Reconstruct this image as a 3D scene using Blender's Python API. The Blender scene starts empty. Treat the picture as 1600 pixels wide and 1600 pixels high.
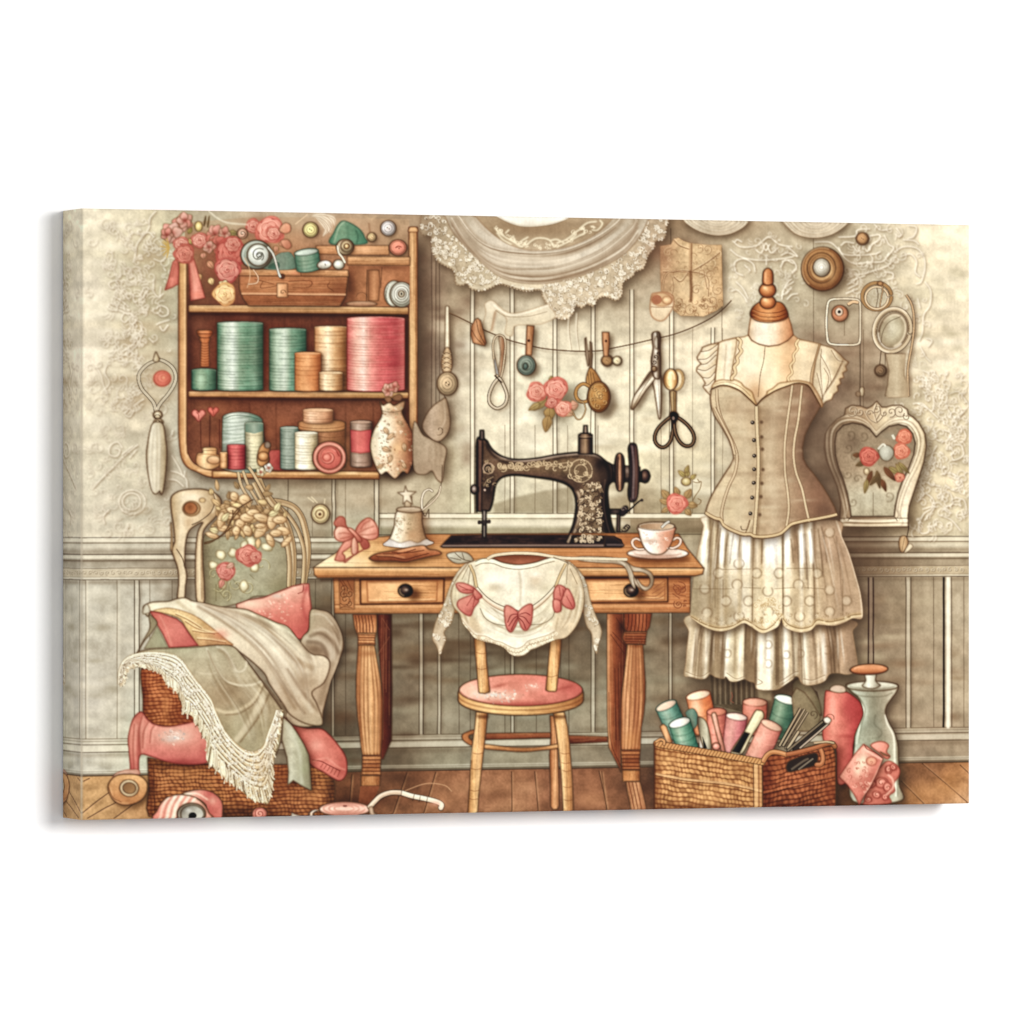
"""Wide canvas print of a vintage sewing room, hung on a white wall."""
import bpy, math
import numpy as np

# ---------------------------------------------------------------------------
# camera, world, lamp, exposure
# ---------------------------------------------------------------------------
scene = bpy.context.scene
FPX = 10000.0                       # focal length in pixels of the 1600 px photograph
HGT = 0.50                          # height of the canvas in metres
ZL = FPX*HGT/956.0; ZR = FPX*HGT/904.0          # distance of its left and right edge from the camera
XL = (128-800)/FPX*ZL; XR = (1515.5-800)/FPX*ZR
WID = math.hypot(XR-XL, ZR-ZL); YAW = math.atan2(ZR-ZL, XR-XL)
DEP = 0.050                         # depth of the stretched canvas

cam_d = bpy.data.cameras.new("camera"); cam = bpy.data.objects.new("camera", cam_d)
scene.collection.objects.link(cam); scene.camera = cam
cam_d.sensor_width = 36.0; cam_d.lens = 36.0*FPX/1600; cam_d.clip_start = .1; cam_d.clip_end = 60
cam_d.shift_y = 3.5/1600
cam.location = (0, 0, 0); cam.rotation_euler = (math.radians(90), 0, 0)     # looks along +Y

world = bpy.data.worlds.new("World"); scene.world = world; world.use_nodes = True
bg = world.node_tree.nodes["Background"]; bg.inputs[0].default_value = (.975, .985, 1.0, 1); bg.inputs[1].default_value = .62

# canvas frame: u to the right along the picture, n out of its face, towards the room
AXU = np.array([math.cos(YAW), math.sin(YAW), 0]); AXN = np.array([math.sin(YAW), -math.cos(YAW), 0]); AXZ = np.array([0, 0, 1.])
TL = np.array([XL, ZL, HGT/2]); CEN = TL+AXU*WID/2-AXZ*HGT/2
lamp_d = bpy.data.lights.new("softbox", 'AREA'); lamp = bpy.data.objects.new("softbox", lamp_d); scene.collection.objects.link(lamp)
lamp_d.shape = 'RECTANGLE'; lamp_d.size = 1.2; lamp_d.size_y = .85; lamp_d.energy = 94; lamp_d.color = (1, .99, .975)
pos = CEN+AXN*3.2+AXU*.74+AXZ*.38
lamp.location = pos
from mathutils import Vector
lamp.rotation_euler = Vector(CEN-pos).to_track_quat('-Z', 'Y').to_euler()

scene.render.engine = 'CYCLES'
vs_ = scene.view_settings
vs_.view_transform = 'Standard'; vs_.look = 'None'; vs_.exposure = 0; vs_.gamma = 1; vs_.use_curve_mapping = False
scene.cycles.max_bounces = 6

# ---------------------------------------------------------------------------
# the white wall
# ---------------------------------------------------------------------------
def frame_pt(u, n, z):
    """point in the canvas frame: u along it from its left edge, n in front of its face, z up from its middle"""
    return TL+AXU*u+AXN*n+AXZ*(z-HGT/2)
def link_mesh(name, verts, faces, mat=None, parent=None):
    me = bpy.data.meshes.new(name); me.from_pydata([tuple(v) for v in verts], [], faces); me.update()
    o = bpy.data.objects.new(name, me); scene.collection.objects.link(o)
    if mat: me.materials.append(mat)
    if parent: o.parent = parent
    return o
wm = bpy.data.materials.new("white_plaster"); wm.use_nodes = True
b_ = wm.node_tree.nodes["Principled BSDF"]; b_.inputs["Roughness"].default_value = .9; b_.inputs["Specular IOR Level"].default_value = .1
tc = wm.node_tree.nodes.new("ShaderNodeTexCoord"); nz = wm.node_tree.nodes.new("ShaderNodeTexNoise"); nz.inputs["Scale"].default_value = 240
rp_ = wm.node_tree.nodes.new("ShaderNodeValToRGB"); rp_.color_ramp.elements[0].color = (.925, .925, .927, 1); rp_.color_ramp.elements[1].color = (.945, .945, .945, 1)
L_ = wm.node_tree.links.new; L_(tc.outputs["Object"], nz.inputs["Vector"]); L_(nz.outputs["Fac"], rp_.inputs["Fac"]); L_(rp_.outputs["Color"], b_.inputs["Base Color"])
wall_back = -DEP-.002
wall = link_mesh("wall", [frame_pt(-3, wall_back, -2.2), frame_pt(WID+3, wall_back, -2.2), frame_pt(WID+3, wall_back, 2.6), frame_pt(-3, wall_back, 2.6)], [(0, 1, 2, 3)], wm)
wall["kind"] = "structure"; wall["label"] = "plain white wall behind the canvas print"

# ---------------------------------------------------------------------------
# PAINT BEGIN : the print is drawn by code - every motif is an outline filled
# with ink colours on a fine grid; each motif keeps its own cells of the print.
# ---------------------------------------------------------------------------
NW, NH = 1388, 930
_src = np.array([[128, 325.5], [1515.5, 351.5], [1515.5, 1255.5], [128, 1281.5]], float)
_dst = np.array([[0, 0], [NW, 0], [NW, NH], [0, NH]], float)

def _hom(a, b):
    A = []
    for (x, y), (u, v) in zip(a, b):
        A.append([x, y, 1, 0, 0, 0, -u*x, -u*y, -u]); A.append([0, 0, 0, x, y, 1, -v*x, -v*y, -v])
    return np.linalg.svd(np.array(A))[2][-1].reshape(3, 3)
HM = _hom(_src, _dst); HI = np.linalg.inv(HM)

def hmap(M, p):
    p = np.asarray(p, float); q = np.concatenate([p, np.ones(p.shape[:-1]+(1,))], -1) @ M.T
    return q[..., :2]/q[..., 2:]
_u, _v = np.meshgrid(np.arange(NW)+.5, np.arange(NH)+.5)
DX, DY = [a.astype(np.float32) for a in np.moveaxis(hmap(HI, np.stack([_u, _v], -1)), -1, 0)]
YL = (325.5+956*_v/NH).astype(np.float32)          # height on the print, measured at its left edge
rng = np.random.RandomState(11)
img = np.zeros((NH, NW, 3), np.float32)
idb = np.zeros((NH, NW), np.int16)
PARTS = [('unused', None, None)]
CUR = [0]; CLIP = [None]; ORG = [0., 0., .1875]

def O(x, y, k=.1875): ORG[:] = [x, y, k]
def P(name, parent=None, label=None):
    PARTS.append((name, parent, label)); CUR[0] = len(PARTS)-1; return CUR[0]
def use(k): CUR[0] = k
def q(pts): return np.asarray(pts, float).reshape(-1, 2)*ORG[2]+np.array(ORG[:2])

def boxb(a, w, ax):
    w = int(w) | 1
    if w < 3: return a
    h = w//2; pad = [(0, 0)]*a.ndim; pad[ax] = (h+1, h)
    c = np.cumsum(np.pad(a, pad, mode='edge'), axis=ax, dtype=np.float64)
    n = a.shape[ax]
    hi = np.take(c, np.arange(w, w+n), axis=ax); lo = np.take(c, np.arange(0, n), axis=ax)
    return ((hi-lo)/w).astype(np.float32)
def gb(a, s):
    if s <= 0: return a
    w = max(3, int(round(s*1.9)))
    for ax in (0, 1):
        for _ in range(3 if s > .8 else 1): a = boxb(a, w, ax)
    return a
def up(g, sh=None):
    sh = sh or (NH, NW)
    y = np.linspace(0, g.shape[0]-1.001, sh[0]); x = np.linspace(0, g.shape[1]-1.001, sh[1])
    yi, xi = y.astype(int), x.astype(int); fy, fx = (y-yi)[:, None], (x-xi)[None]
    fy = fy*fy*(3-2*fy); fx = fx*fx*(3-2*fx)
    a = g[yi][:, xi]; b = g[yi][:, xi+1]; c = g[yi+1][:, xi]; d = g[yi+1][:, xi+1]
    return ((a*(1-fx)+b*fx)*(1-fy)+(c*(1-fx)+d*fx)*fy).astype(np.float32)
def noise(sx, sy):
    return up(rng.rand(int(NH/sy)+3, int(NW/sx)+3)*2-1)
N_F = noise(2.5, 2.5); N_M = noise(10, 10); N_L = noise(45, 45); N_H = .6*noise(42, 13)+.4*noise(90, 26)
N_V = noise(2.5, 30)
MOT = .35*N_F+.4*N_M+.25*N_L

def cov_edges(p, n, pad=0):
    """coverage of a set of consistently wound polygons; p, n: edge start/end in raster px"""
    SS = 4
    x0 = max(int(np.floor(p[:, 0].min()))-1-pad, 0); x1 = min(int(np.ceil(p[:, 0].max()))+2+pad, NW)
    y0 = max(int(np.floor(p[:, 1].min()))-1-pad, 0); y1 = min(int(np.ceil(p[:, 1].max()))+2+pad, NH)
    if x1 <= x0 or y1 <= y0: return None
    w, h = x1-x0, y1-y0
    px, py, qx, qy = p[:, 0]-x0, (p[:, 1]-y0)*SS, n[:, 0]-x0, (n[:, 1]-y0)*SS
    sg = np.where(qy > py, 1., -1.); lo = np.minimum(py, qy); hi = np.maximum(py, qy)
    r0 = np.clip(np.ceil(lo-.5), 0, h*SS).astype(int); r1 = np.clip(np.ceil(hi-.5), 0, h*SS).astype(int)
    cnt = np.maximum(r1-r0, 0); tot = int(cnt.sum())
    if tot == 0: return None
    ix = np.repeat(np.arange(len(cnt)), cnt); st = np.cumsum(cnt)-cnt
    rr = r0[ix]+np.arange(tot)-st[ix]
    xx = px[ix]+(rr+.5-py[ix])*(qx[ix]-px[ix])/(qy[ix]-py[ix]+1e-12)
    xx = np.clip(xx, 0, w-.001); xi = xx.astype(int); f = xx-xi; W2 = w+2
    a = np.bincount(rr*W2+xi, sg[ix]*(1-f), h*SS*W2)+np.bincount(rr*W2+xi+1, sg[ix]*f, h*SS*W2)
    a = np.clip(np.abs(np.cumsum(a.reshape(h*SS, W2), 1))[:, :w], 0, 1)
    return (y0, y1, x0, x1), a.reshape(h, SS, w).mean(1).astype(np.float32)

def spl(p, closed=True, m=6):
    p = np.asarray(p, float); k = len(p)
    if k < 3: return p
    if closed: g = np.concatenate([p[-1:], p, p[:2]]); ns = k
    else: g = np.concatenate([2*p[:1]-p[1:2], p, 2*p[-1:]-p[-2:-1]]); ns = k-1
    t = (np.arange(m)/m)[None, :, None]
    a, b, c, d = [g[i:i+ns][:, None] for i in range(4)]
    r = .5*(2*b+(c-a)*t+(2*a-5*b+4*c-d)*t*t+(3*b-a-3*c+d)*t**3)
    r = r.reshape(-1, 2)
    return r if closed else np.concatenate([r, p[-1:]])

def c3(c): return np.array(c, np.float32)/255
def ramp(t, stops):
    if not isinstance(stops[0][1], (tuple, list)): stops = [(i/(len(stops)-1), s) for i, s in enumerate(stops)]
    ts = [s[0] for s in stops]
    return np.stack([np.interp(t, ts, [s[1][k]/255 for s in stops]) for k in range(3)], -1).astype(np.float32)
def evalc(col, bx, raw):
    y0, y1, x0, x1 = bx
    if callable(col): return col(DX[y0:y1, x0:x1], DY[y0:y1, x0:x1])
    if not isinstance(col[0], str): return c3(col)[None, None]
    X, Y = DX[y0:y1, x0:x1], DY[y0:y1, x0:x1]; k = col[0]
    (ax, ay), (bx_, by) = raw.min(0), raw.max(0)
    if k == 'h': return ramp((X-ax)/(bx_-ax+1e-6), col[1:])
    if k == 'v': return ramp((Y-ay)/(by-ay+1e-6), col[1:])
    if k == 'd': return ramp(.5*((X-ax)/(bx_-ax)+(Y-ay)/(by-ay)), col[1:])
    if k == 'e': return ramp(.5*((bx_-X)/(bx_-ax)+(Y-ay)/(by-ay)), col[1:])
    if k == 'r':
        cx, cy = ax*.56+bx_*.44, ay*.58+by*.42
        return ramp(np.hypot((X-cx)/(bx_-ax), (Y-cy)/(by-ay))*1.7, col[1:])
    if k == 'a':
        a, b = q(col[1:5]); d = b-a
        return ramp(((X-a[0])*d[0]+(Y-a[1])*d[1])/(d@d), col[5:])

def comp(bx, m, c, own):
    y0, y1, x0, x1 = bx
    if CLIP[0] is not None: m = m*CLIP[0][y0:y1, x0:x1]
    I = img[y0:y1, x0:x1]; I += (c-I)*m[..., None]
    if own: idb[y0:y1, x0:x1][m > .5] = CUR[0]
def clip(*Ms):
    if not Ms or Ms[0] is None: CLIP[0] = None; return
    a = np.zeros((NH, NW), np.float32)
    for M in Ms:
        (y0, y1, x0, x1), m = M[:2]; a[y0:y1, x0:x1] = np.maximum(a[y0:y1, x0:x1], m)
    CLIP[0] = a

INK = (66, 46, 32)
def F(pts, col, s=1, own=1, ol=(INK, 1.0, .7), n=.06, a=1., b=0, tile=True):
    """fill a closed outline"""
    d = q(pts) if tile else np.asarray(pts, float)
    if s: d = spl(d)
    r = hmap(HM, d)
    R = cov_edges(r, np.roll(r, -1, 0), int(b*3.2)+1 if b else 0)
    if R is None: return None
    bx, m = R
    if b: m = gb(m, b)
    c = evalc(col, bx, d)
    if n: c = c*(1+n*MOT[bx[0]:bx[1], bx[2]:bx[3], None])
    comp(bx, m*a, c, own)
    if ol: LN([np.concatenate([d, d[:1]])], ol[1]*1.3, mul(ol[0], 1.2), min(1, ol[2]*1.1), .5)
    return bx, m, d

def LN(lines, w, col, a=1., b=0, own=0, taper=0):
    """ink lines given in design px; w may be (w0, w1)"""
    P0, P1, W0, W1 = [], [], [], []
    for d in lines:
        d = np.asarray(d, float)
        if len(d) < 2: continue
        t = np.linspace(0, 1, len(d))
        ww = (w[0]+(w[1]-w[0])*t if isinstance(w, tuple) else np.full(len(d), float(w)))
        if taper: ww = ww*(.25+.75*np.sin(np.pi*np.clip(t, .02, .98)))
        r = hmap(HM, d); P0.append(r[:-1]); P1.append(r[1:]); W0.append(ww[:-1]/2); W1.append(ww[1:]/2)
    if not P0: return None
    A = np.concatenate(P0); B = np.concatenate(P1); wa = np.concatenate(W0)[:, None]; wb = np.concatenate(W1)[:, None]
    d = B-A; L = np.hypot(d[:, 0], d[:, 1])[:, None]+1e-9; nn = np.stack([-d[:, 1], d[:, 0]], 1)/L
    Q = np.stack([A+nn*wa, A-nn*wa, B-nn*wb, B+nn*wb], 1)
    k = 8; an = -np.arange(k)*2*np.pi/k
    cir = np.stack([np.cos(an), np.sin(an)], 1)[None]
    C = B[:, None]+cir*wb[:, None]*.98
    def orient(q_):
        ar = (q_[..., 0]*np.roll(q_[..., 1], -1, 1)-np.roll(q_[..., 0], -1, 1)*q_[..., 1]).sum(1)
        q_[ar < 0] = q_[ar < 0][:, ::-1]; return q_
    Q = orient(Q); C = orient(C)
    p = np.concatenate([Q.reshape(-1, 2), C.reshape(-1, 2)])
    n = np.concatenate([np.roll(Q, -1, 1).reshape(-1, 2), np.roll(C, -1, 1).reshape(-1, 2)])
    R = cov_edges(p, n, int(b*3.2)+1 if b else 0)
    if R is None: return None
    bx, m = R
    if b: m = gb(m, b)
    c = evalc(col, bx, np.concatenate([np.asarray(x, float) for x in lines]))
    comp(bx, m*a, c, own)
    return bx, m, None
def S(pts, w, col=INK, a=.8, b=0, s=1, own=0, taper=0):
    d = q(pts)
    return LN([spl(d, False) if s else d], w, col, a, b, own, taper)
def SS_(lst, w, col=INK, a=.8, b=0, s=1, own=0, taper=0):
    return LN([spl(q(p), False) if s else q(p) for p in lst], w, col, a, b, own, taper)
def E(x, y, rx, ry=None, rot=0, n=28, t0=0, t1=360):
    ry = rx if ry is None else ry
    full = t1-t0 >= 360
    t = np.radians(np.linspace(t0, t1, n, endpoint=not full)); c, s_ = np.cos(np.radians(rot)), np.sin(np.radians(rot))
    a, b = rx*np.cos(t), ry*np.sin(t)
    return np.stack([x+a*c-b*s_, y+a*s_+b*c], 1)
def B(x, y, rx, ry, col, a=.5, rot=0):
    """soft blot of ink"""
    c = q([x, y])[0]; k = ORG[2]; rx, ry = rx*k, ry*k
    d = hmap(HM, c[None])[0]; R_ = max(rx, ry)*2.2
    x0, x1 = max(int(d[0]-R_), 0), min(int(d[0]+R_)+1, NW); y0, y1 = max(int(d[1]-R_), 0), min(int(d[1]+R_)+1, NH)
    if x1 <= x0 or y1 <= y0: return
    X, Y = DX[y0:y1, x0:x1]-c[0], DY[y0:y1, x0:x1]-c[1]; t = np.radians(rot)
    U, V = X*np.cos(t)+Y*np.sin(t), -X*np.sin(t)+Y*np.cos(t)
    comp((y0, y1, x0, x1), np.exp(-1.2*((U/rx)**2+(V/ry)**2)).astype(np.float32)*a, c3(col)[None, None], 0)
def SH(pts, dx=5, dy=5, b=3, a=.45, col=(92, 70, 52), s=1):
    d = q(pts); d = spl(d) if s else d
    F(d+np.array([dx, dy]), mul(col, .85), 0, 0, None, 0, min(.9, a*1.25), b*1.15, False)
def box(x0, y0, x1, y1): return [(x0, y0), (x1, y0), (x1, y1), (x0, y1)]
def mul(c, k): return tuple(float(np.clip(v*k, 0, 255)) for v in c)
def mix(a, b, t): return tuple(x*(1-t)+y*t for x, y in zip(a, b))

def grain(M, n, hor=True, col=(90, 52, 28), a=.25, w=.8):
    """wood grain inside a filled shape"""
    (y0, y1, x0, x1), m, d = M
    (ax, ay), (bx, by) = d.min(0), d.max(0); L = []
    for _ in range(n):
        if hor:
            y = rng.uniform(ay, by); l = rng.uniform(.15, .7)*(bx-ax); x = rng.uniform(ax-.1*l, bx-.5*l)
            t = np.linspace(0, 1, 7); L.append(np.stack([x+l*t, y+np.cumsum(rng.randn(7))*.35], 1))
        else:
            x = rng.uniform(ax, bx); l = rng.uniform(.15, .7)*(by-ay); y = rng.uniform(ay-.1*l, by-.5*l)
            t = np.linspace(0, 1, 7); L.append(np.stack([x+np.cumsum(rng.randn(7))*.35, y+l*t], 1))
    o = CLIP[0]; clip(M); LN(L[:n//2], w, col, a); LN(L[n//2:], w, (235, 195, 140), a*.8); CLIP[0] = o

def curl(x, y, r, a0=0, turns=1.3, k=1, grow=1.):
    """a scroll: spiral that unwinds into a tail, tile units"""
    t = np.linspace(0, 1, 16); an = np.radians(a0)+k*turns*2*np.pi*t; rr = r*(.12+.88*t**1.1)*grow
    return np.stack([x+rr*np.cos(an), y+rr*np.sin(an)], 1)

def rose(x, y, r, c=(226, 128, 116), lt=(244, 190, 178), dk=(158, 58, 54), n=9, own=1, ol=.6):
    """a round rose, tile units"""
    t = np.arange(n)*2*np.pi/n; o = rng.rand()*6
    ed = r*(1+.09*np.sin(t*3+o)+.05*rng.randn(n))
    M = F(np.stack([x+ed*np.cos(t), y+ed*np.sin(t)], 1), ('r', mix(c, lt, .35), c, mix(c, dk, .45)), 1, own, (dk, .9, ol), .1)
    o_ = CLIP[0]; clip(M)
    for ring, m in ((.78, 6), (.5, 5), (.27, 3)):
        for i in range(m):
            an = np.degrees(i*2*np.pi/m+o+ring*4)
            rx = r*ring; px, py = x+rx*.25*np.cos(np.radians(an)), y+rx*.25*np.sin(np.radians(an))
            ar = E(px, py, rx*.85, rx*.8, 0, 9, an-48, an+48)
            S(ar, r*.045+.3, dk, .55, 0, 0, 0, 1)
            S(E(px, py, rx*.72, rx*.68, 0, 9, an-42, an+42), r*.06+.4, lt, .6, .6, 0, 0, 1)
    S(curl(x, y, r*.22, rng.rand()*360, 1.2), .8, dk, .7)
    B(x+r*.3, y+r*.45, r*.6, r*.45, dk, .25); CLIP[0] = o_
    return M
def leaf(x, y, l, w, rot, col=(150, 130, 85), own=1, vein=True):
    c, s_ = np.cos(np.radians(rot)), np.sin(np.radians(rot))
    L = np.array([(0, 0), (.3, -.5), (.65, -.42), (1, 0), (.65, .42), (.3, .5)])*[l, w]
    p = L@np.array([[c, s_], [-s_, c]])+[x, y]
    M = F(p, ('d', mul(col, 1.18), mul(col, .82)), 1, own, ((88, 66, 42), .8, .6))
    if vein: S([(x, y), (x+l*.9*c, y+l*.9*s_)], .7, (88, 66, 42), .5, 0, 0)
    return M
def button(x, y, r, c, hole=(90, 70, 50), ry=None, rings=2, sh=.4):
    ry = ry or r
    if sh: SH(E(x, y, r, ry), 2.5, 2.5, 2, sh)
    M = F(E(x, y, r, ry), ('r', mul(c, 1.15), c, mul(c, .72)), 1, 1, (INK, 1.1, .8))
    for i in range(rings):
        f = .78-.28*i
        S(E(x, y, r*f, ry*f, 0, 24, 0, 359), 1., mul(c, .55), .6, 0, 0); S(E(x-r*.03, y-r*.03, r*f*.88, ry*f*.88, 0, 14, 150, 290), 1., mul(c, 1.35), .6, .4, 0)
    for dx, dy in ((-.12, -.08), (.12, .08)): F(E(x+dx*r, y+dy*ry, r*.08), hole, 1, 0, None)
    return M
def spool(x0, y0, x1, y1, st, ln=14, cap=None, dark=None, ry=.07, lw=.9, bow=1., sh=1):
    """upright reel of thread: curved top and bottom, wound thread lines"""
    w = x1-x0; h = w*ry; cx = (x0+x1)/2
    bot = E(cx, y1-h, w/2, h, 0, 14, 0, 180); top = E(cx, y0+h, w/2, h, 0, 14, 180, 360)
    if sh: SH(np.concatenate([bot, top]), 4, 1, 3, .5, (60, 30, 20), 0)
    M = F(np.concatenate([bot, top]), ('h',)+tuple(st), 0, 1, (dark or mul(st[0], .45), 1.1, .8), .09)
    dk = mul(st[-1], .75); lt = mul(st[len(st)//3], 1.12); o = CLIP[0]; clip(M)
    A, C = [], []; ln = int(ln*1.7)
    for i in range(ln):
        y = y0+2*h+(y1-y0-2.4*h)*(i+rng.uniform(.2, .8))/ln
        a0, a1 = (0, 180) if rng.rand() < .6 else sorted(rng.uniform(0, 180, 2))
        (A if i % 2 else C).append(E(cx, y-h*bow, w/2, h*bow, 0, 10, a0, a1))
    SS_(A, lw*.8, dk, .4, 0, 0); SS_(C, lw*.8, lt, .36, .4, 0)
    SS_([p+[0, rng.uniform(3, 8)] for p in A], lw, dk, .22, .5, 0)
    B(x1-w*.05, (y0+y1)/2, w*.14, (y1-y0)*.6, dk, .4)
    S(top+[0, 3], 1.2, mix(lt, (255, 250, 240), .4), .6, .4, 0)
    if cap: F(E(cx, y0+h, w/2, h), cap, 0, 0, (dk, .8, .6))
    CLIP[0] = o
    return M
def reel(x, y, w, h, ang, st, cap=(225, 205, 180), ry=.16, ln=8, taper=1., sh=1):
    """reel leaning at an angle; (x, y) is the middle of its top"""
    t = np.radians(ang); c, s_ = np.cos(t), np.sin(t); R_ = np.array([[c, s_], [-s_, c]])
    e = w*ry; L = lambda p: np.asarray(p)@R_+[x, y]
    wb = w*taper/2
    body = np.concatenate([E(0, 0, w/2, e, 0, 10, 180, 360), [(wb, h)], E(0, h, wb, e, 0, 8, 10, 170), [(-wb, h)]])
    if sh: SH(L(body), 3, 2, 3, .45, (60, 36, 22), 0)
    a = L([(-w/2, 0), (w/2, 0)])
    M = F(L(body), ('a', a[0][0], a[0][1], a[1][0], a[1][1])+tuple(st), 0, 1, (mul(st[-1], .5), 1., .75), .09)
    o = CLIP[0]; clip(M)
    for i in range(ln):
        yy = e+h*(i+.5)/ln+rng.uniform(-2, 2); ww = w/2+(wb-w/2)*yy/h
        S(L(E(0, yy, ww, e*(1 if i % 2 else 1.5), rng.uniform(-7, 7), 10, 0, 180)), 1., mul(st[-1], .72) if i % 2 else mul(st[0], 1.22), .45, .3, 0)
    CLIP[0] = o
    F(L(E(0, 0, w/2, e)), ('h', mul(cap, 1.05), cap, mul(cap, .8)), 0, 1, (mul(st[-1], .45), .9, .7))
    return M
NWK = [lambda X, Y: np.sin(X*.11+Y*.07)+.6*np.sin(X*.043-Y*.19), lambda X, Y: np.sin(X*.06+Y*.11)+.7*np.sin(X*.17+Y*.031)]
def wick(x0, y0, x1, y1, rh, cw, lt, dk, skew=0., bend=0.):
    """woven cane: colour as a function of place on the print (design px)"""
    lt, dk = c3(lt), c3(dk); cx = (x0+x1)/2
    def f(X, Y):
        X = X+2.4*NWK[0](X, Y); Y = Y+.75*NWK[1](X, Y)
        yy = (Y-y0-skew*(X-x0)-bend*((X-cx)/(x1-x0))**2*4)/rh; r = np.floor(yy); fy = yy-r
        ph = (X-x0)/cw+.5*(r % 2)+.13*np.sin(r*2.3); b = np.sin(np.pi*fy)**.6*(.45+.55*np.abs(np.cos(np.pi*ph))**.7)
        h = np.sin(r*12.9)*.5; b = np.clip(b*(1+.28*h)*(1+.25*np.sin(X*.9+r*5))*1.05, 0, 1)
        return (dk+(lt-dk)*b[..., None]).astype(np.float32)
    return f

def pleats(c0, c1, n, lt=(244, 234, 210), dk=(128, 104, 80), w=(.8, 2.6), a=(.2, .5), j=4, sl=.12):
    """soft cloth folds running between two edge curves, tile units"""
    m = 24; u = np.linspace(0, 1, m)
    r = lambda c: np.stack([np.interp(u, np.linspace(0, 1, len(p)), p[:, k]) for p in [spl(np.asarray(c, float), False)] for k in (0, 1)], 1)
    A, B2 = r(c0), r(c1)
    for _ in range(n):
        k0, k1 = rng.rand(), 0; k1 = np.clip(k0+rng.randn()*sl, 0, 1); t0 = rng.uniform(0, .5); t1 = rng.uniform(t0+.3, 1.); kk = k0+(k1-k0)*u[:, None]
        c = (A*(1-kk)+B2*kk+np.sin(u*rng.uniform(2, 6)+rng.rand()*6)[:, None]*j)[int(t0*m):max(int(t1*m), int(t0*m)+3)]
        ww = rng.uniform(*w); S(c, ww, lt if rng.rand() < .5 else dk, rng.uniform(*a), ww*.35, 0, 0, 1)
# ---- room behind everything: wallpaper, panelling, rails, floor ------------
def field(pts, pw=2.6):
    gy, gx = 70, 104; yy, xx = np.meshgrid(np.linspace(320, 1285, gy), np.linspace(122, 1522, gx), indexing='ij')
    wsum = np.zeros((gy, gx)); acc = np.zeros((gy, gx, 3))
    for x, y, c in pts:
        w = 1/((xx-x)**2+(yy-y)**2+260)**(pw/2); wsum += w; acc += w[..., None]*np.array(c)/255
    return up_field(acc/wsum[..., None])
def up_field(g):
    fx = (DX-122)/1400*(g.shape[1]-1); fy = (DY-320)/965*(g.shape[0]-1)
    xi, yi = np.clip(fx.astype(int), 0, g.shape[1]-2), np.clip(fy.astype(int), 0, g.shape[0]-2)
    fx, fy = (fx-xi)[..., None], (fy-yi)[..., None]
    return ((g[yi, xi]*(1-fx)+g[yi, xi+1]*fx)*(1-fy)+(g[yi+1, xi]*(1-fx)+g[yi+1, xi+1]*fx)*fy).astype(np.float32)
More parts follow.
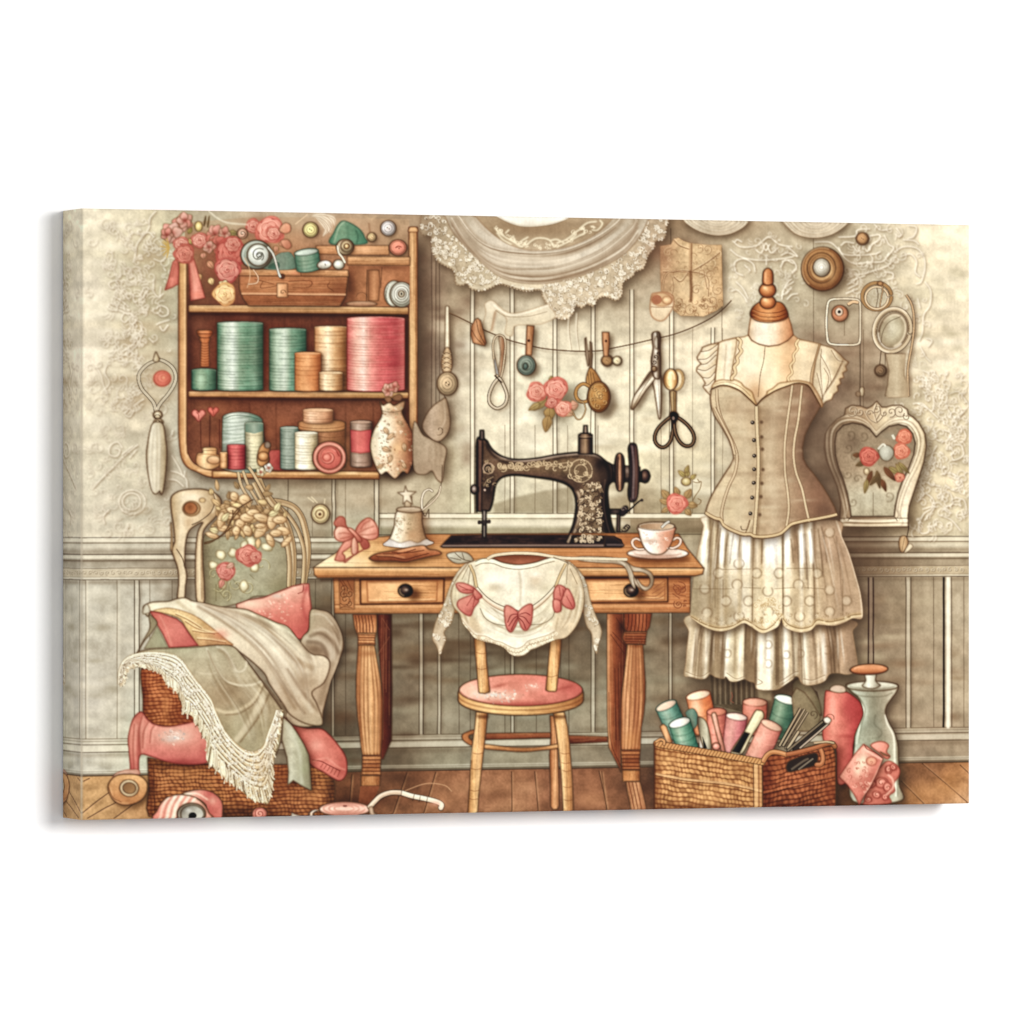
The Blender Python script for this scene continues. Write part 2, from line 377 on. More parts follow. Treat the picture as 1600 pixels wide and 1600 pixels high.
WALLPTS = [(140,340,(228,220,198)),(200,340,(224,216,190)),(250,340,(196,186,158)),(140,450,(226,218,198)),(195,420,(204,198,170)),
(240,420,(180,170,142)),(230,520,(180,172,146)),(180,560,(206,198,174)),(140,560,(228,218,200)),(240,480,(178,170,144)),(150,650,(215,207,184)),
(200,650,(196,187,165)),(255,600,(190,178,154)),(272,450,(176,165,140)),(140,750,(208,202,182)),(200,720,(194,188,166)),(265,700,(188,180,160)),
(150,810,(206,199,180)),(220,800,(198,192,172)),(270,760,(186,176,156)),(300,340,(186,172,146)),(400,340,(190,172,145)),(480,345,(186,165,138)),
(560,350,(182,158,130)),(620,350,(166,142,116)),(675,450,(126,104,88)),(675,550,(116,96,84)),(680,650,(140,122,104)),(695,715,(184,172,142)),
(470,780,(190,178,150)),(560,780,(176,160,134)),(620,780,(190,176,148)),(680,790,(196,184,154)),(480,760,(160,142,118)),(560,810,(196,186,162)),
(720,470,(172,156,130)),(705,510,(190,175,148)),(760,520,(222,212,184)),(820,560,(234,226,200)),(760,620,(230,222,195)),(900,560,(222,212,185)),
(740,680,(226,218,192)),(820,660,(234,226,202)),(900,640,(226,218,190)),(960,520,(205,193,165)),(1000,560,(230,220,192)),(1080,560,(230,218,190)),
(1000,650,(230,221,192)),(1080,650,(227,217,187)),(1000,720,(222,212,180)),(1080,720,(215,204,172)),(800,760,(214,206,180)),(880,760,(200,190,164)),
(740,790,(205,198,165)),(820,790,(205,198,168)),(1060,790,(170,156,126)),(990,790,(158,142,114)),(1110,760,(190,178,150)),(1000,400,(146,120,96)),
(980,450,(180,165,140)),(1060,340,(150,128,102)),(1150,345,(168,148,120)),(1150,400,(200,188,160)),(1150,470,(217,205,177)),(1120,520,(220,208,180)),
(1090,490,(206,191,162)),(1250,430,(188,176,148)),(1250,480,(184,171,144)),(1250,530,(162,145,122)),(1330,390,(184,171,144)),(1400,380,(206,195,168)),
(1450,360,(230,218,192)),(1500,360,(234,224,200)),(1500,450,(230,220,194)),(1450,450,(212,203,175)),(1400,450,(198,186,158)),(1330,480,(182,167,140)),
(1330,560,(156,136,114)),(1300,600,(130,107,91)),(1360,600,(142,121,101)),(1420,560,(188,176,146)),(1450,560,(218,207,182)),(1500,560,(230,219,194)),
(1430,640,(192,180,152)),(1480,650,(218,207,178)),(1280,680,(132,112,95)),(1280,750,(124,104,88)),(1440,720,(192,182,155)),(1480,750,(218,206,176)),
(1430,800,(176,162,134)),(1480,815,(208,198,170)),(1330,830,(120,98,80)),
(140,950,(206,201,184)),(180,950,(199,193,174)),(225,950,(206,200,182)),(140,1080,(206,200,186)),(200,1080,(197,190,170)),(140,1170,(208,202,184)),
(200,1180,(198,190,166)),(280,920,(150,138,120)),(500,860,(172,162,137)),(490,900,(128,112,94)),(510,950,(136,122,103)),(500,1010,(120,105,88)),
(620,1000,(130,115,96)),(640,1080,(118,103,86)),(668,1100,(150,140,119)),(680,980,(126,114,95)),(720,1060,(128,118,98)),(700,1120,(160,152,131)),
(800,1100,(150,140,119)),(900,1040,(116,102,84)),(930,1120,(160,150,127)),(800,1180,(150,142,120)),(700,1190,(150,143,121)),(930,970,(112,98,82)),
(800,1010,(118,106,88)),(1020,1000,(138,123,102)),(1040,1080,(148,136,113)),(1060,980,(112,97,82)),(1010,1180,(112,97,82)),(1100,1080,(130,113,94)),
(1180,1080,(114,97,80)),(520,1150,(98,82,66)),(610,1180,(98,84,68)),(1350,950,(114,95,80)),(1350,1050,(136,118,98)),(1400,950,(152,135,111)),(1400,1080,(158,140,116)),
(1450,950,(180,165,138)),(1450,1080,(170,155,130)),(1500,950,(190,176,150)),(1500,1080,(186,170,143)),(1440,1180,(158,140,118)),(1500,1180,(168,150,125)),(1340,1150,(110,90,74))]
WALL = field(WALLPTS)
FLOORPTS = [(140,1250,(184,146,98)),(200,1230,(170,132,88)),(250,1260,(160,118,78)),(400,1265,(86,56,38)),(520,1240,(100,64,44)),(640,1230,(112,78,56)),
(700,1240,(138,98,70)),(780,1225,(140,100,72)),(800,1260,(158,116,84)),(860,1230,(128,88,64)),(930,1240,(142,98,70)),(1000,1240,(104,70,50)),(960,1220,(110,76,56)),
(1020,1220,(84,60,46)),(1300,1250,(80,52,36)),(1420,1215,(104,74,54)),(1440,1245,(168,118,72)),(1480,1225,(160,110,62)),(1505,1250,(190,148,108)),(1460,1205,(120,86,62))]
FLOOR = field(FLOORPTS)
wall_id = P('printed_wallpaper'); panel_id = P('printed_panelling', None); rail_id = P('printed_rail', None, 'cream moulded rail along the left wall'); rail_r = P('printed_rail', None, 'cream moulded rail along the right wall'); ledge_id = P('printed_rail', None, 'cream ledge behind the sewing table'); skirt_id = P('printed_skirting'); floor_id = P('printed_floor')
NB = .5*noise(70, 16)+.5*noise(28, 9)
mott = 1+.035*N_M[..., None]+.075*N_H[..., None]+.02*N_F[..., None]
wp = np.clip((YL < 838)*(np.clip((300-DX)/60, 0, 1)+np.clip((DX-1385)/50, 0, 1)), 0, 1)[..., None]
img[:] = (WALL+wp*(.035+.10*(.84-WALL[..., :1]).clip(0, 1)*3*.6)*np.array([1.05, .92, .62], np.float32))*mott
O(0, 0, 1.)
def blots(n, x0, x1, y0, y1, cols, a0, a1, sx=(14, 46), sy=(4, 11)):
    for _ in range(n): B(rng.uniform(x0, x1), rng.uniform(y0, y1), rng.uniform(*sx), rng.uniform(*sy), cols[rng.randint(len(cols))], rng.uniform(a0, a1))
blots(60, 490, 1110, 912, 1070, [(96, 74, 54), (106, 84, 60), (84, 66, 50)], .35, .65); blots(26, 600, 1060, 1040, 1160, [(98, 78, 58), (168, 162, 140), (160, 152, 128)], .25, .5)
blots(16, 490, 660, 950, 1190, [(84, 62, 46), (98, 74, 54)], .35, .6); blots(22, 1020, 1340, 920, 1180, [(92, 70, 54), (106, 84, 64)], .3, .5)
blots(30, 700, 1120, 500, 800, [(246, 240, 216), (244, 236, 208)], .3, .7); blots(26, 700, 1120, 440, 800, [(196, 182, 152), (206, 196, 166)], .25, .5, (12, 34), (3, 8))
blots(30, 1350, 1515, 905, 1150, [(132, 108, 84), (192, 178, 148), (146, 126, 98)], .25, .55, (10, 30), (4, 9)); blots(24, 1240, 1420, 470, 830, [(112, 88, 72), (128, 104, 86)], .3, .5)
blots(34, 132, 270, 910, 1205, [(226, 220, 200), (170, 162, 140), (222, 214, 192)], .25, .55, (10, 30), (4, 10)); blots(22, 1430, 1515, 360, 600, [(246, 236, 212), (240, 228, 200)], .3, .6)
blots(26, 195, 275, 370, 640, [(170, 150, 120), (184, 166, 136)], .25, .5); blots(20, 130, 200, 330, 700, [(240, 232, 210), (236, 228, 204)], .3, .6); blots(18, 655, 735, 380, 720, [(104, 78, 66), (150, 128, 106)], .25, .5, (8, 20), (6, 14)); blots(12, 470, 590, 750, 835, [(150, 132, 106), (204, 192, 164)], .25, .5)
idb[:] = wall_id; idb[YL > 906] = panel_id; idb[(YL > 1156)] = skirt_id; idb[YL > 1212] = floor_id
fl = YL > 1211.5
img[fl] = (FLOOR*1.13*(1+.07*N_M[..., None]+.08*N_H[..., None]+.05*N_F[..., None]))[fl]

def yl(y, x):
    """height at x of a level line that meets the left edge at y"""
    v = (y-325.5)/956; t = (x-128)/1387.5
    return (325.5+26*t)*(1-v)+v*(1281.5-26*t)
def level(y, x0, x1, w, col, a=.6, b=0):
    x = np.linspace(x0, x1, 12); yy = np.array([yl(y, k) for k in x])+rng.randn(12)*.15
    LN([np.stack([x, yy], 1)], w, col, a, b)
def bandy(y0, y1, col, a, x0=120, x1=1530, soft=1., sx=1.):
    m = np.clip((YL-y0)/soft+.5, 0, 1)*np.clip((y1-YL)/soft+.5, 0, 1)*np.clip((DX-x0)/sx+.5, 0, 1)*np.clip((x1-DX)/sx+.5, 0, 1)*a
    img[:] = img+(c3(col)-img)*m[..., None]
def own_band(pid, y0, y1, x0, x1): idb[(YL > y0) & (YL < y1) & (DX > x0) & (DX < x1)] = pid
LT, DKL = (238, 230, 206), (84, 66, 50)
# rail, left and right stretches
for (x0, x1, k) in ((120, 602, .75), (1260, 1530, .7)):
    own_band(rail_id if x0 < 600 else rail_r, 839, 906, x0, x1)
    bandy(842, 847, LT, k*.8, x0, x1, 2); bandy(847.5, 849.5, DKL, .45, x0, x1, 1.5); bandy(851, 858, LT, .28, x0, x1, 5); bandy(858, 866, DKL, .24, x0, x1, 7)
    bandy(868.5, 873.5, LT, k*.75, x0, x1, 2); bandy(874, 878, DKL, .4, x0, x1, 3); bandy(878, 887, DKL, .16, x0, x1, 2); bandy(889, 902, (196, 176, 140), .35, x0, x1, 2)
    bandy(902.5, 905.5, LT, k*.5, x0, x1, 2); bandy(907, 913, DKL, .22, x0, x1, 5)
    for y, w, a in ((840, 1.1, .75), (866.5, 1.6, .75), (876.5, .9, .6), (888, 1., .6), (902, .7, .4), (906, 1.3, .8)): level(y, x0, x1, w, DKL, a)
    xs = np.arange(max(x0, 132), min(x1, 1512), 9.)
    C = [curl(0, 0, 3.8, rng.rand()*360, 1.1, 1 if i % 2 else -1)*1.+[x, yl(895.5, x)] for i, x in enumerate(xs)]
    LN(C, .9, DKL, .5, 0); LN([c-[.7, .8] for c in C], .9, LT, .5, 0)
# darker right rail near the dress, dark under-table wall
bandy(840, 906, (84, 62, 48), .5, 1250, 1400, 3, 90)
# the ledge behind the table
own_band(ledge_id, 800, 838, 592, 1130)
bandy(803.5, 809, LT, .75, 594, 1130, 2); bandy(813, 824, LT, .5, 594, 985, 6); bandy(824, 838, (120, 112, 86), .4, 594, 1130, 8)
for y, w, a in ((802, 1.1, .75), (810.5, .9, .6), (836, 1.3, .8)): level(y, 592, 1125, w, DKL, a)
bandy(812, 834, (120, 100, 78), .45, 975, 1150, 4, 40)
# skirting
bandy(1157, 1163, LT, .3, soft=2); bandy(1166, 1175, LT, .45, soft=3); bandy(1177.5, 1184, DKL, .18, soft=5); bandy(1203, 1208, LT, .3, soft=2); bandy(1209, 1213, DKL, .45, soft=2)
for y, w, a in ((1155, 1., .6), (1159, .8, .5), (1164, 1.2, .7), (1176, 1.4, .75), (1206, .8, .45), (1212.5, 1.8, .85)): level(y, 120, 1530, w, DKL, a)
# beaded boards
def vert(x, y0, y1, w=1.2, a=.65, col=DKL, b=0):
    n = 9; yy = np.linspace(yl(y0, x), yl(y1, x), n); LN([np.stack([x+rng.randn(n)*.22, yy], 1)], w*(1.25 if col is DKL else 1), col if col is not DKL else (70, 54, 40), a, b)
def groove(x0, x1, y0, y1, a=.7, lt=.7):
    vert((x0+x1)/2, y0, y1, (x1-x0)*.8, lt, LT, .5); vert(x0, y0, y1, 1.2, a); vert(x1, y0, y1, 1.3, a); vert(x1+2, y0, y1, 2.5, a*.3, DKL, 1.2)
Lo = (907, 1154)
groove(210, 217.5, *Lo, .75, .3)
for x in (134, 183, 234, 269): vert(x, *Lo, 1., .4)
vert(136.5, *Lo, 2, .5, LT, .7); vert(186, *Lo, 3, .4, LT, 1)
for a_, b_ in ((518, 522.5), (655, 661.5), (684, 689), (798, 803.5), (923.5, 930), (1045, 1050), (1415.5, 1423)): groove(a_, b_, *Lo, .72, .35)
for x in (493, 540, 661, 717, 735, 789, 838, 876, 889, 960, 1112, 1130, 1459): vert(x, *Lo, 1., .5)
for x, w in ((1357, 2.6), (1364.5, 2.4)): vert(x, *Lo, w, .85, (66, 44, 38))
vert(1360.7, *Lo, 3.4, .6, (150, 128, 112)); vert(1474.5, *Lo, 3.6, .9, (52, 40, 32)); vert(1481.5, *Lo, 6.5, .9, (236, 228, 208), .5); vert(1487, *Lo, 1.2, .6); vert(1506, *Lo, 1, .4)
# upper boards
Up = (440, 801)
for a_, b_ in ((735, 741.5), (797, 803.5), (864, 870.5), (923.5, 930), (984, 990.5), (1046, 1052.5)): groove(a_, b_, *Up, .68, .55)
for x in (789, 836, 887, 934.5, 1033, 1082): vert(x, 660, 801, .9, .4)
groove(1111, 1116.5, 500, 800, .65, .5); vert(1129, 500, 780, .8, .35); vert(1082, 500, 780, .9, .3)
vert(1271, 340, 560, .9, .45); vert(1344, 480, 640, 1.6, .55); vert(1349, 500, 640, .9, .4); vert(1048, 340, 470, 1.3, .5); vert(1128, 370, 520, 1, .45)
for x in (674.5, 681, 687): vert(x, 370, 700, 1.3, .5, (66, 46, 38))
vert(678, 400, 690, 3, .25, (200, 176, 150), .8)
# boards under the shelf
groove(519, 524, 745, 838, .7, .3); groove(585, 592, 745, 838, .75, .4); vert(450, 740, 838, 1.2, .55); vert(540, 745, 838, .9, .35); vert(488, 790, 838, .9, .35)
bandy(836, 838.5, (90, 74, 56), .0)
# boards of the floor
FL_ = [[(128, 1271), (150, 1253), (172, 1237)], [(136, 1279), (165, 1262), (200, 1245), (222, 1234)], [(178, 1279), (215, 1252)], [(130, 1221), (140, 1216)],
       [(636, 1207), (613, 1275)], [(681, 1206), (661, 1275)], [(799.5, 1205), (800, 1269)], [(835.5, 1205), (841, 1267)], [(936, 1204), (949, 1266)], [(940, 1205), (948, 1264)],
       [(1441, 1193), (1480, 1226), (1512, 1254)], [(1500, 1195), (1515, 1209)], [(1408, 1220), (1445, 1257)], [(978, 1203), (987, 1264)], [(550, 1210), (545, 1270)]]
LN(FL_, 1.5, (58, 36, 24), .8)
LN([np.array(l)+[1.8, .6] for l in FL_], 1.6, (222, 172, 124), .5, .5)
O(0, 0, 1.)
use(floor_id)
for x, y, r, c, a in ((560, 1250, 60, (70, 40, 28), .5), (620, 1215, 40, (70, 46, 34), .5), (1000, 1230, 40, (70, 44, 32), .45), (770, 1243, 40, (92, 58, 40), .35), (870, 1262, 40, (90, 56, 40), .3),
                   (740, 1232, 34, (196, 146, 104), .5), (825, 1232, 24, (200, 150, 110), .5), (920, 1250, 30, (196, 140, 98), .5), (690, 1255, 26, (190, 136, 96), .45), (1470, 1236, 40, (206, 150, 96), .5), (180, 1228, 30, (200, 160, 110), .4)):
    B(x, y, r, 12, c, a)
# ---- raised scrolls of the wallpaper ---------------------------------------
use(wall_id)
def relief(lines, w=2.2, a=.5):
    LN([l+[1.4, 1.6] for l in lines], w*1.3, (128, 106, 80), min(1, a*.95), .9); LN(lines, w, (250, 243, 224), min(1, a*1.35), .4)
O(120, 320)
R_ = []
def rl(p, closed=False): R_.append(spl(q(p), closed))
for p in ([(660,50),(610,110),(600,190),(560,250),(500,330),(490,400),(470,480)], [(500,220),(530,250),(600,230),(640,270)], [(390,520),(430,550),(450,530),(430,570),(380,580)],
          [(390,640),(330,630),(270,650),(280,690),(330,690),(320,660)], [(330,640),(400,740),(440,800)], [(300,760),(360,790),(430,850)], [(280,820),(350,850),(440,880)],
          [(280,880),(350,880),(420,910)], [(460,740),(480,810),(500,800)], [(600,690),(560,760),(530,790)], [(560,680),(540,740),(520,790)], [(640,620),(640,720),(680,770),(720,740)],
          [(700,680),(690,760)], [(460,910),(400,900),(370,950),(400,980),(430,950)], [(460,910),(490,960),(440,1010)], [(500,960),(400,1080)], [(530,1000),(540,1080),(480,1190),(380,1260),(310,1290)],
          [(520,1060),(470,1160),(360,1230)], [(600,1110),(640,1150)], [(660,870),(690,840),(750,860),(760,910),(710,930),(670,900)], [(690,880),(720,900)], [(660,1000),(700,980),(770,960)],
          [(690,1010),(720,1050),(760,1000)], [(160,1350),(200,1420),(220,1500),(260,1590)], [(250,1330),(230,1400),(270,1480),(230,1540)], [(640,450),(700,470),(740,440)], [(720,520),(740,550)]): rl(p)
O(120, 580)
for p in ([(460,290),(400,350),(440,380),(470,330)], [(380,640),(340,590),(280,620),(270,690),(330,710),(360,660),(320,640)], [(510,610),(400,700),(280,820),(190,910),(130,980)],
          [(500,650),(440,720)], [(470,620),(380,690)], [(270,1150),(220,1210),(230,1270)], [(430,1280),(400,1350)], [(800,490),(790,530)], [(790,700),(850,800),(890,880),(900,830)],
          [(780,830),(850,850),(910,900),(920,970)], [(760,900),(830,910),(890,960)], [(560,230),(480,280),(420,310)]): rl(p)
R_.append(q(E(460, 1090, 110, 100, 0, 30, 0, 355))); R_.append(q(E(455, 1085, 75, 70, 0, 24, 0, 355)))
relief(R_, 1.6, .62)
R_ = []
O(940, 320)
for p in ([(1070,370),(1150,430),(1300,460),(1500,450),(1600,430)], [(1090,300),(1160,350),(1290,340),(1390,270),(1480,330),(1590,350)], [(1110,310),(1130,290),(1170,310)], [(1280,370),(1330,400),(1370,320),(1410,400),(1470,360)],
          [(1340,330),(1370,380),(1400,330)], [(1375,420),(1372,500)], [(1280,560),(1260,490),(1180,450),(1110,480),(1120,560),(1180,590)], [(1190,500),(1240,550)], [(1490,520),(1530,460),(1600,490)],
          [(1080,720),(1130,710),(1190,770),(1210,810)], [(1120,640),(1180,700),(1220,780)], [(1500,790),(1520,700),(1600,640)], [(1490,760),(1560,720)]): rl(p)
O(1220, 320)
for p in ([(0,420),(60,400),(140,430),(60,350)], [(10,470),(90,460),(130,520),(90,570)], [(30,690),(60,640),(90,620)], [(40,740),(90,690)], [(50,790),(90,750),(140,740)],
          [(280,310),(400,310),(470,360),(540,450),(620,490),(720,480),(850,470),(900,400)], [(500,340),(540,310),(610,320)], [(480,350),(520,410),(640,420),(780,410),(830,390)],
          [(740,260),(820,250),(820,290),(760,330),(740,380)], [(480,270),(620,260),(640,210),(740,200)], [(570,570),(660,580),(800,540),(900,500),(960,430)], [(860,250),(900,330),(940,360),(890,430)],
          [(780,160),(830,210),(920,200)], [(960,190),(1000,250),(980,270)], [(940,400),(1020,350),(1130,360),(1190,430),(1200,530),(1170,640),(1130,660)], [(1000,430),(1080,410),(1130,470),(1120,560),(1160,600)],
          [(860,560),(930,570),(930,610),(890,620)], [(550,670),(620,620),(700,590)], [(560,700),(640,660)], [(540,740),(640,700)], [(1200,640),(1250,720),(1240,840),(1190,920),(1180,1060),(1150,1130)],
          [(1140,780),(1160,860)], [(1160,1180),(1210,1270),(1250,1310)], [(1180,1380),(1230,1400)], [(1210,1110),(1260,1130),(1230,1180)], [(600,340),(640,390),(660,340)], [(690,340),(720,390),(740,340)],
          [(1060,170),(1130,190),(1110,260),(1060,280)], [(1020,290),(1110,300),(1150,330)]): rl(p)
O(1220, 580)
for p in ([(1140,270),(1220,310),(1310,390)], [(1100,270),(1180,270),(1260,330),(1280,220)], [(1200,180),(1230,250)], [(1390,180),(1380,290),(1460,390),(1540,320)], [(1400,190),(1480,170),(1550,260)],
          [(1280,480),(1300,570),(1380,580),(1420,520),(1360,490)], [(1300,620),(1260,700),(1300,790),(1370,800)], [(1420,610),(1500,620),(1520,700),(1440,740),(1420,680)], [(1180,910),(1250,940),(1330,960)],
          [(1150,1080),(1200,1020),(1270,1070),(1260,1140),(1190,1190),(1150,1290),(1170,1350),(1230,1340),(1230,1290)], [(1180,1150),(1280,1130),(1200,1240)], [(1330,860),(1420,850),(1500,920),(1440,990),(1370,950)],
          [(1300,1040),(1400,1010),(1430,1100),(1360,1140)], [(1450,1050),(1530,1080),(1540,1180),(1470,1200)], [(1330,1200),(1420,1240),(1500,1330)], [(1500,450),(1540,540),(1500,600)], [(1210,870),(1240,780),(1260,720)]): rl(p)
relief(R_, 1.7, .66)
# lace-like leaves and scrolls crowding the wallpaper
O(0, 0, 1.)
def damask(n, fx, fy, r0, r1, a):
    R_ = []
    for _ in range(n):
        x = fx(); y = fy(x); t0 = rng.rand()*360; r = rng.uniform(r0, r1); k = rng.choice([-1, 1])
        R_.append(curl(x, y, r, t0, rng.uniform(.5, 1.2), k))
        if rng.rand() < .6:
            for j in range(rng.randint(2, 5)):
                an = np.radians(t0+j*24*k); R_.append(np.array([(x+r*.9*np.cos(an), y+r*.9*np.sin(an)), (x+r*1.5*np.cos(an+.2), y+r*1.5*np.sin(an+.2)), (x+r*1.9*np.cos(an+.5), y+r*1.9*np.sin(an+.5))]))
    relief(R_, 1.2, a)
damask(130, lambda: rng.uniform(1428, 1512), lambda x: rng.uniform(580, 832), 3, 10, .6)
damask(60, lambda: rng.uniform(1320, 1450), lambda x: rng.uniform(355, 480) if x < 1400 else rng.uniform(360, 640), 3, 10, .5)
damask(40, lambda: rng.uniform(1140, 1260), lambda x: rng.uniform(365, 490), 3, 8, .4)
damask(150, lambda: 212+rng.randn()*30, lambda x: rng.uniform(345, 640), 3, 11, .5)
damask(50, lambda: rng.uniform(140, 270), lambda x: rng.uniform(600, 835), 4, 12, .35)
for _ in range(26):
    x, y = rng.uniform(140, 275), rng.uniform(380, 820); B(x, y, rng.uniform(10, 26), rng.uniform(5, 10), (166, 148, 118) if rng.rand() < .5 else (240, 230, 208), rng.uniform(.1, .3))
for _ in range(16):
    x, y = rng.uniform(1440, 1512), rng.uniform(420, 640); B(x, y, rng.uniform(8, 16), rng.uniform(4, 8), (170, 160, 130), rng.uniform(.15, .35))
# ---- lace drapery at the top -------------------------------------------------
def lace(M, n, r0=1.6, r1=5.2, dk=(104, 88, 68), lt=(248, 240, 222)):
    """lace: rosettes of thread with dark holes, inside a filled shape (sizes in design px)"""
    (y0, y1, x0, x1), m, d = M; o = CLIP[0]; clip(M)
    ys, xs = np.nonzero(m > .5); k = rng.randint(0, len(ys), n); X, Y = DX[y0:y1, x0:x1][ys[k], xs[k]], DY[y0:y1, x0:x1][ys[k], xs[k]]
    o2 = list(ORG); O(0, 0, 1.)
    D_, L_, H_ = [], [], []
    for x, y in zip(X, Y):
        r = rng.uniform(r0, r1); a = rng.rand()*360
        L_.append(E(x, y, r, r*rng.uniform(.6, 1), a, 9, 0, rng.uniform(200, 350)))
        if rng.rand() < .55: L_.append(E(x, y, r*.5, r*.5, a, 7, 0, 330))
        D_.append(E(x+.6, y+.7, r*1.06, r*.9, a, 8, 0, 200))
        for _ in range(2):
            hx, hy = x+rng.randn()*r*.8, y+rng.randn()*r*.8; l = rng.uniform(.3, 1.1); t = rng.rand()*3
            H_.append(np.array([(hx-l*np.cos(t), hy-l*np.sin(t)), (hx+l*np.cos(t), hy+l*np.sin(t))]))
    LN(D_, .8, dk, .35); LN(H_, 1.3, dk, .55); LN(L_, .95, lt, .7); CLIP[0] = o; ORG[:] = o2
def scallop(pts, r, jit=.3):
    """turn an edge path into little scallops, tile units"""
    p = spl(np.asarray(pts, float), False, 8); s = np.concatenate([[0], np.cumsum(np.hypot(*np.diff(p, axis=0).T))]); n = max(3, int(s[-1]/r))
    u = np.linspace(0, s[-1], n*4+1); x, y = np.interp(u, s, p[:, 0]), np.interp(u, s, p[:, 1])
    tx, ty = np.gradient(x), np.gradient(y); l = np.hypot(tx, ty)+1e-9
    b = np.abs(np.sin(np.pi*np.arange(len(u))/4))*r*(.3+jit*rng.rand(len(u)))
    return np.stack([x-ty/l*b, y+tx/l*b], 1)
drape = P('printed_curtain', None, 'cream draped curtain with a lace edge')
lace_id = P('lace_trim', drape)
O(660, 320)
edge = [(-5,100),(-5,235),(75,260),(85,380),(150,480),(265,545),(285,650),(330,665),(375,650),(410,695),(490,712),(560,690),(640,655),(720,672),(850,712),(985,705),
        (1010,770),(1060,860),(1100,930),(1190,950),(1245,905),(1270,835),(1330,850),(1370,822),(1420,838),(1450,790),(1490,762),(1550,765),(1620,790),(1655,745),(1670,640),(1750,590),(1770,550),(1835,525),
        (1875,420),(1930,350),(1935,300),(2010,280),(2025,200),(2050,110)]
lp = np.concatenate([scallop(edge, 26)[::1], [(2050, 60), (0, 60)]])
SH(lp, 5, 8, 6, .5, (84, 64, 48), 0)
M = F(lp, ('h', (176, 158, 132), (196, 182, 154), (206, 190, 162), (198, 182, 154), (184, 164, 138)), 0, 1, ((110, 88, 66), .8, .6), .12)
clip(M)
B(40, 150, 120, 110, (150, 128, 104), .4); B(300, 560, 130, 60, (160, 142, 116), .3)
B(850, 690, 190, 40, (226, 214, 188), .7)
clip()
lace(M, 900, 1.2, 3.8)
ll = spl(np.asarray(edge[3:-2], float), False)
clip(M); S(ll+[6, -14], 1., (240, 230, 206), .5, .4, 0); S(ll+[10, -40], .8, (120, 98, 74), .35, 0, 0); clip()
# plain thin stretch of hem at the middle
F([(640,640),(760,665),(900,690),(990,690),(1000,660),(800,640),(680,600)], (214, 200, 172), 1, 1, None)
S([(640,655),(720,675),(850,712),(985,702)], 1.1, (120, 98, 74), .6)
cloth_id = P('draped_cloth', drape)
cl = [(185,60),(190,95),(255,230),(340,330),(440,430),(560,540),(680,612),(820,650),(1000,656),(1200,622),(1400,562),(1600,465),(1700,395),(1800,280),(1880,130),(1890,60)]
CM = F(cl, ('v', (178, 164, 142), (206, 194, 174), (216, 204, 184), (200, 187, 164)), 1, 1, ((110, 88, 66), 1., .7), .06)
clip(CM)
folds = [[(290,80),(390,220),(500,320),(640,375),(850,400),(1000,402),(1180,380),(1350,320),(1500,240),(1620,150),(1680,80)],
         [(240,110),(330,260),(440,390),(560,490),(700,545),(900,556),(1100,545),(1300,490),(1480,410),(1620,310),(1760,180),(1790,90)]]
for f in folds:
    S(np.add(f, (0, 22)), 7, (140, 118, 94), .55, 3); S(np.add(f, (0, -12)), 4, (150, 130, 106), .4, 2); S(f, 2.2, (246, 238, 218), .85, .5); S(np.add(f, (0, 7)), .9, (110, 86, 66), .5)
for f in ([(410,90),(470,170),(560,250)], [(450,100),(520,180),(620,240)], [(330,120),(420,240),(520,310)]): S(f, 2.6, (232, 220, 198), .5, 1); S(np.add(f, (8, 8)), 2, (130, 108, 86), .45, 1)
for _ in range(60):
    k = rng.uniform(.02, .98); f = np.array(folds[1])*(1-k)+np.array(cl[2:14])[[0,1,2,3,4,5,6,7,8,9,10,11]]*k if len(folds[1]) == 12 else np.array(folds[1])
    S(f+rng.randn(1, 2)*3, rng.uniform(.8, 2), (240, 230, 208) if rng.rand() < .5 else (136, 114, 92), .28, .8)
pleats(cl[2:14], folds[1], 26, a=(.25, .55)); pleats(folds[1], folds[0], 26, a=(.25, .55))
S(np.add(cl[2:14], (0, -16)), 6, (160, 138, 114), .4, 3)
B(1000, 470, 260, 40, (218, 204, 180), .6); B(700, 470, 120, 40, (216, 202, 178), .5); B(1250, 590, 200, 26, (168, 146, 122), .5); B(420, 330, 60, 90, (166, 148, 126), .4, -40)
clip()
inner = F([(420,60),(450,105),(560,220),(700,320),(850,372),(1000,378),(1180,356),(1340,300),(1480,220),(1580,120),(1600,60)], ('v', (180, 160, 132), (168, 148, 120), (196, 178, 150)), 1, 1, ((120, 96, 72), .9, .6))
clip(inner)
B(900, 210, 330, 60, (150, 128, 102), .55)
crv = [[(600,190),(660,250),(740,300),(830,350)], [(640,200),(690,270),(780,310)], [(760,270),(790,330),(830,350),(870,300)], [(870,330),(950,280),(1050,290),(1100,350)], [(800,340),(830,300),(880,270)],
       [(1060,300),(1120,290),(1180,320)], [(1090,350),(1150,340),(1230,300),(1340,240)], [(1120,320),(1200,290),(1290,220),(1340,200),(1350,240),(1300,260)], [(1230,290),(1280,250)], [(1320,190),(1380,150),(1450,140)],
       [(1410,210),(1460,210),(1500,160),(1480,130)], [(1400,180),(1440,190)], [(690,240),(720,210)], [(730,290),(760,260)], [(620,230),(670,290),(740,330)]]
SS_([np.add(c, (5, 8)) for c in crv], 1.6, (120, 98, 74), .5, .6); SS_(crv, 2.4, (240, 230, 200), .85, .3)
for _ in range(36):
    t = rng.rand(); x = 620+800*t; y = 200+150*np.sin(np.pi*min(t*1.1, 1))+rng.randn()*16
    S(curl(x, y, rng.uniform(10, 22), rng.rand()*360, .9), 1.1, (238, 226, 196), .6)
clip()
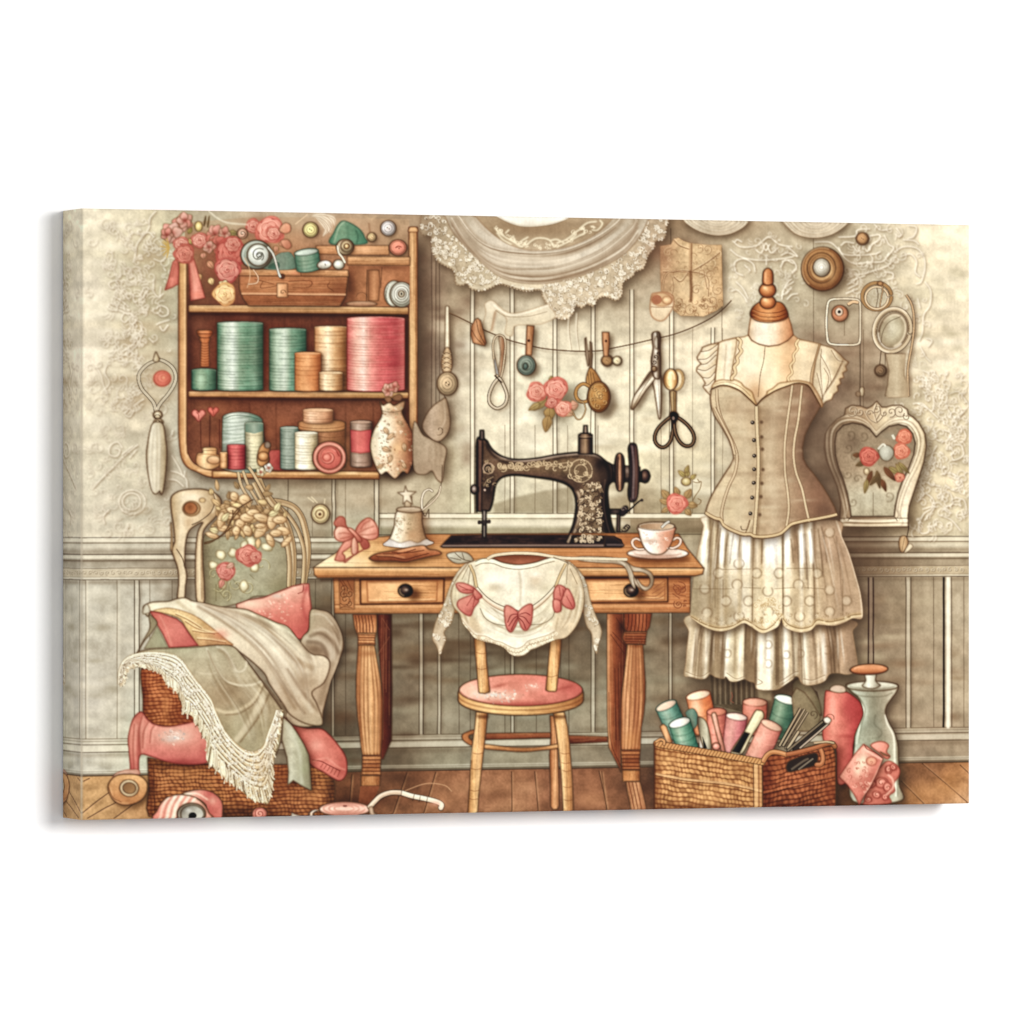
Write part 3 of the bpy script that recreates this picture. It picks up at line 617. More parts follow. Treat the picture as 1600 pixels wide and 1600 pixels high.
F([(610,60),(630,100),(700,140),(800,175),(900,183),(1050,168),(1150,140),(1225,105),(1230,60)], ('v', (240, 238, 226), (244, 240, 228), (222, 214, 194)), 1, 1, None, .02)
S([(640,105),(720,150),(820,180),(930,184),(1060,168),(1160,138),(1220,106)], 2.5, (150, 128, 102), .5, 1.4)
use(lace_id)
# scalloped medallions at the top right
for ox, oy, pts in ((940, 320, [(680,110),(700,150),(780,205),(870,240),(960,255),(1060,245),(1140,212),(1200,170),(1240,110)]), (1220, 320, [(10,130),(60,190),(120,240),(200,268),(290,275),(380,262),(460,230),(530,180),(580,130)])):
    O(ox, oy); md = P('printed_medallion', None)
    p = np.array(pts, float); full = np.concatenate([p, [(p[-1][0], p[0][1]-60), (p[0][0], p[0][1]-60)]])
    SH(full, 2, 5, 4, .5); M = F(full, ('v', (176, 158, 132), (208, 194, 168), (190, 172, 144)), 1, 1, ((120, 98, 74), .9, .6), .1); clip(M)
    c = np.array([(p[0][0]+p[-1][0])/2, p[0][1]-10])
    for k_, a_ in ((.93, .8), (.84, .5), (.72, .8), (.55, .5), (.42, .6), (.28, .5)): S(c+(p-c)*k_, 1.5, (244, 236, 214), a_, .4); S(c+(p-c)*(k_-.03)+[0, 3], 1.2, (128, 106, 82), .5, .4)
    clip()

# ---- left wall shelf ---------------------------------------------------------
shelf = P('printed_wall_shelf', None, 'honey brown wall shelf filled with thread spools')
O(120, 320)
back = [(918,120),(2760,120),(2760,2190),(930,2190),(925,2000)]
outer = [(848,490),(2838,190),(2838,2065),(2780,2110),(2520,2270),(1110,2265),(1010,2230),(915,2180),(865,2080),(850,1900)]
SH([(848,490),(2838,250),(2850,2070),(2760,2200),(2520,2275),(1110,2275),(1010,2250),(915,2200),(865,2100),(850,1900)], 9, 7, 7, .6, (84, 62, 46), 0)
B(2900, 1200, 90, 900, (84, 58, 48), .35)
BK = F([(900,150),(1500,100),(2770,120),(2780,2150),(2500,2230),(1110,2230),(1000,2190),(930,2100),(905,1950)], ('v', (184, 158, 128), (168, 128, 96), (132, 84, 62), (112, 66, 50), (118, 72, 54), (134, 84, 62), (128, 80, 60), (138, 92, 66)), 0, 1, None, .14)
clip(BK)
B(1300, 160, 500, 90, (188, 168, 140), .8); B(2000, 140, 600, 110, (190, 166, 136), .85); B(2560, 200, 220, 150, (176, 146, 116), .8); B(1750, 300, 250, 130, (196, 150, 114), .6)
B(1100, 700, 150, 160, (122, 82, 62), .6); B(2400, 700, 260, 160, (186, 126, 84), .8); B(2200, 560, 300, 90, (190, 132, 90), .7)
for y in (920, 1620): B(1800, y, 1000, 50, (64, 34, 26), .55)
for x in (940,): B(x, 1250, 40, 600, (70, 38, 28), .5)
B(2740, 1250, 50, 500, (70, 38, 28), .5)
for x in (1110, 1440, 1660, 1990, 2240, 2470): S([(x, 1650), (x+3, 2150)], 1.2, (78, 44, 32), .6, .3, 0)
for x in (1160, 1440, 1625, 1730, 1960, 2240, 2700): S([(x, 910), (x+2, 1540)], 1.2, (80, 42, 30), .5, .3, 0)
for x, y, r in ((1180, 1700, 120), (1700, 1800, 130), (1580, 1900, 100), (2350, 1800, 120), (2000, 1750, 160), (2220, 2000, 100), (1100, 1950, 90)): B(x, y, r, r*.6, (172, 108, 72), .4)
for x, y in ((1010, 1000), (1400, 940), (1600, 1250), (1920, 1100)): B(x, y, 90, 60, (148, 98, 80), .35)
clip()
board_id = P('shelf_board', shelf)
def board(p, dark=True):
    M = F(p, ('v', (226, 186, 134), (204, 156, 104), (182, 132, 84), (150, 100, 62)), 0, 1, ((74, 42, 26), 1.3, .9), .09)
    grain(M, 22); return M
O(120, 320)
board([(930,838),(1600,836),(2200,848),(2768,853),(2768,917),(2200,908),(1600,900),(930,896)])
board([(930,1553),(1500,1556),(2200,1558),(2768,1563),(2768,1615),(2100,1612),(1500,1606),(930,1602)])
S([(940, 845), (2760, 862)], 1.4, (240, 206, 158), .7, .4, 0); S([(940, 1562), (2760, 1572)], 1.3, (240, 206, 158), .6, .4, 0)
S([(940, 908), (2760, 926)], 3, (50, 26, 18), .6, 1.2, 0); S([(940, 1614), (2760, 1626)], 3, (50, 26, 18), .6, 1.2, 0)
side_id = P('side_panel', shelf)
fr = np.concatenate([[(848,480)], spl(np.array([(849,1700),(850,1900),(868,2085),(915,2180),(1010,2228),(1110,2268),(1300,2276)]), False), [(2515,2282),(2520,2222)],
                     spl(np.array([(1300,2222),(1130,2215),(1060,2186),(980,2160),(932,2090),(918,2000),(918,1700)]), False), [(918,480)]])
M = F(fr, (214, 166, 112), 0, 1, ((74, 42, 26), 1.3, .85), .1)
clip(M)
S([(856,480),(857,1900),(876,2085),(925,2190),(1015,2240),(1115,2276),(2510,2280)], 3.4, (146, 94, 54), .6, 1.2); S([(905,480),(906,1990),(925,2085),(975,2155),(1060,2195),(1130,2222),(2510,2228)], 2.4, (236, 196, 146), .7, .8)
S([(880,480),(880,1950),(900,2090),(960,2180),(1080,2235),(2500,2252)], 2.6, (198, 148, 96), .5, .8); S([(915,480),(915,1990)], 1.6, (96, 58, 34), .6, .4)
clip(); grain(M, 40, False)
M = F(box(2768, 188, 2838, 2070)[:2]+[(2838,2000),(2826,2080),(2790,2075),(2768,2040)], ('h', (196, 148, 98), (222, 176, 124), (206, 158, 106), (170, 116, 70)), 0, 1, ((74, 42, 26), 1.2, .85), .09); grain(M, 26, False)
F([(2768,200),(2780,186),(2826,186),(2838,200),(2838,225),(2768,225)], (220, 174, 122), 1, 1, ((74, 42, 26), 1., .7))
use(board_id)
M = F([(1130,2218),(2520,2224),(2520,2284),(1130,2276)], ('v', (236, 196, 140), (216, 168, 112), (190, 138, 86), (150, 98, 58)), 0, 1, ((74, 42, 26), 1.3, .85), .09); grain(M, 26)
for x in (1250, 1390, 1560, 1950, 2300): B(x, 2235, 60, 12, (246, 214, 168), .6)
# ---- things on the top shelf
O(400, 320)
ch = P('printed_wooden_crate', None, 'wooden crate behind the basket on the top shelf')
M = F([(500,340),(1110,340),(1110,420),(500,410)], ('v', (214, 160, 112), (190, 134, 88)), 0, 1, (INK, 1.1, .7), .1); grain(M, 14)
B(900, 380, 140, 30, (232, 184, 136), .6)
M = F([(760,430),(1282,434),(1282,508),(760,502)], ('v', (222, 172, 122), (198, 144, 96), (168, 114, 72)), 0, 1, (INK, 1.1, .75), .1); grain(M, 16)
M = F([(770,510),(1282,512),(1282,845),(770,845)], ('h', (150, 98, 66), (178, 120, 80), (184, 124, 84), (172, 114, 76)), 0, 1, None, .12); clip(M)
B(1100, 520, 220, 30, (110, 66, 44), .5); B(800, 700, 40, 160, (104, 62, 42), .6)
F([(935,545),(1025,545),(1035,640),(1020,800),(935,800)], ('h', (150, 98, 64), (196, 138, 94), (166, 110, 72)), 0, 0, (INK, 1.1, .7)); S([(925,540),(920,810)], 1.3, INK, .6, 0, 0); S([(1050,520),(1040,690)], 1.2, INK, .5, 0, 0)
S(E(880, 770, 45, 40, 0, 14, 180, 360), 1., INK, .4, 0, 0); clip()
F(E(880, 826, 130, 22), ('v', (200, 160, 128), (150, 104, 76)), 1, 1, (INK, 1, .7))
bk = P('printed_sewing_box', None, 'wooden sewing box with a buckled band on the top shelf')
O(120, 320)
bx_ = [(1352,545),(2255,555),(2258,600),(2240,760),(2190,845),(1430,842),(1385,780),(1356,700)]
SH(bx_, 4, 2, 3, .5, (60, 30, 20), 0)
M = F(bx_, ('v', (206, 146, 98), (186, 122, 78), (178, 114, 72), (160, 98, 60), (150, 92, 58)), 0, 1, (INK, 1.2, .8), .12); grain(M, 46)
clip(M); B(2200, 720, 90, 120, (110, 62, 40), .5); B(1600, 690, 200, 60, (206, 146, 96), .4)
S([(1370,740),(1660,742),(2250,748)], 2.2, (236, 188, 142), .85, .3); S([(1370,752),(2250,760)], 1.2, (90, 50, 30), .6)
SS_([[(1550,640),(1530,690),(1590,690),(1680,670)], [(1760,640),(1930,630),(1960,660),(1920,690),(1800,690)], [(2110,640),(2090,680),(2140,720)], [(1480,620),(1640,660)]], 1.1, (100, 56, 34), .6); clip()
M = F([(1350,535),(2262,545),(2265,598),(1350,592)], ('v', (232, 182, 132), (204, 150, 102), (176, 120, 76)), 0, 1, (INK, 1.2, .8), .1); grain(M, 20)
S([(1862,548),(1870,590)], 1.2, INK, .6); B(1830, 570, 60, 18, (222, 140, 100), .5)
F(box(1670, 655, 1756, 770), ('h', (236, 186, 138), (224, 166, 116), (196, 136, 90)), 0, 1, (INK, 1., .7)); S(curl(1715, 730, 26, 0, 1), 1, INK, .5); F(E(1712, 596, 20, 22), (104, 64, 44), 1, 1, (INK, 1, .7))
# garland of blossoms
use(wall_id); O(120, 320)
ga = P('printed_flower_garland', None, 'pink roses and buds hung over the top of the shelf')
for x, y, r in ((1200, 480, 200), (1000, 330, 110), (1550, 200, 150), (1180, 330, 120), (1250, 560, 120)): B(x, y, r, r*.75, (150, 74, 62), .55)
for x, y, l, w, a, c in ((1060, 180, 90, 14, -80, (120, 96, 60)), (1090, 190, 100, 12, -82, (140, 112, 70)), (930, 240, 60, 34, -60, (176, 158, 96)), (1000, 580, 60, 60, 60, (224, 168, 118)), (1090, 470, 80, 50, 50, (206, 142, 112)), (1270, 230, 70, 50, 10, (160, 140, 96)),
                         (930, 290, 50, 40, 40, (196, 172, 112)), (1110, 610, 60, 50, 70, (232, 186, 132)), (1050, 400, 50, 50, 80, (218, 150, 126)), (1700, 300, 60, 50, 60, (214, 150, 122)), (1660, 340, 60, 40, 90, (220, 160, 130))): leaf(x, y, l, w, a, c)
F(E(1015, 180, 32, 42), ('r', (246, 232, 180), (222, 196, 130), (180, 150, 92)), 1, 1, (INK, .9, .6))
def bloom(x, y, r, n=6, c=(226, 146, 140), lt=(246, 208, 202), rot=0, ar=.55):
    for i in range(n):
        a = rot+i*360/n+rng.uniform(-12, 12); leaf(x, y, r*rng.uniform(.85, 1.1), r*ar*1.7, a, mix(c, lt, rng.uniform(0, .5)), 1, False)
    B(x, y, r*.35, r*.35, (164, 70, 64), .7)
bloom(880, 150, 85, 6, rot=20); bloom(790, 240, 95, 6, (220, 150, 144), rot=50); bloom(900, 130, 70, 5, rot=-30); bloom(750, 250, 60, 5); bloom(1150, 240, 80, 6, (222, 142, 136)); bloom(1130, 320, 80, 6, (206, 100, 92)); bloom(1230, 240, 60, 5, (226, 150, 140))
bloom(1180, 330, 90, 7, (198, 88, 80)); bloom(1100, 350, 60, 5)
for i in range(13):
    a = rng.uniform(100, 260); S([(770, 360), (770+75*np.cos(np.radians(a)), 360+85*np.sin(np.radians(a)))], (2.2, .8), (198, 160, 84), .85)
rose(1020, 295, 62, (230, 150, 138)); rose(1285, 400, 125, (214, 98, 88), (240, 150, 140)); rose(1255, 545, 105, (222, 116, 108), (246, 186, 176), (150, 50, 50), 12)
rose(1300, 330, 70, (208, 92, 84)); rose(1470, 180, 60, (222, 132, 110)); rose(1610, 210, 118, (236, 140, 124), (250, 190, 172), (176, 70, 60), 12); rose(1640, 240, 60, (240, 150, 132), (252, 200, 180))
for x, y, r in ((1380, 240, 44),): F(E(x, y, r), ('r', (236, 206, 186), (214, 168, 144), (170, 122, 100)), 1, 1, (INK, 1, .7)); S(curl(x, y, r*.7, 40, 1.2), 1, INK, .6)
F([(1700,180),(1740,150),(1780,170),(1780,220),(1740,240),(1690,220)], ('d', (240, 186, 150), (206, 132, 100)), 1, 1, (INK, .9, .6)); F([(1700,300),(1760,290),(1790,340),(1760,370),(1720,350)], ('d', (222, 162, 130), (180, 112, 84)), 1, 1, (INK, .9, .6))
# bow with two ribbon tails on the shelf post
bw = P('printed_ribbon_bow', None, 'dusty pink rosette with two ribbon tails on the left shelf post')
R1 = F([(835,440),(800,480),(770,600),(735,710),(790,690),(845,660),(850,520)], ('h', (190, 96, 84), (222, 132, 116), (196, 100, 88)), 0, 1, ((120, 48, 42), 1.1, .8), .08)
R2 = F([(930,470),(975,450),(1030,640),(1068,775),(950,798),(945,700)], ('h', (186, 92, 82), (232, 146, 128), (210, 114, 100)), 0, 1, ((120, 48, 42), 1.1, .8), .08)
clip(R1, R2); S([(950,480),(975,620),(990,780)], 3, (240, 170, 150), .6, 1); S([(820,480),(790,600)], 3, (160, 70, 62), .5, 1); B(1000, 750, 50, 30, (226, 120, 90), .6); clip()
rose(870, 330, 62, (236, 158, 146)); rose(895, 410, 80, (220, 120, 106), (240, 164, 148), (150, 60, 52), 8)
# pale yellow rosebud on the shelf
yb = P('printed_rosebud', None, 'pale yellow rosebud lying on the top shelf')
bloom(1230, 670, 50, 5, (236, 196, 150), (248, 226, 190)); rose(1232, 745, 92, (236, 190, 122), (252, 228, 176), (168, 104, 56), 8)
# sewing items in the box
TEAL = [(86, 132, 116), (150, 190, 172), (126, 172, 154), (74, 118, 104)]
O(400, 320)
P('printed_thread_spool', None, 'faded teal spool half hidden behind the tape roll'); F([(60,530),(170,420),(240,395),(300,410),(330,530)], ('h', (110, 146, 134), (132, 160, 148), (92, 128, 116)), 1, 1, (INK, .9, .5), .12)
F([(100,530),(130,490),(190,480),(190,530)], (84, 122, 110), 1, 1, None)
P('printed_thread_spool', None, 'leaning teal spool standing in the sewing box'); reel(420, 395, 200, 140, -8, TEAL, (196, 206, 190), .13, 9)
P('printed_button', None, 'pale button in the sewing box beside the teal spool'); F(E(570, 500, 60, 36, -8), ('v', (246, 244, 234), (214, 208, 192), (150, 142, 124)), 1, 1, (INK, 1.1, .8)); S([(575, 490), (580, 505)], 1.4, INK, .6)
P('printed_button', None, 'round pearl button on the box rim under the coiled tape'); F(E(690, 498, 48, 42), ('r', (250, 248, 240), (206, 200, 182), (130, 122, 104)), 1, 1, (INK, 1.1, .8))
tp = P('printed_tape_roll', None, 'grey white rolled tape standing in the sewing box')
O(120, 320)
SH(E(1500, 420, 125, 118), 3, 2, 3, .4); M = F(E(1495, 415, 128, 120), ('r', (206, 204, 190), (168, 168, 154), (120, 122, 112)), 1, 1, (INK, 1.3, .85)); S(E(1495, 415, 112, 104, 0, 20, 120, 300), 1.5, (228, 224, 210), .8, .4); F(E(1512, 418, 92, 92), ('r', (240, 238, 228), (222, 220, 208), (168, 168, 156)), 1, 1, (INK, 1.3, .85))
S(curl(1515, 420, 62, 200, 1.3), 1.6, (110, 108, 98), .8); S(curl(1518, 424, 44, 20, 1.1), 1.6, (90, 88, 80), .7); S([(1500,450),(1540,420),(1545,400)], 2, (96, 92, 82), .7)
S([(1590,350),(1640,420),(1680,560),(1695,600)], 4.2, (96, 92, 82), .85, 0, 1, 1); S([(1590,350),(1640,420),(1680,560),(1695,600)], 2.4, (214, 210, 196), .95, 0, 1, 1)
S([(1400,440),(1440,540),(1440,620),(1420,690)], 1.2, (214, 170, 130), .8); S([(1470,540),(1510,600),(1500,650),(1430,662)], 2.6, (128, 92, 66), .8, 0, 1, 1); S([(1470,540),(1510,600),(1500,650),(1430,662)], 1.4, (236, 196, 160), .9)
O(400, 320)
hp = P('printed_pincushion', None, 'teal dome shaped cushion above the crate')
M = F([(625,325),(650,230),(690,160),(730,135),(800,160),(870,210),(905,270),(908,325)], ('h', (92, 146, 124), (128, 178, 154), (104, 156, 134), (76, 124, 106)), 1, 1, ((48, 78, 66), 1.2, .8), .1); clip(M)
S([(650,320),(690,190),(740,140)], 2, (186, 214, 190), .6, .8); S([(830,210),(850,260),(840,320)], 1.6, (56, 94, 80), .6, .6); S([(760,170),(780,320)], 3, (82, 130, 112), .5, 1.5); clip()
cw = P('printed_coiled_tape', None, 'cream coil of tape unrolling over the crate')
SH(E(750, 350, 65, 62), 3, 3, 2, .4); F(E(742, 352, 72, 66), ('r', (240, 232, 206), (206, 192, 160), (130, 112, 84)), 1, 1, (INK, 1.3, .85))
S([(680,340),(690,400),(720,440),(740,480)], 4, (110, 92, 68), .8, 0, 1, 1); S([(680,340),(690,400),(720,440),(740,480)], 2.4, (236, 228, 206), .9)
button(755, 345, 50, (196, 176, 138), rings=2, sh=0); F(E(755, 345, 22), ('r', (246, 226, 180), (206, 174, 120), (140, 104, 66)), 1, 1, (INK, .9, .7))
for k, (x, y, r, c, l) in enumerate(((455, 208, 64, (224, 206, 142), 'yellow button on the wall between the rose and the feather'), (1102, 195, 64, (206, 194, 188), 'grey white button near the top right corner of the shelf'), (965, 270, 38, (206, 176, 132), 'small tan button beside the teal cushion'))):
    P('printed_button', None, l); button(x, y, r, c)
P('printed_button', None, 'coral button at the end of the crate'); button(1183, 357, 74, (226, 140, 112), (120, 56, 44), 66, 1); S([(1160, 360), (1185, 345), (1210, 352)], 2, (150, 64, 50), .7)
fe = P('printed_feather', None, 'pale feathery plume above the crate')
FE = [[(470,90),(540,110),(600,170),(620,230)], [(480,80),(580,90),(640,150)], [(530,110),(590,190),(560,260)], [(560,80),(640,110),(655,170)], [(500,100),(550,150),(600,230)], [(540,90),(610,140),(630,200)], [(590,130),(620,190),(570,250)]]
SS_(FE, 5, (232, 220, 196), .75, .8, 1, 1, 1); SS_([np.add(f, (6, 6)) for f in FE], 1, (150, 120, 90), .5, 0, 1, 0, 1)
O(120, 320); S([(1100,50),(1170,110),(1260,150),(1420,165)], 1.8, (236, 226, 202), .8, .4); O(400, 320); S([(430,80),(380,120),(330,160)], 1.6, (224, 196, 160), .8); S([(900,90),(960,120),(1000,95)], 2.5, (200, 172, 136), .6, .5); S([(940,150), (950, 230)], 2.5, (120, 84, 58), .4, .6)
bt = P('printed_twine_ball', None, 'grey white coiled twine at the right end of the top shelf')
SH(E(1170, 740, 100, 105), 3, 2, 3, .4, (70, 36, 24)); clip(BK)
F(E(1150, 740, 80, 108), ('h', (224, 220, 204), (192, 186, 168), (150, 144, 128)), 1, 1, (INK, 1.2, .85)); M = F(E(1215, 748, 98, 106), ('r', (232, 228, 214), (204, 198, 182), (136, 130, 114)), 1, 1, (INK, 1.2, .85)); 
for f in (.82, .62, .42): S(E(1212, 745, 98*f, 106*f, 0, 24, 0, 359), 1.3, (112, 104, 90), .75, 0, 0); S(E(1210, 743, 98*(f-.07), 106*(f-.07), 0, 16, 140, 320), 1.2, (246, 242, 230), .7, .3, 0)
F(E(1212, 742, 26, 28), ('r', (220, 210, 186), (170, 158, 134)), 1, 1, (INK, 1, .8)); F(E(1212, 742, 8, 12), (60, 44, 34), 1, 0, None)
for i in range(6): S(E(1150+i*3, 740, 76, 104, 0, 8, 110+i*14, 150+i*14), 1, (120, 112, 96), .6, 0, 0)
clip()
# ---- middle shelf
O(120, 320)
P('printed_wooden_bobbin', None, 'turned orange brown bobbin standing on a small teal spool')
wb = [(1000,1045),(1130,1045),(1136,1075),(1105,1105),(1110,1120),(1098,1150),(1105,1350),(1030,1350),(1038,1150),(1022,1120),(1028,1105),(998,1075)]
M = F(wb, ('h', (124, 66, 36), (206, 124, 70), (190, 108, 58), (120, 62, 34)), 0, 1, (INK, 1.1, .8), .1); clip(M)
for y in list(range(1150, 1350, 22)): S([(1030, y), (1068, y+8), (1108, y)], 2, (104, 52, 28), .65, .4); S([(1036, y+9), (1068, y+16), (1100, y+9)], 1.2, (232, 158, 100), .6, .3)
S([(1000,1075),(1136,1075)], 1.4, (96, 48, 26), .7); S([(1020,1058),(1100,1060)], 1.6, (236, 160, 104), .8, .5); S([(1025,1108),(1110,1108)], 1.4, (90, 44, 24), .7); clip()
P('printed_thread_spool', None, 'short teal spool under the wooden bobbin'); spool(958, 1365, 1162, 1548, [(70, 112, 98), (140, 184, 160), (110, 158, 138), (66, 106, 92)], 6); B(1030, 1460, 40, 60, (206, 222, 190), .5)
P('printed_thread_spool', None, 'largest teal spool on the middle shelf'); spool(1172, 975, 1550, 1550, [(74, 122, 104), (176, 210, 194), (216, 232, 220), (132, 182, 162), (104, 158, 138), (116, 166, 148), (62, 104, 90)], 26, None, (40, 60, 50), .03)
O(400, 320)
P('printed_thread_spool', None, 'teal spool left of the tan spools on the middle shelf'); spool(112, 1028, 416, 1552, [(74, 118, 102), (170, 204, 186), (196, 220, 206), (118, 166, 148), (92, 142, 124), (66, 106, 92)], 22, None, (40, 60, 50), .035)
P('printed_thread_spool', None, 'tall beige spool behind two smaller ones'); spool(488, 1010, 768, 1548, [(172, 118, 76), (226, 186, 140), (246, 222, 184), (214, 166, 116), (180, 124, 78), (140, 88, 54)], 18, None, None, .03)
P('printed_thread_spool', None, 'orange tan spool in front of the teal one'); spool(324, 1228, 542, 1554, [(186, 118, 64), (226, 158, 96), (234, 172, 112), (212, 132, 72), (170, 94, 48)], 10, (226, 170, 116), None, .05); B(440, 1440, 40, 100, (196, 104, 46), .4)
P('printed_thread_spool', None, 'small cream spool in front of the tall beige one'); spool(526, 1388, 722, 1552, [(178, 126, 82), (244, 220, 182), (232, 200, 156), (196, 146, 98), (150, 98, 60)], 6, (236, 206, 164), None, .06)
P('printed_thread_spool', None, 'large pink red spool at the right of the middle shelf'); spool(760, 932, 1238, 1555, [(206, 92, 92), (242, 176, 170), (252, 212, 206), (236, 138, 138), (222, 92, 100), (212, 74, 86), (196, 66, 78), (222, 110, 112)], 30, None, (110, 40, 40), .035, 1.)
B(1170, 1250, 60, 90, (150, 40, 58), .35); B(1140, 1330, 90, 30, (160, 44, 60), .3)
# ---- bottom shelf
O(120, 580)
P('printed_heart_pin', None, 'pair of pink heart headed pins on the bottom shelf')
SS_([[(1030,400),(1035,640)], [(1110,370),(1105,640)], [(1190,400),(1190,640)]], 1.6, (84, 40, 30), .6)
for x, y, r, c in ((1015, 365, 58, (230, 138, 128)), (1137, 335, 46, (222, 104, 88))):
    h = np.array([(0,.95),(-.55,.35),(-1,-.15),(-.8,-.7),(-.3,-.72),(0,-.35),(.35,-.75),(.85,-.65),(1,-.15),(.5,.4)])*r*.95
    M = F(h+[x, y], ('d', mul(c, 1.12), mul(c, .85)), 1, 1, ((110, 40, 34), 1, .8)); S([(x-r*.3, y-r*.4), (x, y), (x, y+r*.6)], 1.1, (150, 60, 54), .6)
P('printed_thread_jar', None, 'pale teal ball of yarn in a jar on the bottom shelf')
M = F([(1215,420),(1225,370),(1300,345),(1400,342),(1480,360),(1535,390),(1550,450),(1550,815),(1215,815),(1210,640)], ('h', (110, 146, 136), (206, 220, 208), (176, 200, 190), (110, 150, 140), (88, 124, 116)), 1, 1, (INK, 1.2, .8), .1); clip(M)
for i in range(16): y = 380+i*16; S([(1215, y+rng.uniform(-12, 30)), (1320, y+rng.uniform(-8, 12)), (1430, y-rng.uniform(0, 24))], 1.3, (96, 134, 126) if i % 2 else (236, 240, 230), .5, .3)
S([(1225,400),(1300,370),(1420,375),(1520,400)], 1.4, (70, 100, 92), .6); B(1240, 700, 60, 120, (120, 70, 52), .5); clip()
P('printed_thread_spool', None, 'cream spool with a teal top next to the jar'); spool(1402, 425, 1552, 818, [(140, 136, 112), (222, 212, 178), (206, 196, 160), (150, 140, 110)], 14, (140, 176, 164), None, .07); F([(1405,440),(1550,440),(1550,500),(1480,520),(1405,505)], ('h', (104, 140, 130), (150, 182, 170), (96, 132, 124)), 0, 1, None); 
P('printed_thread_spool', None, 'crimson spool in front of the jar'); spool(1254, 610, 1402, 820, [(150, 50, 58), (220, 96, 100), (226, 110, 112), (190, 70, 80), (150, 52, 62)], 8, None, None, .05)
P('printed_small_pot', None, 'small cream pots at the left of the bottom shelf')
F([(1055,640),(1160,640),(1165,690),(1190,705),(1195,780),(1100,820),(1000,775),(1005,690),(1050,680)], ('h', (196, 140, 90), (240, 206, 156), (216, 166, 112), (180, 122, 76)), 1, 1, (INK, 1., .75), .08)
S([(1055,660),(1160,660)], 1, INK, .5); S([(1010,700),(1080,690),(1190,700)], 1.2, (150, 98, 60), .6)
F(E(1140, 740, 55, 34), ('v', (240, 204, 158), (200, 144, 96)), 1, 1, (INK, .9, .6)); spool(1192, 675, 1252, 810, [(190, 130, 80), (236, 186, 132), (196, 134, 84)], 4, (240, 206, 160))
O(400, 580)
P('printed_thread_spool', None, 'dark rose spool lying beside the dried flowers'); M = F([(110,665),(200,655),(240,670),(240,812),(130,815),(110,740)], ('h', (196, 92, 86), (188, 82, 80), (138, 54, 54)), 1, 1, (INK, 1., .7), .1); B(200, 760, 50, 60, (120, 44, 46), .4)
P('printed_thread_spool', None, 'blue grey spool behind the white one'); spool(204, 462, 356, 818, [(104, 132, 126), (164, 186, 176), (140, 166, 158), (92, 120, 114)], 14, (176, 196, 186), None, .07)
P('printed_hat_box', None, 'stacked round tan boxes on the bottom shelf')
F([(430,480),(745,430),(745,800),(430,810)], ('h', (150, 104, 72), (186, 136, 98), (166, 112, 76), (120, 74, 50)), 0, 1, (INK, 1.1, .7), .12)
for y in (540, 600, 660): S([(500, y), (620, y+14), (740, y)], 1.1, (110, 68, 46), .5)
F(np.concatenate([E(548, 430, 195, 26, 0, 14, 180, 360), E(548, 478, 195, 28, 0, 14, 0, 180)]), ('h', (176, 120, 76), (226, 178, 128), (206, 154, 104), (166, 108, 66)), 0, 1, (INK, 1.1, .8)); S(E(548, 452, 190, 26, 0, 14, 0, 180), 1.2, (120, 76, 46), .6, 0, 0)
spool(393, 310, 640, 436, [(196, 140, 100), (240, 200, 164), (226, 178, 138), (196, 142, 104), (150, 98, 68)], 5, (222, 180, 140), None, .06)
P('printed_thread_spool', None, 'white spool in front of the hat box'); spool(324, 502, 512, 822, [(206, 190, 154), (246, 240, 222), (236, 226, 200), (204, 186, 150), (160, 138, 104)], 14, (240, 232, 210), None, .07)
P('printed_thread_spool', None, 'spool with a pink middle and grey ends on the bottom shelf'); spool(788, 412, 962, 800, [(130, 100, 88), (196, 166, 150), (166, 134, 120), (112, 84, 72)], 8, (196, 160, 140), None, .07)
F([(788,490),(870,500),(960,488),(956,672),(870,684),(794,672)], ('h', (186, 70, 76), (232, 112, 112), (226, 96, 98), (176, 60, 70)), 0, 1, ((110, 36, 40), 1, .7))
P('printed_ribbon_roll', None, 'round pink rolled ribbon on the bottom shelf')
SH(E(612, 718, 140, 135), 3, 2, 3, .4); F(E(612, 720, 141, 136), ('r', (238, 170, 150), (226, 138, 122), (180, 92, 78)), 1, 1, (INK, 1.2, .85)); S(E(612, 720, 122, 116, 0, 24, 0, 359), 1.6, (246, 196, 176), .8, .4, 0)
F(E(612, 720, 102, 98), ('r', (236, 130, 116), (222, 106, 96), (196, 84, 78)), 1, 1, (INK, 1., .7)); S(curl(605, 715, 88, 30, 1.9), 2, (156, 54, 50), .75); S(curl(600, 712, 80, 40, 1.8), 1.4, (250, 186, 170), .6, .4); F(E(590, 718, 34, 32), ('r', (242, 160, 144), (216, 104, 92)), 1, 1, ((150, 56, 50), 1, .8))
# vase hanging over the shelf corner
vs = P('printed_vase', None, 'mottled cream and pink vase with a star shaped mouth and a scalloped foot')
va = [(1035,252),(1060,285),(1110,262),(1150,288),(1200,262),(1242,250),(1232,300),(1215,345),(1258,430),(1308,530),(1328,660),(1290,800),(1262,852),(1222,836),(1162,896),(1118,868),(1085,838),(1040,862),(1002,800),(962,690),(955,600),(985,490),(1050,370),(1045,310)]
SH(va, 7, 5, 5, .6, (60, 36, 28)); M = F(va, ('h', (196, 172, 142), (238, 226, 202), (234, 216, 186), (210, 174, 136), (176, 126, 92), (124, 80, 58)), 1, 1, (INK, 1.3, .85), .14); clip(M)
B(1070, 560, 90, 120, (236, 236, 222), .5); B(1200, 640, 90, 130, (200, 146, 104), .45); B(1180, 640, 60, 60, (238, 196, 140), .6); B(1290, 600, 40, 240, (120, 64, 44), .45); B(1060, 780, 70, 60, (200, 166, 130), .4); B(1130, 310, 80, 60, (206, 170, 132), .5)
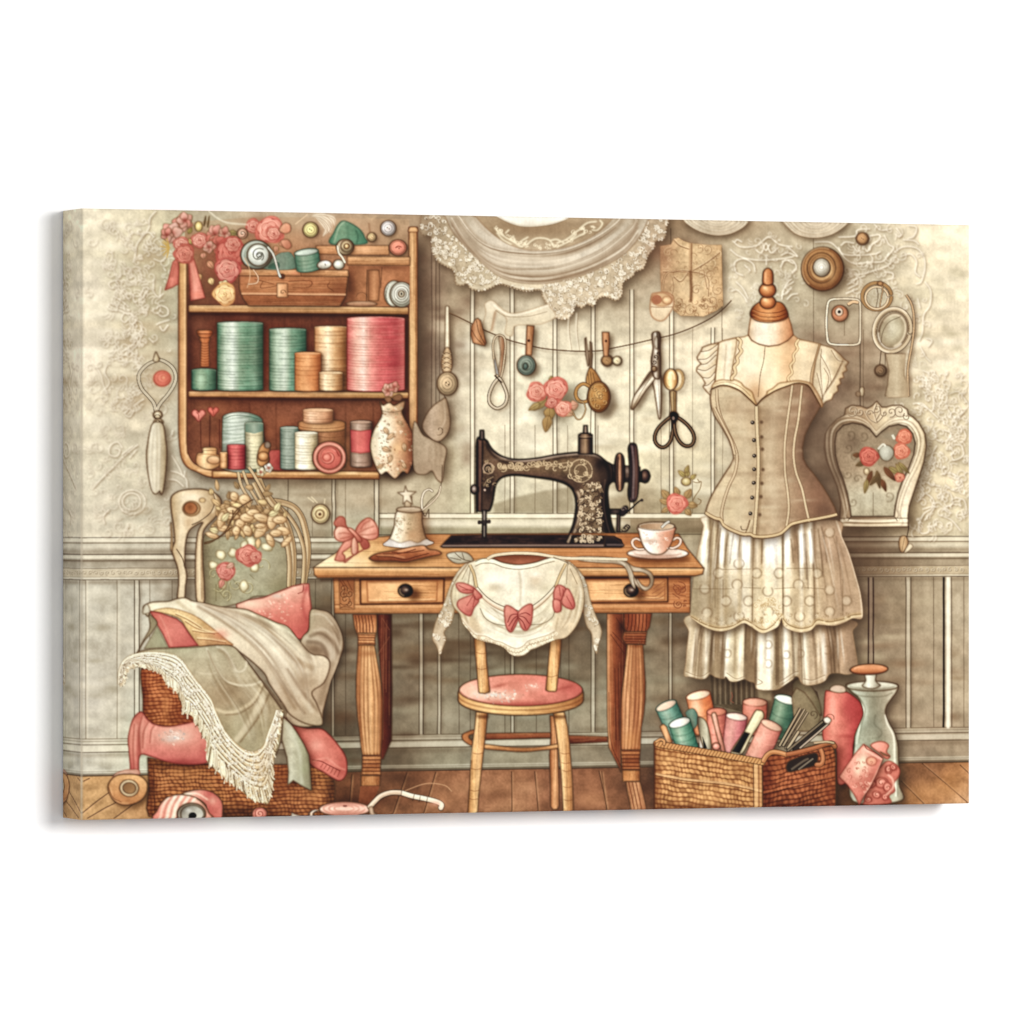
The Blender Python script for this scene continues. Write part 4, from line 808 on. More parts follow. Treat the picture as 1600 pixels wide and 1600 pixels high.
for i in range(120):
    x, y = rng.uniform(965, 1310), rng.uniform(300, 850); c = [(150, 104, 74), (240, 230, 206), (130, 100, 72), (206, 150, 114), (160, 154, 124)][rng.randint(5)]
    S(curl(x, y, rng.uniform(5, 16), rng.rand()*360, .7), rng.uniform(.7, 1.8), c, .5)
B(1130, 350, 110, 30, (150, 112, 84), .4); B(1000, 620, 40, 200, (206, 184, 154), .5)
for x, y, l, a in ((1070,470,70,60),(1150,520,80,140),(1230,600,70,80),(1050,640,80,20),(1130,700,70,110),(1220,760,60,60),(1060,780,60,150),(1180,420,50,30)): leaf(x, y, l, l*.5, a, (214, 180, 144), 0, True)
S([(1048,330),(1130,342),(1214,330)], 1., INK, .45); clip()
P('printed_blossom', None, 'small pink blossom tucked behind the vase mouth'); bloom(1100, 160, 60, 6, (236, 160, 150), (250, 206, 196)); bloom(1150, 130, 50, 5, (224, 110, 110))
F([(1140,215),(1190,190),(1220,210),(1200,245),(1150,240)], (136, 96, 70), 1, 1, (INK, .9, .6)); F([(1070,225),(1110,215),(1130,240),(1100,262)], (150, 108, 80), 1, 1, (INK, .9, .6))
# ---- left wall: hanging hoop with coral button, folded cloth ------------------
O(120, 320)
hoop = P('printed_hook_hanger', None, 'twisted wire hoop with a coral button and a hanging cream cloth')
hp_ = [(655,1300),(590,1330),(530,1390),(515,1450),(540,1530),(600,1600),(640,1650),(655,1700),(662,1760),(672,1700),(700,1650),(760,1580),(810,1500),(825,1430),(800,1360),(740,1310),(680,1290)]
S(np.add(hp_, (12, 12)), 4, (120, 100, 76), .4, 2); F(hp_, (186, 172, 144), 1, 1, None, .05, .35)
S(hp_+[hp_[0]], 5.6, (84, 66, 48), .9, 0, 1, 1); S(hp_+[hp_[0]], 3.2, (232, 222, 196), .95); S(hp_+[hp_[0]], .8, (128, 106, 80), .6)
F([(645,1260),(660,1225),(678,1260),(690,1290),(670,1310),(640,1300)], ('h', (226, 214, 184), (180, 160, 124)), 1, 1, (INK, 1, .7))
O(120, 580)
F(E(675, 365, 38, 34), ('r', (236, 228, 204), (198, 182, 150), (140, 120, 92)), 1, 1, (INK, 1.1, .8)); S(E(672, 380, 24, 18, 0, 12, 0, 350), 1.2, INK, .6, 0, 0); F(E(680, 425, 40, 28), ('r', (220, 206, 174), (170, 150, 118)), 1, 1, (INK, 1, .7))
S(curl(670, 425, 22, 0, 1), 1, INK, .6); S(curl(695, 425, 18, 90, 1), 1, INK, .6)
kn = [(640,430),(610,500),(590,610),(580,700),(590,820),(610,930),(635,1010),(665,1020),(690,995),(705,1030),(722,980),(740,850),(750,690),(740,570),(715,440)]
SH(kn, 7, 5, 4, .5); M = F(kn, ('h', (186, 172, 142), (226, 218, 194), (216, 206, 178), (196, 182, 152), (160, 142, 112)), 1, 1, (INK, 1.1, .75)); clip(M)
for p in ([(650,450),(630,600),(620,800),(640,1000)], [(690,450),(700,600),(695,800),(690,1000)], [(665,440),(665,700),(660,1000)]): S(p, 3, (150, 132, 104), .4, 1.2); S(np.add(p, (-12, 0)), 3, (240, 234, 214), .6, 1.2)
clip()
O(120, 320); P('printed_button', None, 'coral button inside the wire hoop'); B(690, 1450, 80, 70, (222, 160, 130), .4); F(E(712, 1448, 72, 66), ('r', (240, 150, 122), (228, 128, 104), (196, 92, 74)), 1, 1, ((140, 60, 44), 1., .7)); S(E(718, 1442, 46, 40, 0, 16, 0, 350), 1.4, (190, 84, 64), .6, .3, 0); F(E(722, 1440, 20, 18), (238, 158, 124), 1, 0, ((170, 76, 56), .9, .7))
# ---- dark cloth pouches under the shelf's right end ---------------------------
B_ = P('printed_hanging_pouch', None, 'beige leaf shaped pouch and cloth hanging at the right of the shelf')
O(660, 580)
c1 = [(-45,220),(20,350),(10,440),(0,520),(60,560),(130,585),(200,520),(228,440),(220,340),(200,240),(180,220),(120,270),(60,330)]
c1 = [(0,470),(30,370),(90,290),(160,240),(195,225),(222,330),(232,430),(210,520),(135,585),(60,550)]
c2 = [(-70,420),(0,525),(60,560),(130,590),(200,650),(180,780),(165,920),(120,900),(80,830),(20,860),(-60,840),(-80,700)]
SH(c2, 8, 4, 5, .5); M = F(c2, ('h', (168, 148, 124), (190, 170, 144), (170, 150, 124)), 1, 1, (INK, 1., .7), .08); clip(M); B(30, 820, 120, 90, (140, 118, 96), .4)
for x in (60, 110, 150): S([(x, 620), (x+6, 700), (x-4, 760)], 2, (130, 108, 86), .4, 1)
clip()
SH(c1, 6, 4, 4, .5); M = F(c1, ('h', (150, 128, 108), (186, 164, 140), (176, 154, 128), (146, 124, 100)), 1, 1, (INK, 1., .75), .08); clip(M); S([(180,250),(190,400),(150,480),(110,500)], 2, (206, 186, 160), .5, .8); S(curl(140, 490, 45, 180, .8), 1.1, INK, .5); clip()
S([(165,780),(160,920),(130,1010),(60,1080),(10,1140)], 1.3, INK, .55)
S([(195,225),(185,210),(180,200)], 1.2, INK, .6)
# ---- string with pegs ---------------------------------------------------------
use(wall_id); O(660, 320)
# folded paper hanging under the lace
P('printed_cloth_strip', None, 'cream cloth strip draped behind the string'); st = [(520,830),(560,800),(600,810),(680,880),(760,905),(880,880),(1040,830),(1060,850),(1110,930),(1000,990),(880,1000),(770,1010),(750,1090),(690,1070),(700,950),(610,880),(570,1050),(500,1030),(530,900)]
F(st, ('v', (226, 214, 188), (206, 192, 162)), 1, 1, ((140, 118, 92), 1, .6)); S([(590,830),(680,900),(800,915),(1050,840)], 2, (244, 236, 214), .8, .5); S([(610,880),(700,930),(880,930),(1040,890)], 1., (130, 108, 82), .5); S([(610,890),(580,1050)], 3, (164, 120, 88), .5, 1)
for x in (1220, 1285): S([(x, 900), (x-4, 1050), (x+14, 1190)], 2.2, (236, 226, 202), .6, .5); S([(x+14, 900), (x+6, 1050), (x+26, 1220)], 1, (140, 118, 92), .5)
ndl = P('printed_bodkin', None, 'pale bodkin with a round coiled end beside the shelf')
SH([(190,850),(225,850),(240,1340),(160,1340)], 5, 4, 3, .5, s=0)
F([(193,850),(208,842),(222,850),(225,1000),(228,1200),(188,1200),(190,1000)], ('h', (206, 190, 162), (232, 220, 194), (176, 156, 126)), 0, 1, (INK, 1, .7))
F([(190,1200),(226,1200),(248,1300),(235,1395),(175,1395),(158,1310)], ('h', (150, 122, 92), (206, 180, 144), (160, 132, 100)), 1, 1, (INK, 1, .75))
for y in (1240, 1280, 1320, 1360): S([(170, y+14), (200, y-8), (240, y+10)], 1.2, INK, .6); S([(165, y), (200, y+20), (236, y)], 1, (226, 206, 170), .6)
button(208, 1490, 86, (190, 166, 132), rings=3, ry=98)
string = P('printed_clothes_line', None, 'brown string strung across the boarded wall')
sp = [(665+155-600,900),(300,935),(400,985),(520,1045),(600,1080),(730,1130),(850,1162),(1000,1196),(1150,1212),(1280,1220),(1400,1220),(1500,1214)]
sp = list(np.array(sp)*.1875+[660, 320])+list(np.array([(90,1195),(250,1162),(430,1120),(600,1080),(760,1020),(900,950),(1000,880),(1080,800)])*.1875+[940, 320])
sd = spl(np.array(sp), False); LN([sd+[2, 4]], 2, (120, 98, 74), .35, 1.2); LN([sd], 2., (88, 64, 46), .95, 0, 1); LN([sd-[0, .5]], .7, (190, 160, 122), .6)
def peg(p, l):
    P('printed_clothes_peg', None, l); SH(p, 6, 4, 3, .5, s=0); M = F(p, ('h', (150, 100, 66), (206, 158, 116), (184, 134, 92), (140, 92, 60)), 0, 1, (INK, 1.1, .8)); grain(M, 6, False); return M
peg([(440,955),(462,945),(485,965),(532,1150),(520,1175),(490,1170),(420,1150),(402,1080),(408,1010)], 'greyish wooden peg leaning at the left of the string'); S([(450,960),(470,1060),(520,1160)], 1.1, INK, .6); S([(410,1040),(450,1110),(500,1160)], 1.1, INK, .5)
tb = P('printed_button', None, 'teal ringed button hanging from a peg')
SH(E(868, 1340, 80, 84), 5, 5, 3, .5); button(866, 1338, 78, (134, 158, 150), (40, 60, 60), 84, 2, 0); F(E(858, 1345, 22, 30), ('r', (120, 150, 146), (64, 92, 92)), 1, 1, (INK, 1, .7)); 
peg([(870,1005),(932,1010),(910,1255),(860,1250)], 'tan peg holding the teal button'); F(E(887, 1132, 12), (90, 50, 34), 1, 0, None)
button(1540, 1298, 48, (170, 136, 96), rings=1); peg([(1498,1060),(1556,1062),(1560,1160),(1548,1262),(1512,1262),(1500,1160)], 'tan peg at the middle of the string'); F(E(1530, 1135, 10, 12), (96, 58, 40), 1, 0, None)
O(940, 320); button(130, 1300, 38, (216, 200, 164), rings=1)
# thin looped needle holder
O(660, 320)
lo = P('printed_thread_snips', None, 'thin grey thread snips with a looped handle hanging on the string')
up_ = [(596,1290),(588,1180),(600,1115),(635,1085),(680,1105),(692,1180),(680,1300),(664,1400),(640,1460),(622,1420)]
dn = [(628,1450),(590,1500),(558,1580),(560,1650),(600,1690),(640,1695),(690,1660),(706,1590),(680,1510),(645,1450)]
for p in (up_, dn): S(np.add(p+[p[0]], (18, 14)), 5, (120, 96, 72), .4, 2)
F([(640,1100),(690,1130),(690,1300),(660,1420),(632,1420),(650,1250)], ('h', (220, 206, 180), (166, 130, 100), (140, 104, 78)), 1, 1, (INK, 1, .7))
F([(592,1240),(600,1330),(622,1450),(640,1440),(612,1300)], ('h', (150, 156, 158), (206, 206, 198)), 1, 1, (INK, 1, .7))
S(up_, 3.6, (92, 72, 54), .9, 0, 1, 1); S(up_, 1.8, (222, 204, 172), .9); S(dn+[dn[0]], 6, (84, 68, 52), .9, 0, 1, 1); S(dn+[dn[0]], 3.4, (196, 180, 152), .95); S(np.add(dn+[dn[0]], (-3, -3)), 1.2, (236, 226, 206), .7); S([(600,1420),(660,1480)], 2.4, INK, .8)
# rose cluster
O(660, 580)
P('printed_rose_cluster', None, 'three coral roses with olive leaves pinned on the boarded wall')
SH(E(1080, 220, 190, 150), 10, 8, 7, .45)
leaf(1040, 230, 150, 60, 140, (164, 140, 96)); leaf(980, 270, 110, 50, 150, (180, 156, 108)); leaf(1060, 300, 110, 90, 90, (170, 140, 92)); leaf(1050, 370, 140, 76, 100, (176, 146, 98)); leaf(1180, 330, 90, 70, 20, (200, 160, 128)); leaf(1230, 290, 70, 80, -10, (196, 150, 124)); leaf(1075, 90, 50, 40, -90, (176, 156, 100))
rose(952, 172, 80, (236, 150, 132), (250, 200, 182), (176, 70, 60)); rose(1112, 152, 98, (232, 138, 122), (250, 196, 180), (170, 62, 56)); rose(1170, 310, 68, (236, 160, 138), (250, 204, 184), (176, 78, 64)); rose(1078, 262, 48, (226, 140, 124))
# gold scissors
P('printed_gold_scissors', None, 'gold ornate scissors hanging point upward on the string')
O(660, 320)
F([(1352,1115),(1365,1105),(1395,1330),(1378,1345),(1360,1250)], ('h', (104, 84, 66), (176, 158, 136), (120, 98, 76)), 0, 1, (INK, 1, .8)); F([(1395,1140),(1412,1150),(1420,1260),(1412,1370),(1392,1370)], ('h', (150, 130, 106), (96, 74, 56)), 0, 1, (INK, 1, .8))
O(660, 580)
SH(E(1480, 220, 100, 130), 8, 8, 4, .5)
gd = ('r', (214, 170, 104), (182, 132, 72), (126, 84, 44))
F([(1380,0),(1400,-30),(1440,0),(1490,80),(1500,120),(1420,140),(1370,120),(1365,60)], ('h', (196, 150, 90), (150, 104, 58)), 1, 1, (INK, 1, .8))
for p in ([(1380,20),(1390,100)], [(1420,10),(1440,100)], [(1400,0),(1410,110)]): S(p, 1, INK, .6)
lp_ = [(1400,130),(1340,105),(1290,140),(1278,200),(1310,250),(1370,250),(1390,200)]
S(lp_+[lp_[0]], 6, (92, 62, 36), .9, 0, 1, 1); S(lp_+[lp_[0]], 3.8, (190, 144, 84), .95)
lp2 = [(1290,250),(1340,260),(1360,320),(1330,390),(1290,400),(1255,350)]; S(lp2, 2.6, (104, 76, 50), .85, 0, 1, 1); S(lp2, 1.2, (206, 180, 136), .8)
M = F(E(1470, 215, 94, 128), gd, 1, 1, (INK, 1.3, .9)); clip(M)
S(E(1470, 215, 80, 112, 0, 28, 0, 358), 1.3, (92, 58, 30), .7, 0, 0); S(E(1468, 212, 74, 106, 0, 20, 120, 300), 1.4, (238, 206, 142), .7, .3, 0)
for p in (curl(1470, 190, 42, 30, 1.4), curl(1440, 150, 26, 200, 1.1), curl(1510, 160, 24, 0, 1.1), curl(1465, 295, 32, 90, 1.4), curl(1420, 240, 24, 20, 1.), curl(1520, 260, 26, 140, 1.), curl(1490, 220, 30, 250, 1.2)): S(p, 1.2, (88, 54, 28), .75); S(np.add(p, (-3, -3)), 1, (240, 206, 140), .5)
clip()
# big scissors
O(940, 320)
P('printed_scissors', None, 'grey open scissors hanging by their handles from the string')
b1 = [(405,1390),(440,1400),(450,1440),(360,1560),(300,1660),(262,1705),(246,1690),(270,1600),(330,1500)]
b2 = [(425,1440),(492,1420),(500,1560),(498,1700),(492,1775),(476,1775),(455,1650),(440,1550)]
SH(b1, 7, 3, 3, .5); SH(b2, 6, 3, 3, .4)
F(b2, ('h', (150, 132, 110), (222, 210, 188), (240, 232, 214), (150, 130, 108)), 1, 1, (INK, 1.2, .85)); S([(470,1450),(478,1600),(484,1760)], 1, (130, 110, 88), .6); S([(490,1450),(494,1600),(490,1740)], 1.6, (96, 78, 60), .6)
F(b1, ('a', 330, 1500, 390, 1560, (120, 100, 80), (236, 226, 204), (206, 192, 166), (150, 130, 104)), 1, 1, (INK, 1.2, .85)); S([(425,1420),(340,1545),(262,1690)], 1, (120, 100, 78), .6)
hd = [(425,1390),(412,1300),(428,1200),(420,1110),(424,1070),(450,1058),(480,1062),(490,1110),(488,1200),(492,1300),(486,1440),(440,1440)]
SH(hd, 5, 3, 3, .5); M = F(hd, ('h', (96, 82, 68), (172, 156, 138), (210, 198, 180), (120, 102, 84), (84, 66, 52)), 1, 1, (INK, 1.3, .9)); clip(M)
S([(450,1065),(455,1130),(452,1230)], 3, (236, 230, 216), .8, .6); S([(460,1060),(466,1140),(470,1200)], 2.2, (70, 54, 42), .8, .4); F(E(455, 1150, 12, 55), (216, 208, 190), 1, 0, (INK, .8, .6))
for p in (curl(450, 1270, 22, 0, 1.2), curl(440, 1310, 22, 120, 1.1), curl(470, 1240, 18, 60, 1)): S(p, 1.2, INK, .75)
clip(); F(E(438, 1368, 24), ('r', (220, 200, 170), (150, 124, 92), (96, 72, 50)), 1, 1, (INK, 1.1, .85)); S([(426,1368),(450,1366)], 1, INK, .7)
# black handled shears
P('printed_shears', None, 'shears with a gold oval top and black loop handles')
S(np.add(E(600, 1450, 75, 95, 0, 20, 0, 350), (36, 20)), 4, (120, 96, 70), .4, 2, 0)
F(E(630, 1460, 60, 90, 8), (206, 180, 132), 1, 1, (INK, 1, .6), .06); F(E(628, 1460, 44, 74, 8), (224, 208, 172), 1, 1, ((130, 96, 56), .9, .7))
M = F(E(576, 1455, 60, 88), ('h', (170, 124, 70), (226, 190, 130), (246, 226, 180), (206, 162, 102), (156, 110, 60)), 1, 1, (INK, 1.2, .85)); S(E(574, 1452, 44, 70, 0, 20, 90, 280), 1.4, (120, 80, 42), .6, .3, 0); S(E(582, 1455, 24, 60, 0, 12, 180, 360), 2.4, (252, 240, 206), .7, .8, 0)
O(940, 580)
F([(566,170),(590,160),(625,170),(622,340),(640,380),(560,380),(580,330)], ('h', (110, 88, 62), (196, 172, 130), (150, 122, 84), (92, 68, 46)), 0, 1, (INK, 1.1, .85)); S([(600,175),(602,340)], 1.2, (70, 50, 34), .7)
h1 = [(592,372),(540,408),(476,470),(446,530),(448,590),(486,630),(530,630),(572,585),(592,510),(596,430)]; h2 = [(600,372),(660,402),(726,460),(766,525),(768,585),(740,620),(690,620),(645,580),(614,510),(604,430)]
for h in (h1, h2): S(np.add(h+[h[0]], (20, 14)), 6, (130, 106, 80), .4, 2)
for h in (h1, h2): S(h+[h[0]], 6.6, (48, 34, 26), .95, 0, 1, 1); S(h+[h[0]], 3.2, (112, 88, 66), .8); S(np.add(h+[h[0]], (-2, -3)), 1, (176, 150, 120), .6)
F([(570,350),(600,335),(640,360),(630,410),(600,440),(575,400)], (44, 32, 28), 1, 1, (INK, 1, .8)); F(E(598, 392, 10, 14), (150, 128, 120), 1, 0, None)
# small rose on the ledge
P('printed_rose', None, 'small coral rose with brown leaves on the ledge behind the teacup')
B(640, 1110, 150, 60, (136, 112, 82), .4)
for x, y, l, w, a in ((560, 1100, 80, 50, 200), (560, 1060, 90, 60, 230), (640, 1040, 80, 50, 250), (700, 1060, 90, 60, 300), (720, 1110, 80, 56, 10), (700, 1150, 70, 50, 50), (560, 1140, 70, 40, 150)): leaf(x, y, l, w, a, (178, 148, 104))
rose(626, 1105, 84, (236, 132, 114), (250, 184, 164), (180, 66, 58), 10)
F(E(705, 920, 42, 36), ('r', (232, 222, 180), (196, 178, 128), (150, 130, 86)), 1, 1, (INK, .9, .6))
for x, y, l, w, a in ((700, 880, 80, 40, 220), (720, 880, 70, 40, 260), (740, 900, 60, 36, 320), (700, 850, 70, 34, 290)): leaf(x, y, l, w, a, (186, 170, 112))
SS_([[(760,920),(800,930),(830,920),(820,980),(780,1040),(760,1080)], [(820,930),(800,900)], [(800,1060),(830,1080),(810,1110),(770,1110)]], 1.4, (130, 104, 70), .75)
# ---- parchment card ------------------------------------------------------------
use(wall_id); O(940, 320)
B(500, 400, 110, 90, (140, 100, 80), .45); B(700, 320, 200, 60, (140, 106, 80), .3)
P('printed_parchment', None, 'tan parchment with scrolls and a knotted cord near the top')
pc = [(490,345),(580,330),(600,285),(640,275),(680,300),(740,320),(900,335),(1000,335),(1005,600),(1012,840),(960,880),(850,930),(760,925),(660,925),(600,880),(590,830),(500,800),(490,600)]
SH(pc, 5, 5, 5, .45); M = F(pc, ('h', (186, 152, 116), (206, 176, 134), (210, 182, 140), (196, 164, 122)), 0, 1, ((120, 90, 62), .8, .4), .16); clip(M)
for _ in range(40): S(curl(rng.uniform(500, 1000), rng.uniform(340, 900), rng.uniform(16, 50), rng.rand()*360, rng.uniform(.4, 1.)), 1.1, (140, 104, 74) if rng.rand() < .5 else (236, 212, 172), .4)
B(520, 420, 80, 160, (150, 110, 84), .5); B(760, 560, 200, 40, (170, 136, 98), .4); B(720, 700, 120, 90, (222, 196, 156), .5)
for p in ([(600,290),(650,340),(730,370)], [(510,560),(580,560),(720,555),(880,600),(890,760)], [(760,550),(880,480),(985,400)], [(590,600),(600,700),(570,800)], [(600,600),(660,640),(720,570)], [(850,540),(880,700)]): S(p, 1.8, (120, 84, 56), .7); S(np.add(p, (0, -8)), 1.4, (238, 214, 174), .6, .4)
for x, y, r, a in ((880, 370, 46, 0), (920, 800, 55, 30), (970, 710, 50, 120), (790, 710, 45, 200), (640, 800, 46, 60), (660, 880, 50, 20), (740, 880, 50, 160), (860, 840, 40, 90), (830, 570, 40, 0), (560, 400, 40, 180), (900, 580, 40, 250)): c = curl(x, y, r, a, 1.3); S(c, 1.3, (130, 94, 62), .6); S(c-[3, 3], 1.3, (236, 212, 172), .5, .3)
for _ in range(34): S(curl(rng.uniform(520, 1000), rng.uniform(780, 920), rng.uniform(10, 26), rng.rand()*360, 1.1), .9, (140, 104, 72), .5)
S([(745,300),(742,560),(748,700),(745,800)], 4.4, (120, 84, 56), .75, .4); S([(738,300),(736,540)], 2, (222, 190, 146), .8, .4); clip()
S([(510,710),(515,640),(545,570),(620,550),(720,560)], 2.6, (120, 84, 58), .8, 0, 1, 1); S([(510,710),(515,640),(545,570),(620,550),(720,560)], 1.2, (228, 196, 152), .8)
P('printed_baby_shoe', None, 'tan baby shoe hanging at the corner of the parchment')
F([(415,760),(440,735),(540,730),(590,760),(600,830),(570,900),(520,960),(470,965),(420,930),(405,860)], ('v', (206, 168, 130), (226, 206, 172), (216, 194, 160)), 1, 1, ((130, 90, 62), 1.1, .75)); F(E(500, 790, 86, 56, 4), (206, 172, 130), 1, 1, ((130, 90, 62), 1., .7)); F(E(460, 790, 42, 40), (176, 120, 88), 1, 0, None); F(E(545, 795, 40, 32), ('r', (236, 206, 162), (196, 156, 112)), 1, 0, ((130, 90, 62), 1, .7)); S([(410,850),(500,855),(590,850)], 1.2, (130, 90, 62), .7)
# ---- sewing machine -------------------------------------------------------------
mach = P('printed_sewing_machine', None, 'black vintage sewing machine with gold scrollwork on the table')
BLK = (44, 34, 32)
O(660, 580)
# the shade it throws on the wall
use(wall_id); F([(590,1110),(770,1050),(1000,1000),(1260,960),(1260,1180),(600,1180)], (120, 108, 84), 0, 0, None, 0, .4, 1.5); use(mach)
F([(150,1462),(185,1420),(238,1368),(500,1360),(1600,1372),(1640,1372),(1690,1460),(1660,1470),(170,1472)], ('v', (70, 52, 50), (52, 36, 36), (84, 60, 56)), 0, 1, (INK, 1.2, .9), .15)
O(940, 580); F([(40,1360),(110,1385),(188,1450),(180,1465),(0,1470),(0,1360)], ('v', (60, 46, 46), (50, 36, 38)), 0, 1, (INK, 1.2, .9)); O(660, 580)
S([(165,1456),(700,1452),(1300,1452),(1660,1454)], 2.6, (176, 150, 136), .8, .3, 0); S([(165,1466),(1660,1466)], 1.4, (24, 18, 18), .9, 0, 0); S([(1640,1450),(1675,1452)], 2, (196, 180, 170), .5, .4)
for _ in range(60): x = rng.uniform(260, 1560); y = rng.uniform(1375, 1432); S([(x, y), (x+rng.uniform(20, 120), y+rng.uniform(-4, 4))], 1.2, (120, 88, 74) if rng.rand() < .6 else (30, 22, 22), .3, .4)
# axle, wheel, knob
wh = P('hand_wheel', mach)
O(940, 580)
def met(p, st, s=1, ol=1.2): return F(p, ('h',)+st, s, 1, ((20, 14, 14), ol, .9), .08)
met([(-40,770),(110,780),(320,800),(320,920),(110,920),(-40,920)], ((40, 30, 30), (120, 104, 98), (60, 46, 44), (110, 92, 84), (36, 28, 28)), 0)
F([(-40,800),(320,815),(320,850),(-40,840)], (166, 150, 142), 0, 0, None, .1, .5, 1.5); F([(-40,880),(320,890),(320,925),(-40,925)], (20, 16, 18), 0, 0, None, 0, .6, 1.5)
M = met([(115,730),(130,692),(160,685),(184,720),(192,800),(190,900),(178,975),(152,1000),(128,980),(112,900),(108,800)], ((28, 22, 24), (110, 80, 68), (196, 150, 116), (84, 62, 56), (40, 30, 32))); clip(M); S([(140,710),(132,840),(140,980)], 2, (24, 18, 20), .7, .6); S([(165,700),(172,840),(165,980)], 1.6, (30, 22, 24), .6, .5); clip()
M = met([(222,640),(238,605),(265,600),(290,620),(302,700),(312,840),(305,1000),(288,1070),(258,1090),(230,1075),(220,1000),(232,860),(226,720)], ((30, 24, 28), (92, 74, 74), (58, 44, 46), (120, 92, 88), (44, 32, 36))); clip(M); S([(255,620),(268,800),(262,1060)], 2.2, (176, 156, 156), .7, .8); S([(285,640),(298,820),(286,1040)], 3, (98, 68, 62), .7, 1); S([(238,640),(248,820),(240,1050)], 2, (20, 14, 18), .8, .8); clip()
M = F(E(362, 875, 40, 56), ('r', (150, 120, 106), (84, 64, 60), (34, 26, 28)), 1, 1, ((20, 14, 14), 1.2, .9)); F([(318,835),(340,830),(340,930),(318,925)], (40, 30, 32), 0, 1, None)
O(660, 580); use(mach)
body = [(455,572),(500,562),(538,580),(560,620),(600,668),(680,716),(790,736),(950,726),(1120,695),(1280,678),(1400,684),(1470,705),(1530,752),(1580,790),(1585,900),(1550,960),(1545,1050),(1560,1180),(1585,1300),(1630,1390),(1690,1420),(1690,1440),(1190,1430),(1210,1380),(1245,1310),(1270,1210),(1280,1110),(1268,1030),(1240,975),(1180,935),(1080,905),(940,885),(800,868),(710,872),(650,895),(612,945),(598,1010),(585,1090),(565,1150),(545,1166),(465,1164),(450,1140),(450,800)]
Mb = F(body, ('v', (96, 76, 64), (120, 96, 78), (92, 72, 62), (84, 68, 60), (66, 52, 48)), 1, 1, ((18, 12, 12), 1.8, .95), .2)
clip(Mb)
F([(455,575),(505,570),(500,900),(490,1165),(455,1160)], ('h', (60, 44, 44), (132, 100, 88), (110, 84, 74), (50, 38, 36)), 0, 0, None, .1)
S([(462,580),(462,1160)], 3, (34, 24, 26), .8, .6, 0); S([(505,590),(500,860),(492,1160)], 2, (30, 20, 20), .7, .6)
S([(540,590),(600,680),(690,728),(800,748),(960,738),(1130,706),(1290,690),(1400,696),(1470,718),(1520,765)], 3.2, (186, 168, 154), .8, .8); S([(530,580),(590,668),(680,716),(800,736),(1280,678),(1420,684)], 2, (18, 12, 14), .9, .6)
S([(530,600),(570,680),(660,750),(800,772),(960,762),(1140,728),(1300,712)], 2.4, (26, 18, 18), .7, 1)
B(900, 715, 300, 14, (206, 190, 172), .45, -4); B(1440, 800, 40, 60, (150, 128, 108), .4); B(560, 950, 60, 120, (36, 26, 28), .7); S([(600,1000),(618,940),(660,896),(720,874),(800,870),(940,888),(1090,908),(1190,938),(1250,985)], 5, (22, 15, 17), .9, 1.2)
S([(575,1000),(600,920),(650,870),(720,848),(800,846),(960,862),(1120,882),(1230,920)], 2.2, (120, 96, 84), .55, .8)
B(1480, 780, 70, 90, (40, 28, 28), .8); B(1520, 1100, 60, 260, (32, 22, 24), .9); B(1580, 1330, 80, 110, (30, 22, 22), .9); S([(1500,740),(1545,800),(1560,900),(1530,1000),(1530,1150),(1560,1290),(1620,1400)], 7, (24, 17, 20), .85, 2)
S([(1525,900),(1512,1000),(1515,1140),(1540,1270),(1570,1370)], 1.8, (140, 116, 100), .5, .8)
# inner edge of the column: bright bevel
S([(1290,1000),(1312,1060),(1310,1180),(1285,1290),(1245,1380),(1225,1430)], 4.4, (206, 184, 156), .85, 1); S([(1270,1010),(1290,1100),(1282,1210),(1255,1310),(1205,1430)], 4, (50, 38, 36), .8, 1)
B(1240, 880, 90, 60, (60, 46, 40), .5)
# gold scrollwork
GL, GD_ = (204, 182, 146), (122, 102, 80)
def gold(n, px, py, r0, r1, a=.85):
    A = []
    for _ in range(n):
        t = rng.rand(); x = px(t); y = py(t, x); A.append(curl(x, y, rng.uniform(r0, r1), rng.rand()*360, rng.uniform(.7, 1.4), rng.choice([-1, 1])))
    SS_(A, 1.5, GD_, a*.7); SS_(A[::2], 1.1, GL, a); return A
F([(630,775),(760,790),(900,782),(1080,745),(1220,720),(1330,735),(1400,790),(1400,880),(1330,900),(1230,870),(1120,850),(960,838),(800,828),(650,832)], (124, 104, 80), 1, 0, None, .25, .65, 2)
gold(70, lambda t: 630+640*t, lambda t, x: 800+rng.uniform(-25, 22)-(x-700)*.03+(x > 1050)*rng.uniform(-25, 25), 12, 32)
S([(640,800),(760,810),(900,800),(1060,780),(1220,760)], 1.6, GL, .6)
gold(24, lambda t: rng.uniform(1220, 1400), lambda t, x: rng.uniform(730, 910), 12, 30)
for r in (95, 78, 52, 30): S(E(1320, 830, r, r*1.0, 0, 24, 0, 355), 1.5, GL if r in (95, 52) else GD_, .75, 0, 0)
A = []
for _ in range(230):
    y = rng.uniform(930, 1425); t = (y-930)/495; x = rng.uniform(1325-t*45, 1490+t*20); A.append(curl(x, y, rng.uniform(9, 24), rng.rand()*360, rng.uniform(.5, 1.1), rng.choice([-1, 1])))
F([(1330,950),(1440,940),(1490,1050),(1480,1200),(1510,1330),(1500,1425),(1250,1425),(1290,1340),(1330,1200),(1335,1060)], (112, 90, 68), 1, 0, None, .25, .55, 2)
SS_([a+[4, 5] for a in A], 1.6, (34, 25, 24), .6); SS_(A, 1.3, (150, 128, 102), .75); SS_(A[::3], 1., (214, 194, 162), .8)
